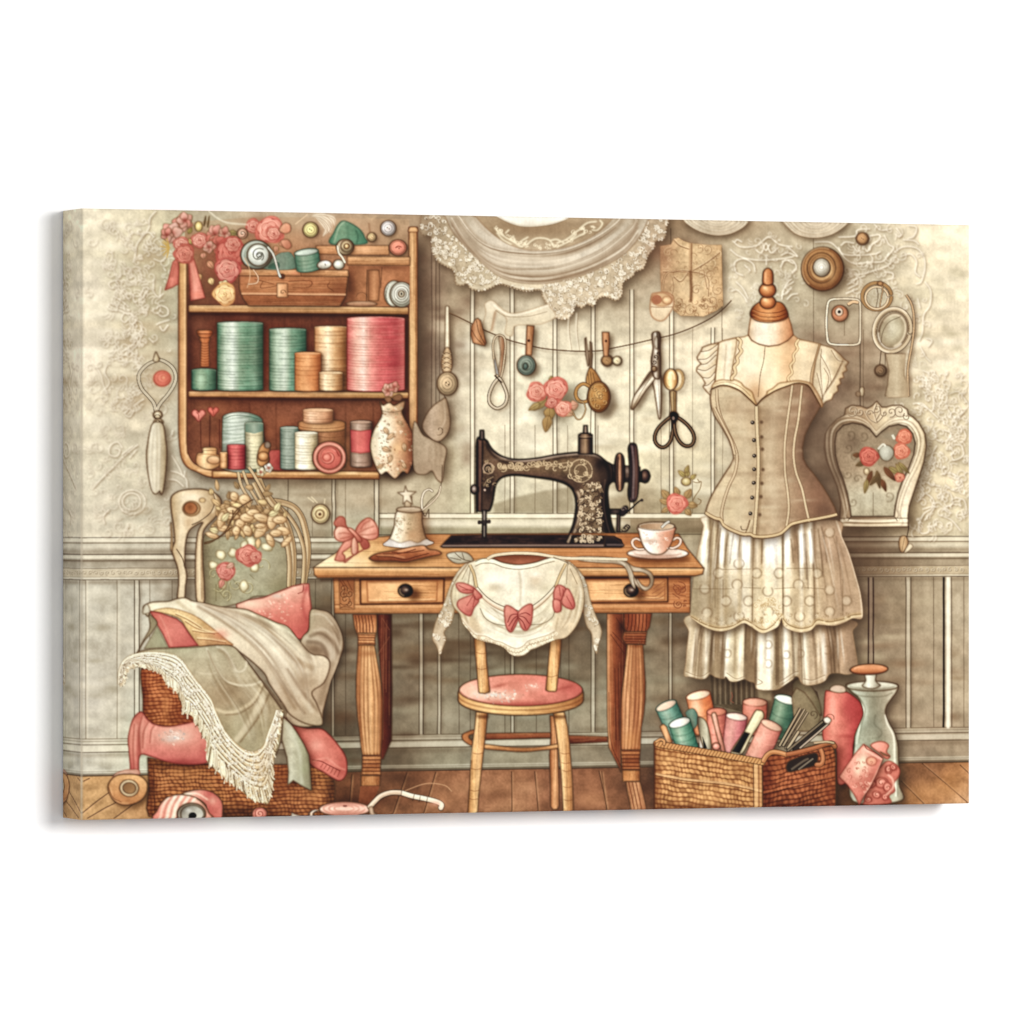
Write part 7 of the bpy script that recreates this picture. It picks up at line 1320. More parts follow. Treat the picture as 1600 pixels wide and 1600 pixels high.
wood([(1088,600),(1182,600),(1208,720),(1226,860),(1246,1120),(1256,1300),(1258,1460),(1176,1460),(1168,1290),(1158,1120),(1136,920),(1108,720)], CW, 0, 26)
for y, x0, x1 in ((940, 410, 505), (1070, 400, 490), (1250, 392, 476), (1320, 385, 466)): S([(x0+4, y), ((x0+x1)/2, y+10), (x1-4, y+2)], 1.2, (130, 80, 46), .55)
for y, x0, x1 in ((940, 1140, 1230), (1020, 1150, 1236), (1085, 1158, 1240), (1220, 1165, 1248), (1330, 1172, 1254)): S([(x0+4, y), ((x0+x1)/2, y+10), (x1-4, y+2)], 1.2, (130, 80, 46), .55)
S([(450,640),(540,640)], 5, (80, 44, 24), .6, 1.5); S([(1095,640),(1185,640)], 5, (80, 44, 24), .6, 1.5)
for p in ([(408,1000),(440,780),(460,640)], [(1120,680),(1150,900),(1185,1400)]): S(p, 2, (250, 216, 160), .55, .8)
sf = P('seat_frame', chair)
rim = np.concatenate([E(820, 440, 522, 130, 0, 16, 180, 360), E(820, 500, 522, 128, 0, 20, 0, 180)])
M = F(rim, ('h', (214, 160, 96), (240, 196, 130), (232, 184, 118), (206, 146, 84), (160, 100, 56)), 0, 1, (INK, 1.5, .9)); grain(M, 30); S(E(820, 462, 520, 124, 0, 24, 5, 175), 1.6, (110, 62, 36), .6, .4, 0)
P('seat_cushion', chair)
M = F(E(820, 418, 514, 132, 0, 40), ('h', (232, 178, 150), (230, 150, 130), (226, 134, 116), (222, 126, 112), (206, 104, 96)), 1, 1, (INK, 1.2, .9), .08); clip(M)
B(560, 455, 200, 50, (240, 218, 196), .75); B(700, 470, 120, 36, (226, 190, 176), .6); B(920, 390, 90, 40, (240, 190, 176), .45); B(1240, 400, 120, 70, (190, 76, 74), .5); B(860, 540, 400, 30, (176, 66, 60), .55); B(400, 400, 60, 50, (240, 206, 176), .5); B(640, 380, 80, 16, (170, 76, 66), .5, -14); B(1180, 400, 90, 14, (170, 70, 64), .5, -14)
for _ in range(60): x, y = rng.normal(640, 110), rng.normal(470, 22); S(curl(x, y, rng.uniform(4, 12), rng.rand()*360, .8), 1., [(206, 200, 194), (240, 232, 214), (190, 130, 120)][rng.randint(3)], .5)
for _ in range(18): x, y = rng.normal(930, 60), rng.normal(390, 16); S(curl(x, y, rng.uniform(4, 10), rng.rand()*360, .8), 1., (240, 214, 206), .4)
S(E(820, 424, 500, 124, 0, 24, 5, 175), 2, (150, 58, 50), .5, .8, 0); clip()
bp = P('back_post', chair)
O(660, 800)
wood([(430,1050),(522,1050),(535,1250),(562,1490),(560,1502),(520,1512),(478,1508),(470,1500),(450,1280)], CW, 0, 18); P('back_post', chair); wood([(1068,1050),(1160,1050),(1145,1250),(1118,1480),(1110,1496),(1050,1494),(1028,1484),(1048,1280)], CW, 0, 18)
for y in (1170, 1300): S([(448, y), (495, y+12), (535, y+2)], 1.2, (130, 80, 46), .5)
S([(1032,1365),(1070,1375),(1125,1360)], 1.2, (130, 80, 46), .5)
# blouse over the chair back
bl = P('printed_blouse', None, 'cream frilled blouse with three pink bows over the chair back')
sl1 = [(385,430),(300,490),(230,620),(170,790),(110,920),(85,1050),(120,1120),(145,1192),(170,1130),(195,1060),(180,1000),(235,930),(262,850),(290,700)]
sl2 = [(1200,410),(1300,480),(1365,590),(1400,740),(1440,850),(1485,960),(1492,1020),(1465,1100),(1452,1180),(1425,1110),(1408,1010),(1370,950),(1345,850),(1330,650)]
for s_ in (sl1, sl2):
    M = F(s_, ('v', (226, 212, 184), (214, 196, 166), (196, 176, 146), (206, 190, 164)), 1, 1, ((110, 88, 64), 1.1, .75), .1); lace(M, 26, 1.5, 4); clip(M); S(np.add(s_[:7], (20, 20)), 2.4, (150, 128, 100), .45, 1.); clip()
bo = [(380,430),(440,405),(500,388),(590,392),(680,420),(800,436),(930,420),(1010,395),(1090,374),(1160,385),(1210,420),(1280,480),(1330,600),(1345,720),(1330,830),(1280,950),(1200,1040),(1110,1062),(1040,1090),(950,1132),(900,1150),(850,1190),(785,1200),(730,1180),(680,1130),(600,1096),(530,1080),(440,1050),(390,990),(340,930),(312,850),(260,790),(240,710),(262,600)]
SH(bo, 4, 8, 6, .4); M = F(bo, ('h', (214, 196, 162), (232, 222, 196), (238, 230, 208), (230, 218, 190), (206, 188, 156)), 1, 1, ((110, 88, 64), 1.2, .8), .07)
tr = [(1345,700),(1330,830),(1280,950),(1200,1040),(1110,1062),(1120,900),(1200,640),(1240,560)]
clip(M)
F([(1120,820),(1200,640),(1215,430),(1345,600),(1340,830),(1200,1050),(1080,1070)], (206, 184, 150), 1, 0, None, .1, .7, 2); F([(310,850),(430,860),(520,1080),(420,1060),(340,950)], (206, 182, 146), 1, 0, None, .1, .7, 2)
B(640, 560, 150, 80, (246, 242, 226), .8); B(600, 850, 90, 60, (246, 240, 222), .8); B(800, 1010, 160, 70, (240, 232, 210), .6); B(600, 630, 70, 40, (186, 168, 136), .5); B(940, 560, 60, 80, (196, 172, 140), .5); B(1020, 630, 50, 40, (176, 160, 130), .4); B(940, 520, 50, 30, (246, 240, 224), .6)
S([(805,480),(820,600),(815,780)], 2.4, (176, 154, 122), .5, 1.4); S([(825,480),(840,600),(830,760)], 2.4, (250, 246, 232), .6, 1.4)
for p in ([(450,620),(520,700),(600,760),(690,800),(800,830)], [(1110,610),(1040,690),(960,760),(880,810),(810,830)]):
    S(np.add(p, (0, 22)), 5, (206, 164, 130), .7, 1.2); S(np.add(p, (0, 6)), 4.2, (236, 226, 202), .9, .5); S(np.add(p, (0, -8)), 1.2, (90, 70, 50), .8); S(np.add(p, (0, 34)), 1, (110, 86, 62), .6)
for p in ([(480,800),(520,880),(600,930),(720,950)], [(900,940),(1000,930),(1080,880),(1110,800)]): S(p, 1.3, (96, 80, 60), .65); S(np.add(p, (0, 12)), 3, (170, 148, 116), .4, 1.4)
for p in ([(1000,880),(970,920)], [(1060,940),(980,1000)], [(720,900),(740,960)], [(1130,880),(1110,980),(1080,1030)], [(590,800),(640,870)]): S(p, 1.4, (160, 138, 106), .5, .6)
for p in ([(390,440),(330,560)], [(400,470),(380,600)], [(420,500),(430,620)], [(1210,440),(1200,600)], [(1230,470),(1290,600)]): S(p, 1.1, (110, 88, 62), .6)
pleats([(430,640),(600,800),(800,900),(1000,820),(1120,640)], [(440,900),(600,1000),(800,1060),(1000,1000),(1110,820)], 26, (252, 248, 234), (150, 126, 96)); pleats([(440,420),(420,560),(380,800),(400,980)], [(280,560),(250,720),(320,880),(400,1000)], 16); pleats([(1200,440),(1180,640),(1150,860),(1090,1040)], [(1300,560),(1330,700),(1280,920),(1150,1040)], 20)
hem = [(330,900),(400,990),(450,1030),(530,1040),(600,1075),(660,1090),(740,1130),(790,1140),(840,1120),(880,1080),(940,1060),(1040,1030),(1100,1000)]
S(np.add(hem, (0, 30)), 9, (196, 172, 138), .6, 1.5); SS_([curl(x, y, 16, rng.rand()*360, 1.1) for x, y in np.repeat(spl(np.array(hem, float), False, 5), 2, 0)+rng.randn(122, 2)*[8, 16]+[0, 36]], .9, (244, 234, 208), .75); S(np.add(hem, (0, -4)), 1.4, (160, 134, 100), .7); S(scallop(np.add(hem, (0, 26)), 24), 1.1, (150, 124, 92), .65, 0, 0); S(np.add(hem, (0, -14)), 2.4, (248, 242, 226), .6, 1)
clip()
# neckband
nk = [(440,415),(500,390),(590,392),(680,425),(800,440),(930,422),(1010,395),(1100,372)]
S(np.add(nk, (0, 14)), 5, (238, 230, 206), .9, .4); S(np.add(nk, (0, 38)), 1.1, (110, 90, 64), .75); S(nk, 1.2, (110, 90, 64), .75)
F([(600,372),(830,352),(1050,372),(1010,396),(930,420),(800,436),(680,420),(620,400)], ('v', (120, 72, 48), (186, 120, 92)), 1, 1, ((60, 34, 22), 1, .7))
up2 = [(540,392),(600,362),(720,346),(830,343),(960,350),(1080,370),(1200,385),(1400,388),(1700,395)]
S(up2, 5.6, (110, 88, 64), .75, 0, 1, 1); S(up2, 4, (226, 210, 178), .95)
st1 = [(395,440),(430,520),(450,620)]; st2 = [(1195,430),(1150,520),(1110,620)]
for s_ in (st1, st2): S(s_, 5, (110, 88, 60), .75); S(s_, 3.2, (216, 190, 146), .95)
S([(1090,375),(1200,420),(1215,440)], 1.2, INK, .6)
F([(205,350),(300,330),(380,345),(425,400),(380,420),(290,430),(230,400)], ('d', (206, 198, 176), (166, 152, 126)), 1, 1, (INK, 1.1, .8)); SS_([[(270,340),(330,390),(400,410)], [(330,340),(350,400)], [(230,380),(320,400)]], 1.2, INK, .6)
def bowk(parts, knot, l):
    P('pink_bow', bl); 
    Ms = [F(p, ('d', (240, 168, 154), (222, 130, 124), (186, 88, 84)), 1, 1, ((120, 46, 46), 1.1, .85)) for p in parts]
    return Ms
bowk([[(282,600),(340,592),(430,630),(440,665),(380,680),(310,660)], [(300,740),(370,705),(430,690),(470,740),(430,800),(400,865),(340,840),(295,790)], [(430,640),(480,680),(495,710),(450,730),(425,690)]], None, 0)
SS_([[(300,610),(360,640),(430,660)], [(330,650),(400,650)], [(420,700),(370,780)], [(440,700),(420,790)]], 1.3, (150, 60, 56), .65)
m_ = bowk([[(690,785),(740,790),(800,840),(805,880),(760,980),(730,1000),(700,960),(685,870)], [(800,835),(860,780),(912,770),(918,840),(905,930),(870,985),(830,970),(805,900)]], None, 0); clip(*m_)
SS_([[(800,850),(740,860),(710,920)], [(800,860),(760,890),(720,950)], [(800,870),(770,920),(740,980)], [(805,855),(860,840),(900,860)], [(805,865),(850,880),(890,930)], [(805,880),(840,920),(860,970)]], 1.5, (130, 44, 48), .7); clip()
bowk([[(1115,620),(1150,610),(1195,640),(1190,700),(1150,740),(1100,730),(1095,670)], [(1095,730),(1150,745),(1155,820),(1110,835),(1090,790)], [(1200,640),(1240,680),(1270,770),(1250,810),(1190,790),(1160,740)]], None, 0)
SS_([[(1140,620),(1150,700)], [(1170,640),(1180,700)], [(1150,750),(1155,830)], [(1200,700),(1250,790)]], 1.3, (150, 60, 56), .6)
# ---- carved chair back, left ---------------------------------------------------------
arm = P('printed_carved_chair', None, 'pale carved chair with scrolled posts and a painted rose panel')
CB = ('h', (176, 152, 116), (220, 200, 164), (206, 184, 146), (170, 142, 106))
O(120, 800)
# painted panel of the back
pn = P('painted_panel', arm); M = F([(1050,230),(1160,205),(1500,200),(1660,240),(1760,330),(1800,480),(1790,700),(1500,700),(1360,760),(1050,760)], ('h', (150, 142, 112), (176, 170, 142), (170, 164, 136), (150, 140, 112)), 1, 1, (INK, 1, .7), .1); clip(M)
B(1200, 640, 120, 120, (140, 130, 96), .5); B(1560, 420, 140, 160, (184, 178, 152), .5); B(1700, 620, 110, 90, (140, 128, 98), .5)
for p in ([(1160,600),(1160,740)], [(1270,600),(1265,740)], [(1170,640),(1230,720)], [(1100,560),(1120,490)], [(1300,560),(1370,640)], [(1440,520),(1480,560)]): S(p, 1.1, (110, 98, 66), .5)
for c in (curl(1140, 520, 60, 0, 1.1), curl(1190, 620, 50, 120, 1.1), curl(1420, 620, 60, 60, 1.2), curl(1330, 600, 60, 200, 1.), curl(1540, 440, 70, 30, 1.), curl(1240, 690, 50, 40, 1.1)): S(c, 1.5, (214, 204, 160), .6); S(np.add(c, (4, 5)), 1, (110, 98, 66), .4)
for x, y, rx, ry in ((1205, 355, 36, 42), (1300, 340, 46, 42), (1140, 440, 40, 30), (1480, 465, 38, 36), (1390, 620, 26, 50), (1450, 260, 40, 60), (1580, 290, 50, 30), (1400, 290, 30, 50), (1220, 590, 30, 50)): F(E(x, y, rx, ry, 0, 7)+rng.randn(7, 2)*6, ('r', (240, 234, 206), (222, 212, 176), (170, 156, 118)), 1, 0, ((110, 92, 64), .9, .6))
clip()
P('printed_rose', None, 'pink roses painted on the panel of the carved chair'); rose(1420, 360, 88, (226, 130, 118), (246, 178, 164)); rose(1490, 375, 52, (222, 130, 114)); rose(1240, 495, 78, (222, 128, 122), (244, 182, 176)); leaf(1220, 560, 80, 50, 110, (226, 150, 140)); leaf(1310, 430, 70, 46, 150, (230, 170, 158))
use(arm)
# tall right posts
O(400, 580)
rp = [(0,900),(60,960),(120,1060),(190,1170),(260,1260),(300,1400),(318,1600),(330,1760)]
for p, w in (([(120,1080),(220,1095),(310,1130),(370,1200),(405,1300),(432,1450),(425,1600),(395,1780)], 8.5), ([(150,1100),(250,1180),(330,1290),(370,1380),(400,1500),(400,1640),(390,1780)], 5), ([(20,900),(60,990),(130,1090),(200,1180),(260,1290),(300,1440),(310,1600),(300,1790)], 9.5), ([(-20,930),(60,1080),(150,1190),(220,1290),(260,1440),(280,1600),(275,1790)], 6.5)):
    S(p, w+1.9, INK, .8, 0, 1, 1); S(p, w, (188, 162, 122), .98); S(np.add(p, (-6, 0)), w*.4, (226, 206, 168), .7, .6); S(np.add(p, (9, 0)), w*.25, (128, 98, 68), .6, .4)
# stems that rise over the shelf
for p in ([(-60,800),(-20,860),(20,930),(80,1040)], [(-110,830),(-60,960),(10,1080),(60,1180)], [(-150,840),(-120,960),(-40,1090)]): S(p, 5.4, INK, .7, 0, 1, 1); S(p, 3.6, (206, 180, 140), .95)
# scrolled left post
O(120, 580)
ps = [(785,1060),(830,1010),(910,988),(1030,982),(1120,1002),(1180,1040),(1206,1090),(1195,1160),(1140,1230),(1075,1300),(1048,1380),(1050,1600),(1060,1760),(1060,1930),(1005,1930),(990,1760),(992,1500),(1010,1340),(1050,1260),(980,1290),(930,1340),(905,1450),(900,1600),(915,1700),(905,1800),(895,1900),(840,1900),(850,1760),(840,1640),(805,1540),(790,1480),(815,1420),(808,1300),(790,1180)]
SH(ps, 6, 4, 5, .4); M = F(ps, ('h', (186, 162, 124), (226, 208, 174), (214, 192, 156), (196, 172, 134), (170, 142, 106)), 1, 1, (INK, 1.3, .85), .08); clip(M)
B(960, 1050, 100, 40, (240, 228, 200), .7); B(930, 1260, 40, 60, (186, 154, 114), .5); B(1100, 1190, 60, 60, (186, 158, 122), .5)
S([(1130,1000),(1150,1080),(1120,1170),(1040,1240),(960,1280)], 1.4, INK, .7); S([(1140,1010),(1165,1090),(1130,1180)], 2, (238, 222, 188), .6, .6)
S([(830,1480),(880,1560),(900,1640)], 1.6, INK, .6); S([(850,1460),(870,1300),(860,1200)], 3, (238, 224, 194), .6, 1.2); S([(1025,1400),(1020,1600),(1028,1900)], 2.4, (236, 220, 186), .7, .8); S([(1042,1400),(1042,1900)], 2, (140, 110, 78), .6, .5); S([(870,1700),(865,1880)], 3, (236, 220, 190), .6, 1)
F(E(955, 1145, 72, 62), ('r', (214, 188, 146), (190, 156, 112)), 1, 0, ((96, 68, 44), 1.1, .8)); F(E(948, 1142, 56, 50), ('r', (150, 96, 58), (176, 116, 72), (190, 132, 86)), 1, 0, (INK, 1, .7)); F(E(1045, 1075, 26, 20), (206, 178, 132), 1, 0, (INK, .8, .5)); clip()
O(120, 580); F([(790,1270),(800,1400),(795,1490),(780,1480),(785,1380),(780,1280)], (190, 166, 128), 1, 1, (INK, .9, .6))
# dried flower heads
fl = P('printed_dried_flowers', None, 'bunch of dried cream petals above the carved chair panel')
B(1400, 1220, 190, 120, (150, 120, 84), .6)
for _ in range(130):
    x, y = rng.normal(1400, 140), rng.normal(1220, 90)
    if y > 1400 or x < 1110: continue
    leaf(x, y, rng.uniform(50, 95), rng.uniform(26, 46), rng.uniform(0, 360), mul((206, 174, 128), rng.uniform(.8, 1.15)), 1, rng.rand() < .5)
for x, y, rx, ry, a in ((1310, 1045, 34, 42, 20), (1400, 1070, 36, 60, 30), (1300, 1160, 46, 34, 60), (1290, 1210, 60, 30, 110), (1360, 1270, 34, 46, 0), (1420, 1220, 52, 46, 0), (1330, 1330, 34, 40, 30), (1420, 1330, 40, 44, 20), (1530, 1330, 60, 46, 40), (1220, 1310, 40, 34, 0), (1130, 1370, 50, 28, 170), (1200, 1240, 60, 40, 140), (1470, 1180, 46, 36, 0), (1540, 1220, 60, 40, 60), (1530, 1290, 40, 26, 0), (1630, 1250, 60, 50, 30), (1720, 1330, 50, 44, 60), (1690, 1240, 50, 40, 0), (1610, 1410, 50, 36, 20), (1750, 1420, 50, 30, 150), (1660, 1350, 44, 36, 0)):
    F(np.array([(-1,0),(-.5,-.62),(.35,-.7),(1,-.1),(.5,.55),(-.4,.6)])*[rx*1.2, ry*1.15]@np.array([[np.cos(a), np.sin(a)], [-np.sin(a), np.cos(a)]])+[x, y], ('d', (246, 228, 188), (222, 192, 146), (176, 138, 94)), 1, 1, ((104, 74, 46), 1., .7)); S([(x-rx*.5, y), (x+rx*.4, y+ry*.2)], .9, (120, 88, 56), .5)
SS_([[(1060,1440),(1130,1420),(1230,1340),(1300,1230),(1360,1150)], [(1270,1270),(1330,1160),(1430,1090),(1470,1070)], [(1300,1240),(1300,1160)], [(1060,1430),(1180,1390),(1290,1300)]], 2, (96, 68, 42), .75)
for x, y, l, w, a in ((1210, 1250, 90, 50, -50), (1180, 1340, 80, 50, 200), (1600, 1200, 90, 50, -20), (1650, 1170, 90, 50, -60)): leaf(x, y, l, w, a, (226, 206, 158))
# tulip shaped bud on the shelf
O(400, 580); bd = P('printed_dried_bud', None, 'brown dried bud and white blossom on the shelf edge'); F([(10,720),(30,640),(70,595),(110,600),(115,650),(100,700),(110,740),(60,790),(20,780)], ('h', (226, 176, 116), (196, 140, 86), (150, 100, 62)), 1, 1, (INK, 1.1, .8)); F(E(95, 615, 26, 28), (150, 130, 116), 1, 1, (INK, 1, .7)); F(E(60, 710, 46, 40), ('r', (240, 196, 140), (206, 150, 96), (150, 96, 56)), 1, 1, (INK, 1, .7)); bloom(105, 805, 44, 5, (240, 232, 206), (252, 248, 232)); bloom(40, 840, 44, 5, (236, 222, 180), (250, 240, 210))
# small cream button on the wall
P('printed_button', None, 'cream ringed button on the boards beside the carved chair'); button(538, 1190, 76, (232, 210, 160), rings=1, ry=80); F(E(532, 1190, 36, 36), ('r', (240, 226, 186), (206, 178, 126)), 1, 1, (INK, 1, .7)); F(E(532, 1192, 14), (120, 84, 54), 1, 0, None); SS_([[(430,1050),(480,1090)], [(460,1045),(510,1095)], [(575,1060),(570,1100)]], 2, (222, 206, 170), .7)
# ---- baskets and pillows ---------------------------------------------------------------
bk2 = P('printed_wicker_basket', None, 'narrow brown wicker basket under the lace cloth')
O(120, 1000)
b1 = [(535,260),(600,240),(900,330),(1000,600),(1000,690),(900,715),(760,720),(640,700),(560,640),(550,480)]
M = F(b1, wick(220, 1045, 310, 1135, 5.6, 34, (206, 124, 70), (104, 46, 26), 0, 1.5), 1, 1, (INK, 1.2, .85), .1); clip(M); B(560, 480, 40, 260, (80, 32, 20), .55); B(740, 560, 40, 160, (226, 148, 84), .4); B(900, 640, 120, 80, (120, 56, 34), .5); clip()
bk3 = P('printed_wicker_basket', None, 'wide brown wicker basket at the bottom left')
b2 = [(590,980),(900,1030),(1300,1030),(1800,1040),(2120,1050),(2150,1230),(2145,1400),(2130,1470),(600,1470),(580,1400),(600,1240)]
M = F(b2, wick(230, 1190, 522, 1280, 5.8, 36, (198, 126, 70), (84, 42, 26), -.01, 0), 0, 1, (INK, 1.3, .85), .1); clip(M)
B(620, 1220, 50, 280, (84, 38, 22), .5); B(900, 1100, 120, 60, (210, 140, 80), .4); B(1300, 1440, 500, 60, (56, 30, 22), .6); B(2120, 1260, 60, 240, (60, 34, 26), .6); B(1700, 1180, 160, 160, (120, 64, 36), .5); B(900, 1040, 320, 40, (60, 26, 20), .6); B(1950, 1290, 120, 70, (214, 144, 84), .35)
S([(640,1040),(650,1440)], 1.6, (70, 36, 22), .5); S([(895,1060),(890,1440)], 1.6, (70, 36, 22), .4); clip()
# pink cushion between the baskets
pc_ = P('printed_cushion', None, 'rose pink cushion squeezed between the two baskets')
cu = [(540,600),(580,650),(640,700),(760,722),(900,700),(1000,690),(1080,820),(1130,960),(1080,1020),(980,1035),(850,1030),(740,1010),(620,970),(540,950),(515,1000),(510,1120),(455,1120),(445,1020),(435,900),(430,820),(455,700),(490,630)]
M = F(cu, ('v', (206, 110, 98), (232, 150, 138), (228, 136, 128), (216, 106, 104), (186, 80, 78)), 1, 1, ((110, 40, 38), 1.3, .85), .07); clip(M)
B(820, 800, 150, 70, (236, 206, 196), .85); B(780, 830, 60, 30, (206, 186, 182), .5); B(940, 740, 60, 40, (240, 176, 164), .5); B(860, 1020, 240, 34, (150, 54, 54), .6); B(1080, 950, 60, 90, (206, 90, 90), .6); B(460, 860, 40, 200, (222, 150, 132), .6); B(520, 860, 26, 160, (160, 66, 60), .6)
for p in ([(550,620),(520,760),(530,940)], [(600,680),(560,760),(550,900)], [(650,710),(620,760),(610,860)], [(480,700),(470,900),(480,1100)]): S(p, 2, (150, 60, 54), .55, .6); S(np.add(p, (14, 0)), 3, (244, 182, 166), .45, 1)
for _ in range(30): S(curl(rng.normal(800, 70), rng.normal(810, 30), rng.uniform(8, 16), rng.rand()*360, .9), 1, [(176, 160, 160), (250, 236, 226), (200, 140, 134)][rng.randint(3)], .4)
clip(); F([(450,1080),(510,1080),(520,1120),(440,1125),(360,1130),(300,1150),(330,1110),(400,1085)], ('h', (226, 196, 170), (206, 150, 132)), 1, 1, ((120, 60, 50), 1, .6))
# second end of that cushion, right
pr = P('printed_cushion', None, 'coral cushion end poking out at the right of the cloth'); O(400, 1000)
cr_ = [(230,640),(320,700),(420,735),(540,740),(610,790),(680,870),(740,960),(758,1050),(745,1130),(700,1170),(640,1150),(560,1100),(470,1050),(430,1000),(380,860),(290,730)]
M = F(cr_, ('a', 400, 1000, 700, 800, (206, 96, 90), (226, 124, 114), (206, 94, 86)), 1, 1, ((96, 36, 32), 1.3, .85), .07); clip(M); B(500, 880, 70, 60, (240, 172, 160), .6); B(720, 1080, 60, 120, (170, 60, 56), .6); S([(470,1000),(540,1010),(600,1040),(700,1090)], 1.6, (120, 40, 38), .7)
S([(470,1010),(560,985),(600,990),(690,1060),(740,1080)], 2.4, (240, 160, 146), .5, .8)
for i in range(6): x = 560+i*28; S([(x, 1030+i*12), (x-22, 1060+i*16)], 1.2, (130, 44, 40), .6)
clip()
# upper cushion with a corner
O(400, 800); uc = P('printed_cushion', None, 'coral floral cushion behind the draped cloth')
u_ = [(-160,770),(-60,735),(60,715),(200,660),(300,620),(390,600),(440,600),(445,680),(458,780),(462,880),(440,980),(410,1055),(340,1060),(300,1000),(200,960),(60,900),(-60,850),(-160,830)]
M = F(u_, ('a', 150, 640, 250, 1000, (240, 196, 176), (228, 136, 124), (214, 100, 96)), 0, 1, ((110, 40, 38), 1.3, .85), .07); clip(M); B(-40, 770, 130, 50, (240, 214, 186), .8); B(180, 700, 60, 24, (216, 196, 186), .7); B(420, 640, 40, 40, (206, 84, 90), .6); B(420, 900, 70, 140, (196, 76, 74), .5); B(250, 900, 140, 60, (222, 110, 100), .5)
S([(395,610),(390,660),(350,680)], 1.6, (140, 46, 46), .6); S([(430,610),(400,700),(390,800),(420,900)], 3, (176, 64, 66), .5, 1)
for _ in range(40): S(curl(rng.normal(180, 90), rng.normal(780, 60), rng.uniform(5, 14), rng.rand()*360, .9), 1, [(244, 196, 180), (250, 226, 206), (206, 150, 130)][rng.randint(3)], .45)
clip()
# back drape behind, right side roll
cl = P('printed_draped_cloth', None, 'grey beige cloth draped over the chair with a crocheted border')
G = lambda *c: c
O(400, 800)
rr = [(455,820),(540,818),(610,840),(660,900),(700,980),(725,1060),(728,1130),(705,1200),(660,1320),(620,1420),(590,1540),(560,1660),(545,1740),(440,1790),(300,1770),(240,1690),(200,1600),(300,1300),(380,1060),(440,980)]
SH(rr, 5, 4, 5, .45, (60, 46, 36)); M = F(rr, ('h', (170, 152, 128), (190, 170, 142), (176, 154, 128), (150, 128, 104)), 1, 1, (INK, 1.2, .85), .07); clip(M)
pleats([(420,1050),(560,1090),(620,1200),(500,1350)], [(460,820),(640,880),(720,1080),(600,1500)], 22, (214, 198, 172), (112, 90, 72), (1, 3)); B(560, 920, 110, 80, (176, 158, 132), .6); B(500, 1140, 110, 60, (128, 104, 84), .7)
for p, w, c, a in (([(400,1060),(500,1060),(580,1110),(640,1180),(600,1300),(500,1350)], 12, (206, 190, 166), .8), ([(420,1080),(540,1100),(590,1200),(570,1290),(490,1340)], 6, (120, 98, 80), .6), ([(440,1040),(540,1010),(640,1080),(690,1180)], 5, (130, 108, 88), .6), ([(470,990),(570,980),(650,1040),(700,1140)], 4, (210, 194, 170), .5), ([(470,850),(560,860),(640,940)], 3, (214, 200, 176), .4), ([(690,1230),(640,1360),(600,1500)], 8, (206, 188, 160), .5), ([(640,1240),(590,1400),(540,1600)], 8, (140, 118, 94), .5)): S(p, w, c, a, w*.25)
clip()
O(120, 800); F([(1180,1090),(1330,1130),(1760,1660),(1740,1720),(1680,1640),(1450,1330)], (132, 114, 92), 0, 1, None)
ls = [(555,800),(580,770),(640,750),(760,745),(830,725),(900,715),(970,745),(1060,760),(1200,790),(1400,810),(1500,850),(1660,920),(1760,960),(1850,1070),(1950,1180),(2060,1200),(2110,1270),(2060,1420),(1960,1500),(2000,1600),(2050,1740),(2020,1780),(1900,1760),(1780,1690),(1720,1600),(1640,1480),(1600,1420),(1560,1340),(1430,1220),(1330,1150),(1240,1090),(1100,1020),(940,880),(860,860),(720,840),(620,830),(590,870)]
M = F(ls, ('v', (226, 214, 186), (230, 218, 190), (210, 194, 166), (190, 170, 142), (180, 160, 132)), 1, 1, (INK, 1.2, .8), .06); clip(M)
for p, w, c, a in (([(960,750),(1160,850),(1400,960),(1600,1100),(1720,1250),(1850,1500)], 10, (240, 230, 206), .6), ([(1000,780),(1200,900),(1420,1060),(1580,1230),(1700,1430),(1820,1640)], 5, (150, 126, 98), .6), ([(1060,760),(1300,850),(1560,950),(1700,1100),(1900,1290)], 7, (176, 152, 122), .5), ([(1500,850),(1600,960),(1760,1180),(1960,1300)], 8, (170, 146, 116), .5), ([(1560,900),(1680,1040),(1850,1200),(2040,1260)], 6, (222, 206, 178), .6), ([(1640,1280),(1750,1480),(1900,1680)], 4, (130, 106, 82), .6), ([(1700,1270),(1800,1440),(1960,1660)], 7, (216, 200, 172), .6), ([(1750,1300),(1880,1500),(2010,1660)], 4, (140, 116, 92), .55), ([(830,740),(900,800),(980,850)], 5, (190, 170, 134), .5), ([(640,790),(800,800),(940,850)], 5, (240, 232, 210), .5)): S(p, w, c, a, w*.22)
pleats([(900,720),(1200,880),(1500,1130),(1720,1440),(1900,1740)], [(1060,760),(1500,850),(1760,960),(2000,1200),(2000,1700)], 46, (246, 238, 216), (134, 110, 86), (1, 4), (.2, .5), 8)
B(1900, 1420, 120, 80, (160, 136, 108), .5); B(1650, 1420, 60, 160, (220, 206, 180), .4); clip()
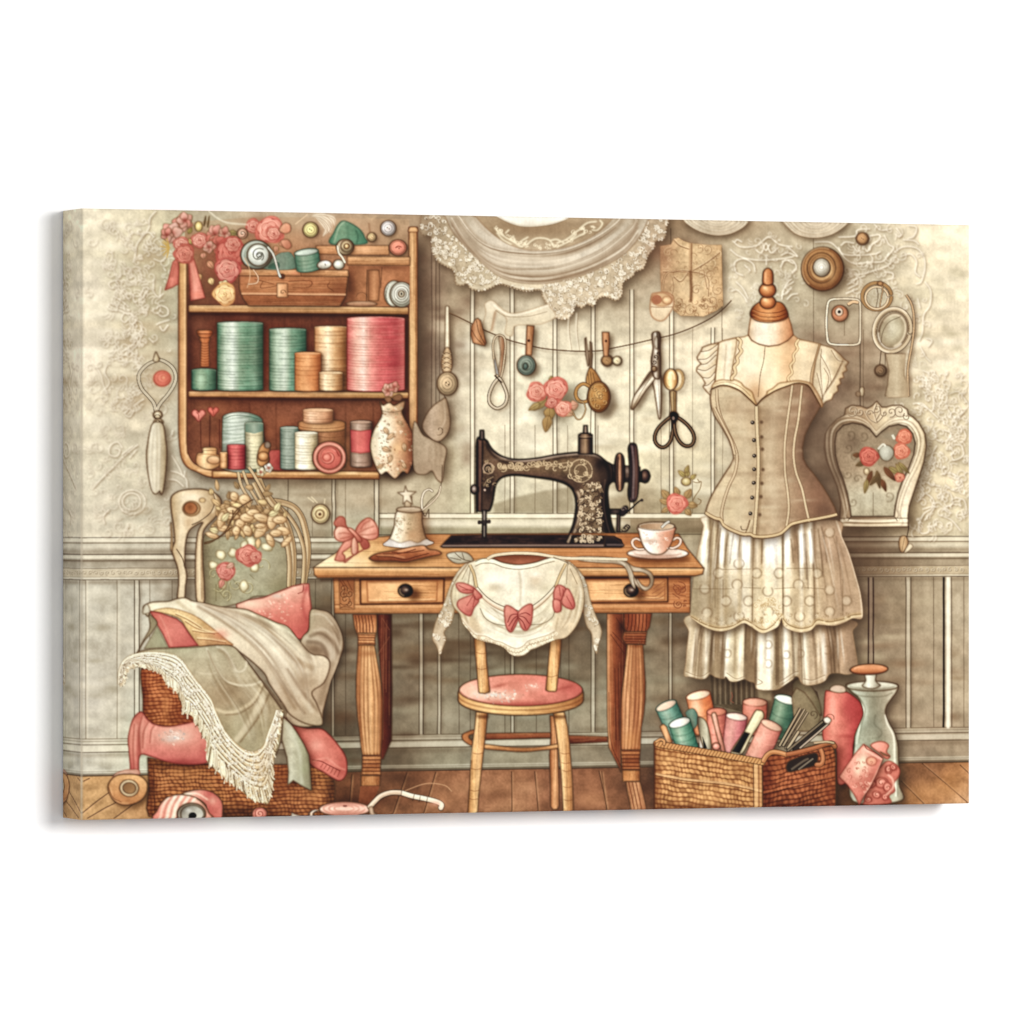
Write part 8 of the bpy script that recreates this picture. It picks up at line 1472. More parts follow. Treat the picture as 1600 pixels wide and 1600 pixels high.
# golden brocade fold and pink fold
F([(640,825),(760,800),(900,830),(1010,880),(1120,960),(1240,1060),(1300,1110),(1180,1110),(1010,1115),(960,1040),(900,950),(860,890),(760,850)], ('d', (226, 200, 150), (214, 178, 124), (196, 150, 106)), 1, 1, ((110, 76, 46), 1, .7), .12)
for p in ([(900,900),(1000,960),(1150,1010)], [(960,980),(1080,1000),(1180,1000)], [(1000,1050),(1120,1060),(1240,1080)], [(820,840),(930,890),(1040,960)]): S(p, 2.6, (244, 226, 180), .6, .5); S(np.add(p, (0, 10)), 1.4, (140, 90, 56), .6)
B(1200, 1020, 70, 50, (214, 120, 96), .45)
pnk = P('printed_cushion', None, 'flat pink cushion corner under the brocade fold'); F([(610,828),(690,840),(830,890),(880,930),(940,1020),(1010,1112),(900,1125),(770,1130),(720,1020),(660,920)], ('d', (216, 112, 104), (226, 126, 120), (206, 96, 94)), 0, 1, ((110, 40, 38), 1.2, .8)); S([(690,860),(740,960),(790,1110)], 2.6, (240, 160, 148), .5, .8)
use(cl)
F([(610,830),(560,850),(550,830),(560,790),(590,770)], (206, 198, 176), 1, 1, (INK, .9, .6)); F([(500,1180),(560,1080),(620,1010),(670,930),(640,880),(600,860),(610,960),(560,1060),(520,1140)], ('h', (170, 160, 134), (150, 136, 110)), 1, 1, (INK, 1, .7)); F([(670,950),(760,1130),(560,1140),(620,1040)], (166, 160, 132), 0, 1, (INK, .8, .5))
# lower drape (seat) with crochet edge
lo = [(500,1180),(600,1145),(800,1135),(1000,1125),(1160,1110),(1300,1120),(1380,1200),(1460,1300),(1530,1400),(1600,1500),(1660,1580),(1700,1640),(1720,1700),(1700,1900),(1640,2050),(1560,2040),(1450,2060),(1340,1990),(1260,1930),(1180,1780),(1130,1640),(1050,1530),(960,1400),(900,1300),(800,1220),(680,1190)]
M = F(lo, ('v', (186, 176, 146), (190, 178, 148), (176, 160, 130), (166, 154, 122), (176, 168, 138)), 1, 1, (INK, 1.1, .8), .08); clip(M)
B(1250, 1500, 160, 120, (150, 126, 96), .5); B(1340, 1760, 70, 160, (196, 188, 156), .5); B(1450, 1820, 60, 90, (206, 200, 172), .5); B(1000, 1190, 200, 40, (200, 190, 160), .5)
for p, w, c, a in (([(1080,1130),(1130,1250),(1220,1390),(1330,1440),(1460,1440),(1560,1400)], 3.2, (226, 216, 188), .7), ([(1090,1150),(1140,1270),(1230,1410),(1340,1460)], 2.2, (126, 106, 78), .5), ([(1160,1120),(1240,1160),(1300,1270),(1340,1330),(1400,1310),(1420,1230)], 3, (228, 218, 192), .6), ([(1180,1140),(1250,1200),(1300,1300)], 4, (140, 120, 92), .5), ([(1560,1400),(1480,1560),(1350,1650),(1240,1670),(1150,1640)], 4, (224, 208, 172), .75), ([(1570,1420),(1490,1580),(1360,1675),(1240,1690)], 1.6, (120, 96, 70), .6), ([(1580,1480),(1480,1680),(1330,1900)], 8, (218, 204, 172), .65), ([(1600,1520),(1520,1700),(1360,1920)], 2.4, (124, 100, 72), .55), ([(990,1330),(1080,1350),(1160,1340)], 2.6, (220, 208, 178), .5)): S(p, w, c, a, w*.22)
clip()
clip(M); pleats([(1000,1130),(1100,1400),(1300,1700),(1450,1980)], [(1380,1200),(1530,1400),(1660,1580),(1650,1950)], 30, (222, 212, 184), (132, 114, 86), (1, 3), (.2, .45), 10); clip()
# crochet band and fringe
lc = P('crochet_border', cl, 'cream crocheted border with a fringe')
bd_o = [(345,1430),(350,1330),(380,1250),(440,1200),(520,1175),(640,1165),(760,1175),(850,1210),(910,1280),(980,1380),(1060,1480),(1120,1560),(1150,1640),(1190,1730),(1240,1830),(1330,1930),(1420,1990),(1500,1990),(1560,1940),(1590,1850),(1640,1720),(1660,1650)]
bd_i = [(1720,1650),(1700,1800),(1670,1920),(1640,2080),(1640,2240),(1600,2420),(1540,2420),(1460,2400),(1380,2330),(1260,2240),(1150,2140),(1080,2060),(1100,1960),(1060,1880),(1010,1790),(960,1700),(890,1670),(880,1600),(830,1500),(750,1430),(720,1360),(640,1320),(560,1300),(480,1290),(420,1330),(400,1420),(370,1450)]
band = np.concatenate([spl(np.array(bd_o, float), False, 4), spl(np.array(bd_i, float), False, 4)])
M = F(band, ('d', (236, 228, 202), (226, 212, 180), (206, 182, 140)), 0, 1, ((120, 96, 66), .9, .5), .1)
clip(M)
po, pi_ = spl(np.array(bd_o, float), False, 8), spl(np.array(bd_i[::-1], float), False, 8)
U = np.linspace(0, 1, 90)
res = lambda p: np.stack([np.interp(U, np.linspace(0, 1, len(p)), p[:, k]) for k in (0, 1)], 1)
po, pi_ = res(po), res(pi_)
for k in (.1, .22, .34, .46, .58, .68): S(po*(1-k)+pi_*k+rng.randn(90, 1)*2, 2, (110, 88, 62), .55, 0, 0); S(po*(1-k-.04)+pi_*(k+.04), 1.6, (250, 244, 224), .7, 0, 0)
lace((M[0], M[1]*(CLIP[0][M[0][0]:M[0][1], M[0][2]:M[0][3]] > .3), M[2]), 420, 1.2, 3.4, (96, 74, 50), (250, 244, 226))
clip(M); S(po*.94+pi_*.06, 2.2, (246, 238, 214), .8, 0, 0)
clip()
use(lc)
A, D_ = [], []
for i in range(260):
    t = rng.rand()*89; j = int(t); f = t-j; a = (po[j]*(1-f)+po[min(j+1, 89)]*f); b = (pi_[j]*(1-f)+pi_[min(j+1, 89)]*f); d = b-a
    (A if rng.rand() < .66 else D_).append(np.array([a+d*rng.uniform(.66, .8), a+d*.88+rng.randn(2)*5, a+d*rng.uniform(.94, 1.06)+rng.randn(2)*9]))
SS_(D_, 1.5, (104, 78, 52), .65); SS_(A, 1.7, (240, 230, 202), .85, 0, 1, 1); SS_([a-[3, 1] for a in A[::2]], .8, (150, 120, 84), .5)
B(1560, 2150, 60, 160, (190, 164, 122), .35)
# ribbon hanging
P('printed_ribbon', None, 'grey green ribbon with a notched end hanging over the wide basket'); O(400, 1000)
rb_ = [(225,640),(290,700),(340,770),(400,870),(440,960),(450,1080),(462,1255),(390,1220),(310,1170),(265,1210),(270,1100),(258,980),(215,830)]
SH(rb_, 5, 4, 4, .5, (60, 36, 24)); M = F(rb_, ('h', (170, 160, 134), (196, 190, 164), (170, 164, 136), (150, 140, 112)), 0, 1, (INK, 1.1, .8), .07); clip(M); S([(250,700),(330,850),(370,1000),(380,1190)], 5, (206, 200, 176), .5, 1.4); B(400, 1080, 40, 60, (150, 148, 116), .5); S([(420,900),(445,1060),(450,1230)], 3, (120, 108, 84), .5, 1); clip()
# floor items, left
P('printed_wooden_reel', None, 'flat tan wooden reel on the floor at the left'); O(120, 1000)
wr = [(260,1240),(275,1180),(330,1130),(420,1118),(520,1130),(580,1180),(588,1240),(560,1310),(500,1355),(420,1375),(350,1365),(295,1320)]
SH(wr, 6, 6, 4, .5, (80, 50, 30)); M = F(wr, ('v', (226, 174, 116), (214, 156, 98), (190, 126, 74)), 1, 1, (INK, 1.2, .85), .1); clip(M); S([(280,1230),(290,1300),(350,1350),(430,1365)], 2, (246, 206, 152), .5, 1); S([(262,1220),(300,1310),(370,1350)], 1.2, (120, 74, 42), .6); clip()
F(E(436, 1234, 78, 70, 10), ('r', (240, 222, 186), (226, 196, 150)), 1, 1, (INK, 1.1, .8)); F(E(438, 1234, 56, 48, 10), ('d', (140, 104, 70), (176, 136, 92)), 1, 0, (INK, 1, .7))
P('printed_yarn_spool', None, 'pink and white banded spool lying at the bottom edge'); O(120, 1000)
s2 = [(880,1290),(960,1255),(1060,1248),(1150,1280),(1210,1350),(1215,1440),(1190,1500),(1000,1500),(1080,1400),(1020,1330)]
M = F(s2, ('h', (232, 206, 180), (226, 160, 146), (206, 96, 92), (222, 120, 112)), 1, 1, (INK, 1.2, .85), .08); clip(M); B(1130, 1340, 40, 40, (240, 200, 180), .5); S([(900,1290),(1000,1280),(1090,1330)], 2.4, (250, 236, 214), .6, .8); clip()
s1 = [(660,1500),(670,1420),(720,1340),(790,1300),(880,1290),(980,1310),(1060,1370),(1100,1440),(1110,1500)]
M = F(s1, ('h', (226, 120, 106), (240, 206, 184), (236, 186, 166), (226, 150, 134)), 1, 1, (INK, 1.2, .85), .08); clip(M)
for i in range(9): x = 700+i*28; S([(x+70, 1295+abs(i-3)*3), (x+20, 1380), (x-10, 1500)], 2.6, (206, 96, 86) if i % 2 else (250, 236, 216), .55, .6)
clip(); F(E(955, 1450, 118, 90), ('d', (120, 106, 96), (206, 196, 182), (150, 138, 126)), 1, 1, (INK, 1.4, .9)); F(E(962, 1452, 98, 76), ('d', (104, 96, 90), (196, 188, 174), (220, 212, 198)), 1, 1, (INK, 1.1, .8)); F(E(965, 1465, 34, 30), (30, 24, 24), 1, 0, None); B(930, 1420, 30, 20, (236, 230, 220), .5)
P('printed_rosette', None, 'small pink rosette at the foot of the wide basket'); F(E(1525, 1450, 64, 56), ('r', (240, 176, 160), (222, 138, 124), (160, 80, 72)), 1, 1, (INK, 1.1, .8)); S(curl(1525, 1448, 46, 60, 1.6), 1.5, (150, 66, 58), .7)
O(400, 1000); P('printed_pink_disc', None, 'flat pink spiral disc on the floor in front of the table')
F([(300,1440),(330,1455),(420,1470),(600,1480),(330,1485)], (214, 196, 176), 1, 1, (INK, .9, .6)); 
for k in range(3): S(E(500+k*20, 1450, 60, 30, 0, 12, 90, 270), 2.4, (236, 222, 206) if k % 2 else (96, 70, 58), .8, 0, 0, 1)
M = F(E(740, 1410, 212, 60), ('v', (236, 176, 160), (240, 196, 180), (214, 140, 126)), 1, 1, (INK, 1.2, .85), .06); 
for f in (.82, .6, .4): S(E(735, 1405, 212*f, 60*f, 0, 24, 0, 340), 1.4, (176, 96, 86), .7, .3, 0)
F(E(742, 1384, 18, 8), (150, 84, 76), 1, 0, None)
P('printed_tape_measure', None, 'cream strip curling from the pink disc across the floor')
tm = [(940,1400),(985,1350),(1040,1300),(1120,1272),(1210,1272),(1300,1300),(1400,1320),(1500,1345),(1545,1370),(1540,1400)]
S(np.add(tm, (4, 12)), 6, (60, 36, 24), .45, 1.6); S(tm, 8.6, INK, .85, 0, 1, 1); S(tm[:5], 6.4, (206, 178, 150), .98); S(tm[4:], 6.8, (226, 206, 180), .98); S(np.add(tm, (0, -8)), 1.8, (250, 240, 222), .7, .4)
SS_([[(1215,1255),(1208,1300)], [(1320,1285),(1305,1340)], [(1370,1300),(1358,1350)], [(1430,1310),(1420,1360)]], 1.2, INK, .6); B(1500, 1360, 50, 26, (240, 176, 150), .6); F([(940,1400),(970,1390),(985,1440),(1010,1450),(960,1460)], (190, 160, 134), 1, 1, (INK, .9, .7))
S([(1240,1258),(1380,1205),(1480,1195),(1580,1215),(1630,1260)], 1.3, (206, 160, 120), .8)
# ---- basket of threads, right ------------------------------------------------------------
O(1220, 1000)
rs = P('printed_thread_spool', None, 'big red cone of thread standing left of the glass bottle')
rc = [(372,440),(400,425),(470,432),(560,440),(660,520),(690,610),(640,760),(600,900),(620,1100),(480,1200),(460,900),(355,830),(362,600)]
SH(rc, 5, 4, 5, .5, (60, 36, 28)); M = F(rc, ('h', (206, 90, 80), (236, 140, 122), (224, 110, 102), (206, 72, 74), (176, 52, 56)), 1, 1, ((96, 32, 30), 1.2, .8), .09); clip(M); B(560, 560, 70, 120, (190, 52, 60), .5); B(480, 1000, 80, 160, (170, 46, 46), .5); B(430, 600, 40, 160, (244, 160, 140), .5); B(560, 800, 110, 20, (176, 54, 54), .4); clip()
F([(410,420),(430,385),(480,375),(530,390),(540,430),(480,440)], (206, 178, 156), 1, 1, (INK, 1, .7))
bt_ = P('printed_glass_bottle', None, 'waisted pale glass bottle with an orange wooden knob lid')
gb_ = [(545,370),(560,400),(600,440),(650,480),(680,550),(690,620),(660,700),(620,790),(612,900),(600,1000),(600,1340),(1000,1340),(985,1200),(980,1000),(975,880),(950,780),(900,690),(872,620),(880,550),(920,490),(965,430),(978,380),(930,360),(840,350),(680,352),(590,360)]
SH(gb_, 7, 4, 6, .5, (70, 54, 44)); M = F(gb_, ('h', (150, 146, 126), (196, 192, 172), (168, 164, 144), (150, 144, 124), (170, 160, 138), (196, 186, 162), (150, 134, 112)), 1, 1, (INK, 1.3, .85), .08); clip(M)
B(780, 720, 100, 120, (140, 140, 124), .5); B(700, 600, 30, 90, (228, 224, 204), .6); B(900, 640, 30, 200, (206, 196, 172), .4)
for p in ([(640,480),(690,580),(660,700),(635,860)], [(870,620),(890,700),(940,800),(950,980),(960,1300)]): S(p, 3.4, (236, 230, 210), .75, .8); S(np.add(p, (14, 0)), 1.5, (96, 88, 72), .5, .4)
S([(790,620),(780,700),(840,760),(820,810),(760,820)], 2, (110, 106, 90), .5, .5); F([(700,740),(770,735),(800,800),(780,860),(640,870),(650,780)], (176, 172, 150), 1, 0, None, .1, .5, 1.5); S([(600,450),(700,470),(850,470),(930,440)], 2, (104, 96, 80), .5, .6); clip()
F(E(762, 385, 216, 40), ('v', (226, 222, 202), (206, 200, 178), (150, 140, 120)), 1, 1, (INK, 1.2, .85)); S(E(762, 380, 190, 28, 0, 20, 10, 170), 1.3, (120, 110, 92), .6, .3, 0)
F([(702,270),(792,270),(790,340),(830,380),(760,405),(680,385),(708,340)], ('h', (176, 168, 148), (232, 228, 210), (196, 188, 166), (130, 120, 102)), 1, 1, (INK, 1.1, .8))
P('bottle_lid', bt_); M = F(E(735, 245, 158, 44, -2), ('v', (176, 104, 60), (222, 150, 100), (196, 122, 74), (128, 70, 42)), 1, 1, (INK, 1.3, .9)); S(E(735, 238, 120, 26, -2, 16, 180, 340), 1.6, (246, 194, 146), .7, .5, 0); S(E(735, 250, 150, 34, -2, 16, 10, 170), 1.4, (104, 56, 34), .6, .3, 0)
rf = P('printed_ruffled_ribbon', None, 'heap of salmon ruffled ribbon at the foot of the bottle')
F([(700,1340),(720,1240),(760,1150),(830,1060),(890,1010),(950,1030),(990,1080),(980,1140),(940,1200),(950,1260),(900,1300),(910,1360),(700,1370)], ('d', (236, 160, 142), (214, 118, 104), (176, 80, 70)), 1, 1, ((120, 50, 44), 1.1, .8))
for x, y, r, a in ((840, 1190, 90, 0), (800, 1290, 60, 40), (870, 1310, 50, 120), (900, 1080, 60, 200), (940, 1060, 50, 90), (760, 1200, 60, 300), (890, 1230, 70, 150), (730, 1330, 50, 0)):
    F(E(x, y, r*.62, r*.5, a*.5), ('r', (244, 178, 160), (224, 132, 118), (180, 86, 76)), 1, 1, ((130, 54, 48), 1.1, .75)); S(curl(x, y, r*.5, a, 1.1), 1.3, (150, 62, 54), .6)
S([(890,1120),(930,1160),(935,1230),(880,1290)], 3, (248, 196, 180), .7, .6)
F([(750,880),(800,850),(860,850),(898,880),(880,930),(910,970),(880,990),(820,940)], ('d', (240, 170, 150), (214, 120, 104)), 1, 1, ((120, 50, 44), 1.1, .8))
cd = P('printed_gift_card', None, 'folded pink card with a pale flower leaning on the bottle')
k1 = [(690,868),(850,985),(800,1110),(740,1230),(690,1300),(655,1372),(615,1290),(560,1210),(485,1140),(540,1060),(610,960)]
SH(k1, 4, 4, 4, .5, (90, 40, 34), 0); M = F(k1, ('d', (240, 178, 160), (232, 150, 134), (206, 110, 100), (190, 92, 84)), 0, 1, ((120, 50, 44), 1.2, .85), .1); clip(M); B(690, 1010, 60, 90, (246, 230, 200), .8); B(640, 1090, 40, 60, (244, 222, 190), .6); S([(690,900),(760,950),(840,990)], 4, (248, 196, 180), .7, .8); S([(850,990),(780,1150),(690,1310)], 3, (248, 200, 182), .6, .8)
F(E(755, 1010, 44, 36), ('r', (240, 186, 150), (222, 140, 116)), 1, 0, ((140, 66, 52), 1, .7))
for _ in range(30): S(curl(rng.uniform(560, 760), rng.uniform(1000, 1280), rng.uniform(10, 26), rng.rand()*360, .9), 1.2, (170, 76, 66) if rng.rand() < .6 else (250, 206, 186), .4)
clip(); S([(695,872),(720,910),(790,940),(845,985)], 1.3, (120, 50, 44), .7); F([(830,930),(910,970),(860,960)], (150, 110, 86), 1, 1, (INK, .8, .6))
# contents of the basket
O(940, 1000)
use(wall_id)
P('printed_thread_spool', None, 'leaning orange reel at the back of the basket'); reel(805, 462, 200, 300, -13, [(222, 140, 88), (244, 186, 140), (226, 132, 76), (196, 96, 52)], (246, 216, 184), .17, 4, 1.); B(780, 560, 40, 60, (250, 220, 190), .5)
P('printed_thread_spool', None, 'upper teal reel at the left end of the basket'); reel(538, 548, 180, 260, -24, [(96, 150, 142), (160, 206, 192), (112, 168, 158), (62, 112, 106)], (226, 200, 176), .18, 8)
P('printed_thread_spool', None, 'blue green reel half hidden behind the left reels'); F([(700,600),(760,570),(800,620),(800,700),(760,740),(720,660)], ('h', (96, 140, 134), (130, 172, 160), (84, 126, 120)), 1, 1, (INK, 1, .6))
P('printed_thread_spool', None, 'salmon reel behind the mauve one'); reel(958, 600, 160, 340, -2, [(206, 120, 96), (236, 160, 138), (206, 112, 100), (166, 80, 80)], (226, 140, 112), .2, 4); 
P('printed_thread_spool', None, 'dusty coral reel at the middle back of the basket'); reel(1278, 520, 200, 240, 2, [(196, 116, 96), (222, 146, 124), (200, 116, 96), (160, 84, 70)], (216, 160, 134), .17, 4); F(E(1240, 560, 40, 26), (226, 150, 130), 1, 0, None, .05, .6, 1)
P('printed_thread_spool', None, 'teal green reel at the right end of the basket'); reel(1540, 498, 190, 300, 15, [(96, 140, 122), (140, 180, 160), (84, 130, 114), (54, 92, 84)], (236, 236, 216), .18, 5); S(E(1530, 505, 90, 28, 12, 14, 180, 350), 2, (240, 240, 224), .8, .4, 0)
P('printed_pencil', None, 'tan wooden pencil at the left corner of the basket'); F([(485,720),(515,700),(540,720),(590,850),(560,870),(540,850)], ('h', (206, 150, 96), (232, 184, 130), (176, 116, 72)), 0, 1, (INK, 1.1, .8))
P('printed_thread_spool', None, 'lower teal reel at the left end of the basket'); reel(650, 690, 180, 230, -17, [(92, 150, 132), (168, 212, 192), (110, 168, 150), (56, 110, 98)], (244, 240, 226), .2, 9)
tools = P('printed_tool_blade', None, 'grey flat blades standing between the reels'); F([(800,650),(830,645),(870,680),(900,780),(915,910),(850,905),(810,760)], ('h', (96, 86, 74), (176, 166, 140), (206, 196, 170), (120, 106, 86)), 1, 1, (INK, 1.1, .8)); F([(810,790),(845,900),(820,905)], (240, 234, 218), 0, 1, (INK, .9, .7)); F([(840,800),(880,900),(850,905)], (40, 30, 30), 0, 1, None)
P('printed_thread_spool', None, 'mauve pink reel in the middle of the basket'); reel(1125, 640, 175, 330, 8, [(206, 130, 132), (232, 164, 164), (206, 124, 134), (160, 84, 96)], (244, 214, 200), .17, 2, .92)
P('printed_tool_stick', None, 'pale pink stick with a round end in front of the salmon reel'); F([(918,625),(935,605),(955,620),(980,730),(1010,840),(1030,930),(1000,930),(970,830),(940,720)], ('h', (240, 196, 170), (226, 160, 140), (176, 106, 92)), 1, 1, (INK, 1.1, .8))
P('printed_tool_handle', None, 'cream and black handle leaning right in the basket'); F([(1275,600),(1310,585),(1345,600),(1345,660),(1250,800),(1170,945),(1075,940),(1190,760)], ('a', 1150, 800, 1270, 860, (206, 192, 156), (226, 212, 176), (150, 132, 100)), 1, 1, (INK, 1.2, .85)); F([(1190,765),(1235,780),(1150,945),(1085,930)], ('a', 1120, 850, 1180, 880, (70, 60, 56), (34, 26, 26)), 0, 1, (INK, 1, .8)); S([(1290,610),(1220,740)], 2, (244, 236, 206), .6, .6)
P('printed_thread_spool', None, 'front pink reel leaning right in the basket'); reel(1415, 712, 185, 330, 24, [(226, 156, 136), (236, 172, 154), (222, 140, 128), (170, 92, 88)], (226, 186, 160), .18, 2, 1.05)
P('printed_pin', None, 'pink ball headed pin at the basket rim'); F(E(955, 888, 34, 32), ('r', (246, 200, 184), (226, 150, 134), (170, 96, 84)), 1, 1, (INK, 1.1, .8))
O(1220, 1000)
P('printed_paper_tag', None, 'olive grey card standing behind the right tools'); F([(90,470),(130,400),(200,440),(260,520),(330,640),(300,760),(120,760)], ('d', (150, 138, 110), (128, 112, 88)), 0, 1, (INK, 1, .7), .1); S(curl(270, 620, 40, 0, 1.2), 1.2, INK, .5)
P('printed_brush', None, 'bundle of thin steel tools at the right of the basket')
for (x0, y0, x1, y1, w) in ((165, 570, -10, 880, 4.2), (200, 575, 20, 880, 3.6), (225, 600, 40, 900, 3.2), (150, 760, 60, 900, 6)): S([(x0, y0), (x1, y1)], w+1.6, (56, 42, 34), .9, 0, 0, 1); S([(x0, y0), (x1, y1)], w*.55, (196, 176, 144), .9, 0, 0)
for (x0, y0, x1, y1, w, c) in ((390, 660, 120, 910, 9, (70, 58, 52)), (350, 680, 60, 920, 4, (150, 132, 110)), (405, 690, 160, 900, 3.4, (214, 190, 166))): S([(x0, y0), (x1, y1)], w+1.4, (44, 32, 28), .9, 0, 0, 1); S([(x0, y0), (x1, y1)], w*.6, c, .9, 0, 0)
F([(355,660),(385,640),(420,665),(400,695),(370,690)], (232, 214, 200), 1, 1, (INK, 1, .8)); S(E(410, 650, 34, 32, 0, 12, 180, 380), 1.4, (110, 60, 52), .6, 0, 0)
O(940, 1000)
# the basket itself
wb_ = P('printed_wicker_basket', None, 'square golden wicker basket full of thread reels')
fr_ = [(440,850),(520,870),(760,910),(1000,950),(1270,1000),(1345,1020),(1350,1420),(440,1420)]
SH([(440,870),(1345,1020),(1940,870),(1950,1420),(440,1420)], 8, 2, 7, .5, (60, 38, 28), 0)
M = F(fr_, wick(1022, 1163, 1193, 1266, 7.6, 29, (226, 166, 98), (110, 60, 30), .14, 0), 0, 1, (INK, 1.4, .9), .12); clip(M)
B(470, 1150, 40, 330, (110, 58, 30), .5); B(560, 1000, 120, 60, (236, 180, 112), .35); B(900, 1300, 160, 90, (234, 176, 104), .35); B(1310, 1200, 50, 300, (150, 84, 46), .5); B(760, 1400, 500, 40, (90, 46, 26), .5); B(1180, 1060, 120, 70, (150, 96, 56), .35)
for x in (610, 780, 950, 1110): S([(x, 900), (x+4, 1400)], 6, (130, 74, 40), .28, 2)
S([(445,1115),(700,1160),(1000,1190),(1200,1225),(1330,1260)], 3.2, (236, 190, 132), .8, .3); S([(445,1130),(700,1175),(1000,1205),(1200,1240),(1330,1275)], 1.4, (90, 48, 26), .7)
S([(1285,1030),(1290,1400)], 7, (236, 190, 130), .75, 1); S([(1325,1030),(1330,1400)], 6, (222, 168, 108), .6, 1); S([(1265,1030),(1268,1400)], 1.6, (84, 46, 26), .7); S([(1308,1030),(1312,1400)], 1.4, (100, 56, 32), .6); S([(1345,1020),(1350,1420)], 3, (70, 34, 22), .7, .6); clip()
rt = [(1340,1020),(1380,950),(1430,935),(1530,950),(1580,960),(1800,905),(1935,870),(1952,1000),(1950,1420),(1345,1420)]
M = F(rt, wick(1193, 1163, 1306, 1266, 7.2, 25, (184, 104, 60), (76, 32, 20), -.2, 0), 0, 1, (INK, 1.4, .9), .12); clip(M)
B(1380, 1180, 60, 260, (92, 38, 24), .6); B(1640, 1400, 340, 60, (66, 28, 20), .5); B(1900, 1200, 60, 200, (140, 70, 40), .4); S([(1350,1270),(1600,1210),(1940,1130)], 2.4, (206, 120, 70), .6, .4); S([(1350,1285),(1600,1225),(1940,1145)], 1.4, (60, 26, 18), .7)
S([(1480,960),(1480,1060)], 10, (150, 78, 44), .4, 2); clip()
hl = P('basket_handle', wb_)
F([(1540,1050),(1580,1000),(1700,960),(1790,945),(1800,1000),(1770,1045),(1640,1085),(1560,1100)], (60, 44, 38), 1, 1, (INK, 1.2, .85)); S([(1580,1080),(1680,1010),(1720,990)], 3, (120, 104, 90), .8); S([(1640,1080),(1760,990)], 2, (176, 160, 140), .7)
hd_ = [(1535,960),(1700,915),(1800,895),(1830,925),(1845,990),(1830,1035),(1790,1040)]
S(hd_, 8.6, INK, .85, 0, 1, 1); S(hd_, 6.2, (176, 104, 62), .98); S(np.add(hd_, (0, -8)), 1.8, (226, 160, 110), .7, .4)
use(wb_)
rm = [(445,858),(520,876),(760,916),(1000,956),(1270,1004),(1340,1018)]
S(rm, 11, INK, .85, 0, 1, 1); S(rm, 8.8, (206, 146, 84), .98)
for i in range(34):
    t = i/33; x = 450+880*t; y = 862+158*t; S([(x-12, y+20), (x+14, y-20)], 1.7, (110, 62, 32), .75); S([(x-4, y+18), (x+18, y-16)], 1.7, (244, 196, 134), .55, .3)
rm2 = [(1345,1015),(1375,965),(1420,935),(1480,938),(1540,955)]; S(rm2, 9, INK, .85, 0, 1, 1); S(rm2, 6.8, (190, 122, 72), .98); S(np.add(rm2, (-6, -6)), 2, (240, 186, 130), .7, .5)
rm3 = [(1540,955),(1640,935),(1790,895),(1860,870),(1920,860),(1945,890)]; S(rm3, 8.6, INK, .85, 0, 1, 1); S(rm3, 6.4, (166, 96, 58), .98); S(np.add(rm3, (0, -6)), 1.6, (222, 156, 108), .6, .4)
S([(440,850),(445,960),(440,1410)], 3, (96, 52, 28), .6, .6); S([(450,850),(490,828),(520,840),(520,870)], 5, INK, .8, 0, 1, 1); S([(450,850),(490,828),(520,840),(520,870)], 3.2, (214, 156, 98), .95)
O(1220, 1000); S([(275,860),(380,850),(440,860)], 4.6, INK, .8, 0, 1, 1); S([(275,858),(380,848),(440,858)], 2.8, (206, 176, 140), .9)
# pigment grain and the crisp local contrast of the printed picture
for s_, k_ in ((7, .1), (26, .16)): img[:] = np.clip(img+k_*(img-gb(img, s_)), .02, 1)
gr_ = .03*NB+.022*N_M+.014*N_F+.012*N_V; img[:] *= 1+gr_[..., None]*np.array([.9, 1, 1.1], np.float32)
# the inks as printed: faded teals, salmon reds, warm darks
r_, g_, b3 = img[..., 0].copy(), img[..., 1].copy(), img[..., 2].copy()
t_ = np.clip((np.minimum(g_, b3)-r_)/.12, 0, 1); p_ = np.clip((r_-np.maximum(g_, b3))/.22, 0, 1)*np.clip((b3-g_+.10)/.08, 0, 1)
r_ = r_*(1+.05*t_)*(1-.05*p_); g_ = g_*(1-.085*t_)*(1-.02*p_); b3 = b3*(1-.13*t_)*(1-.10*p_)
img[:] = np.stack([r_, g_, b3], -1); lum = img@np.array([.3, .59, .11], np.float32)
img[:] = img+((lum-.6)*.13)[..., None]
mx_, mn_ = img.max(-1), img.min(-1); pk = np.clip((mx_-mn_-.28)/.3, 0, 1)*np.clip((img[..., 0]-img[..., 1])/.2-.3, 0, 1)*np.clip((img[..., 2]-img[..., 1]+.16)/.12, 0, 1)
img[:] = img+(img@np.array([.3, .59, .11], np.float32)+.02-img.mean(-1)*0)[..., None]*(.1*pk)[..., None]-img*(.1*pk)[..., None]+(.055*pk)[..., None]*np.array([1, 1, .9], np.float32)
dk_ = np.clip((.75-lum)/.5, 0, 1)[..., None]; img[:] = img*(1-dk_*np.array([-.02, .035, .12], np.float32))
ed = np.clip(1-(DX-128)/2.2, 0, 1)*np.clip((YL-420)/200, 0, 1)*.85*(1+.3*N_M); img[:] = img+(np.array([.95, .9, .8], np.float32)-img)*np.clip(ed, 0, 1)[..., None]  # bright highlight of the left canvas fold, painted into the ink
img[:] *= np.array([1.014, .997, .975], np.float32)
ch_ = np.clip((img.max(-1)-img.min(-1)-.3)/.3, 0, 1)[..., None]*.17; img[:] = img+((img@np.array([.3, .59, .11], np.float32))[..., None]-img)*ch_
np.clip(img, 0, 1, out=img)
INK_K = 0.76
# PAINT END

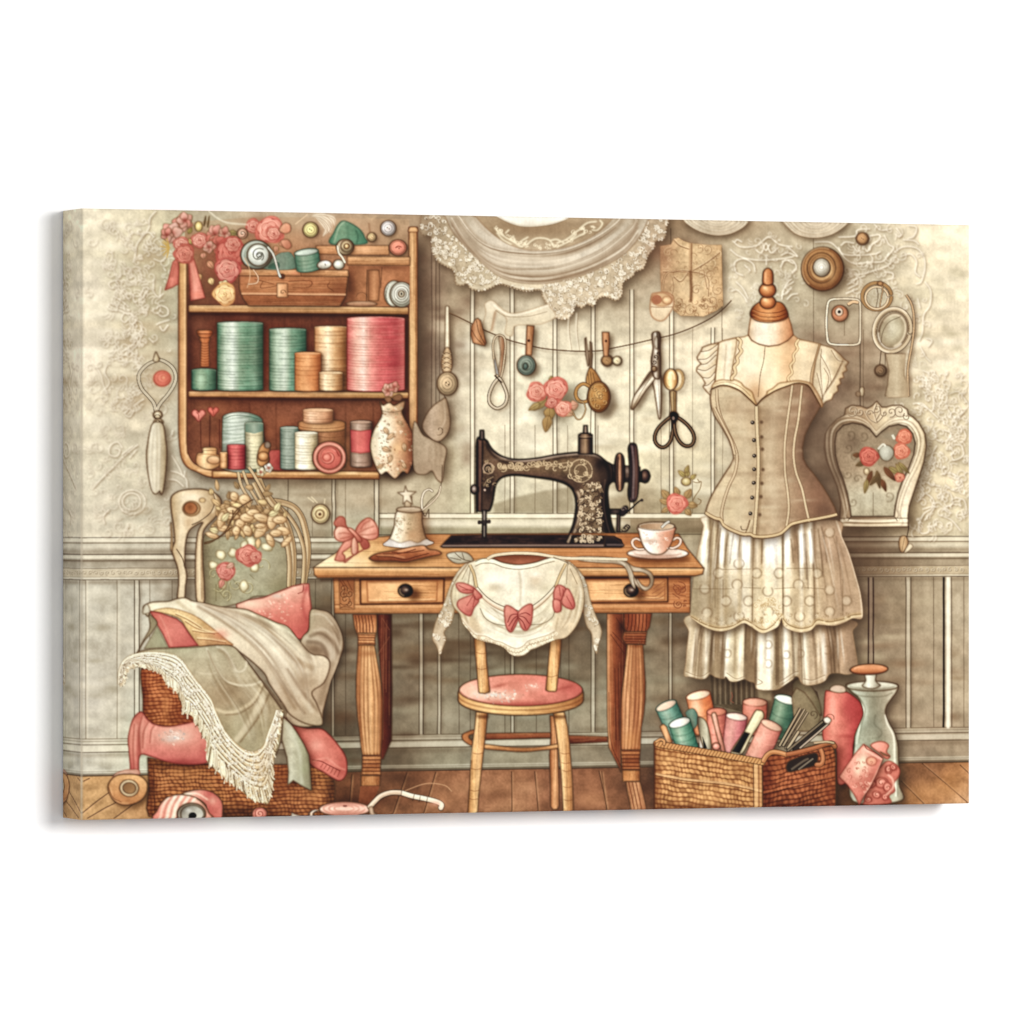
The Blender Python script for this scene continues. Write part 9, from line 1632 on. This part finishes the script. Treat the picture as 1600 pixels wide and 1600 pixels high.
# ---------------------------------------------------------------------------
# from ink to objects: the print is one flat sheet of fine cells stretched over
# a wooden frame; every printed motif is the patch of cells that carries it
# ---------------------------------------------------------------------------
root = bpy.data.objects.new("canvas_print", None); scene.collection.objects.link(root)
root.location = tuple(frame_pt(WID/2, -DEP, 0)); root.empty_display_size = .05
root["label"] = "wide stretched canvas print of a vintage sewing room hanging on a white wall"; root["category"] = "canvas print"
bpy.context.view_layer.update()
PINV = root.matrix_world.inverted()

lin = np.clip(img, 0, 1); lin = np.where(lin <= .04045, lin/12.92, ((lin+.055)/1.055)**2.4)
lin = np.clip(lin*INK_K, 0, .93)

mat = bpy.data.materials.new("printed_canvas"); mat.use_nodes = True
nt = mat.node_tree; bs = nt.nodes["Principled BSDF"]; lk = nt.links.new
ca = nt.nodes.new("ShaderNodeVertexColor"); ca.layer_name = "ink"
tc = nt.nodes.new("ShaderNodeTexCoord")
sep = nt.nodes.new("ShaderNodeMapping"); lk(tc.outputs["Object"], sep.inputs["Vector"]); sep.inputs["Rotation"].default_value = (0, 0, -YAW)
waves = []
for d in ('X', 'Z'):                  # warp and weft of the cloth
    w = nt.nodes.new("ShaderNodeTexWave"); w.wave_type = 'BANDS'; w.bands_direction = d; w.inputs["Scale"].default_value = 260; w.inputs["Distortion"].default_value = .8
    lk(sep.outputs["Vector"], w.inputs["Vector"]); waves.append(w)
ad = nt.nodes.new("ShaderNodeMath"); ad.operation = 'ADD'; lk(waves[0].outputs["Fac"], ad.inputs[0]); lk(waves[1].outputs["Fac"], ad.inputs[1])
bp_ = nt.nodes.new("ShaderNodeBump"); bp_.inputs["Strength"].default_value = .12; bp_.inputs["Distance"].default_value = .0003
lk(ad.outputs[0], bp_.inputs["Height"]); lk(bp_.outputs["Normal"], bs.inputs["Normal"])
fn_ = nt.nodes.new("ShaderNodeTexNoise"); fn_.inputs["Scale"].default_value = 900; lk(tc.outputs["Object"], fn_.inputs["Vector"])
mr = nt.nodes.new("ShaderNodeMapRange"); mr.inputs["To Min"].default_value = .96; mr.inputs["To Max"].default_value = 1.04; lk(fn_.outputs["Fac"], mr.inputs["Value"])
mx = nt.nodes.new("ShaderNodeMix"); mx.data_type = 'RGBA'; mx.blend_type = 'MULTIPLY'; mx.inputs["Factor"].default_value = 1
lk(ca.outputs["Color"], mx.inputs["A"]); lk(mr.outputs["Result"], mx.inputs["B"]); lk(mx.outputs["Result"], bs.inputs["Base Color"])
bs.inputs["Roughness"].default_value = .72; bs.inputs["Specular IOR Level"].default_value = .12

def cells_mesh(name, P3, col, mask, parent):
    """mesh of the masked cells of a grid; P3 (h+1, w+1, 3) corner places, col (h, w, 3) ink"""
    h, w = mask.shape
    jj, ii = np.nonzero(mask)
    y0, y1, x0, x1 = jj.min(), jj.max()+1, ii.min(), ii.max()+1
    m = mask[y0:y1, x0:x1]; hh, ww = m.shape; jj = jj-y0; ii = ii-x0
    c00 = jj*(ww+1)+ii; quad = np.stack([c00, c00+ww+1, c00+ww+2, c00+1], 1)
    used = np.zeros((hh+1)*(ww+1), bool); used[quad.ravel()] = True
    remap = np.cumsum(used)-1; quad = remap[quad]
    pts = P3[y0:y1+1, x0:x1+1].reshape(-1, 3)[used]
    pc = np.pad(col, ((1, 1), (1, 1), (0, 0)), mode='edge')
    vc = .25*(pc[:-1, :-1]+pc[1:, :-1]+pc[:-1, 1:]+pc[1:, 1:])
    # keep ink lines crisp: corners lean towards the cell below right
    vc = (vc[y0:y1+1, x0:x1+1]).reshape(-1, 3)[used]
    me = bpy.data.meshes.new(name); n = len(quad)
    me.vertices.add(len(pts)); me.vertices.foreach_set("co", pts.astype(np.float32).ravel())
    me.loops.add(n*4); me.loops.foreach_set("vertex_index", quad.astype(np.int32).ravel())
    me.polygons.add(n); me.polygons.foreach_set("loop_start", np.arange(0, n*4, 4, dtype=np.int32)); me.polygons.foreach_set("loop_total", np.full(n, 4, np.int32))
    me.polygons.foreach_set("use_smooth", np.ones(n, bool))
    at = me.color_attributes.new("ink", 'FLOAT_COLOR', 'POINT')
    at.data.foreach_set("color", np.concatenate([vc, np.ones((len(vc), 1))], 1).astype(np.float32).ravel())
    me.update(calc_edges=True); me.materials.append(mat)
    o = bpy.data.objects.new(name, me); scene.collection.objects.link(o); o.parent = parent
    return o

# corner grid of the face, rounded back over the stretcher edge
gu = np.linspace(0, WID, NW+1); gz = np.linspace(HGT/2, -HGT/2, NH+1); RAD = .0022
def back(d): t = np.clip(RAD-d, 0, RAD); return RAD-np.sqrt(np.maximum(RAD*RAD-t*t, 0))
off = np.maximum(back(np.minimum(gu, WID-gu))[None, :], back(np.minimum(HGT/2-gz, gz+HGT/2))[:, None])
M4 = np.array(PINV)
def local(p): return p@M4[:3, :3].T+M4[:3, 3]
PG = local(TL+AXU*gu[None, :, None]-AXN*off[..., None]+AXZ*(gz[:, None, None]-HGT/2))

# tiny stray cells of a motif go to the motif that surrounds them
cnt = np.bincount(idb.ravel(), minlength=len(PARTS))
made = {}
order = sorted(range(1, len(PARTS)), key=lambda k: 0 if PARTS[k][1] is None else 1)
for k in order:
    name, par, label = PARTS[k]
    msk = idb == k
    if msk.sum() < 12: continue
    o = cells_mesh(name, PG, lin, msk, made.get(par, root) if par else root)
    if label: o["label"] = label
    made[k] = o

# wrapped edges: the print goes on round the stretcher bars, mirrored
def wrap(name, along, across, fold):
    """along (n, 3) points of the edge; across unit vector away from the wall edge; fold (d, n, 3) mirrored ink"""
    d = fold.shape[0]; t = np.linspace(0, 1, d+1)
    P3 = along[None]-AXN[None, None]*(RAD+(DEP-RAD)*t)[:, None, None]
    return cells_mesh(name, local(P3), fold, np.ones((d, along.shape[0]-1), bool), root)
ND = 48; DK = 60
sel = np.minimum((np.arange(ND)+.5)/ND*DK, DK-1).astype(int)
edge_l = TL+AXZ*(gz-HGT/2)[:, None]; edge_r = edge_l+AXU*WID
edge_t = TL+AXU*gu[:, None]; edge_b = edge_t-AXZ*HGT
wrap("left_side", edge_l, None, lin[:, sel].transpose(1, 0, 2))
wrap("right_side", edge_r, None, lin[:, NW-1-sel].transpose(1, 0, 2))
wrap("top_side", edge_t, None, lin[sel])
wrap("bottom_side", edge_b, None, lin[NH-1-sel])
# pine stretcher bars behind the cloth
sm = bpy.data.materials.new("pine"); sm.use_nodes = True
sb = sm.node_tree.nodes["Principled BSDF"]; sb.inputs["Roughness"].default_value = .7
wv = sm.node_tree.nodes.new("ShaderNodeTexWave"); wv.inputs["Scale"].default_value = 20; wv.inputs["Distortion"].default_value = 6
rr_ = sm.node_tree.nodes.new("ShaderNodeValToRGB"); rr_.color_ramp.elements[0].color = (.5, .33, .18, 1); rr_.color_ramp.elements[1].color = (.62, .45, .27, 1)
sm.node_tree.links.new(wv.outputs["Fac"], rr_.inputs["Fac"]); sm.node_tree.links.new(rr_.outputs["Color"], sb.inputs["Base Color"])
e, bw = .003, .04
o_ = [(e, e), (WID-e, e), (WID-e, HGT-e), (e, HGT-e)]; i_ = [(bw, bw), (WID-bw, bw), (WID-bw, HGT-bw), (bw, HGT-bw)]
vv = [local(frame_pt(u, n, z-HGT/2)) for n in (-.006, -DEP+.001) for ring in (o_, i_) for u, z in ring]
ff = []
for k in range(4):
    k2 = (k+1) % 4
    ff += [(k, k2, 4+k2, 4+k), (8+k, 12+k, 12+k2, 8+k2), (k, 8+k, 8+k2, k2), (4+k, 4+k2, 12+k2, 12+k)]
fr_o = link_mesh("stretcher_frame", vv, ff, sm, root)
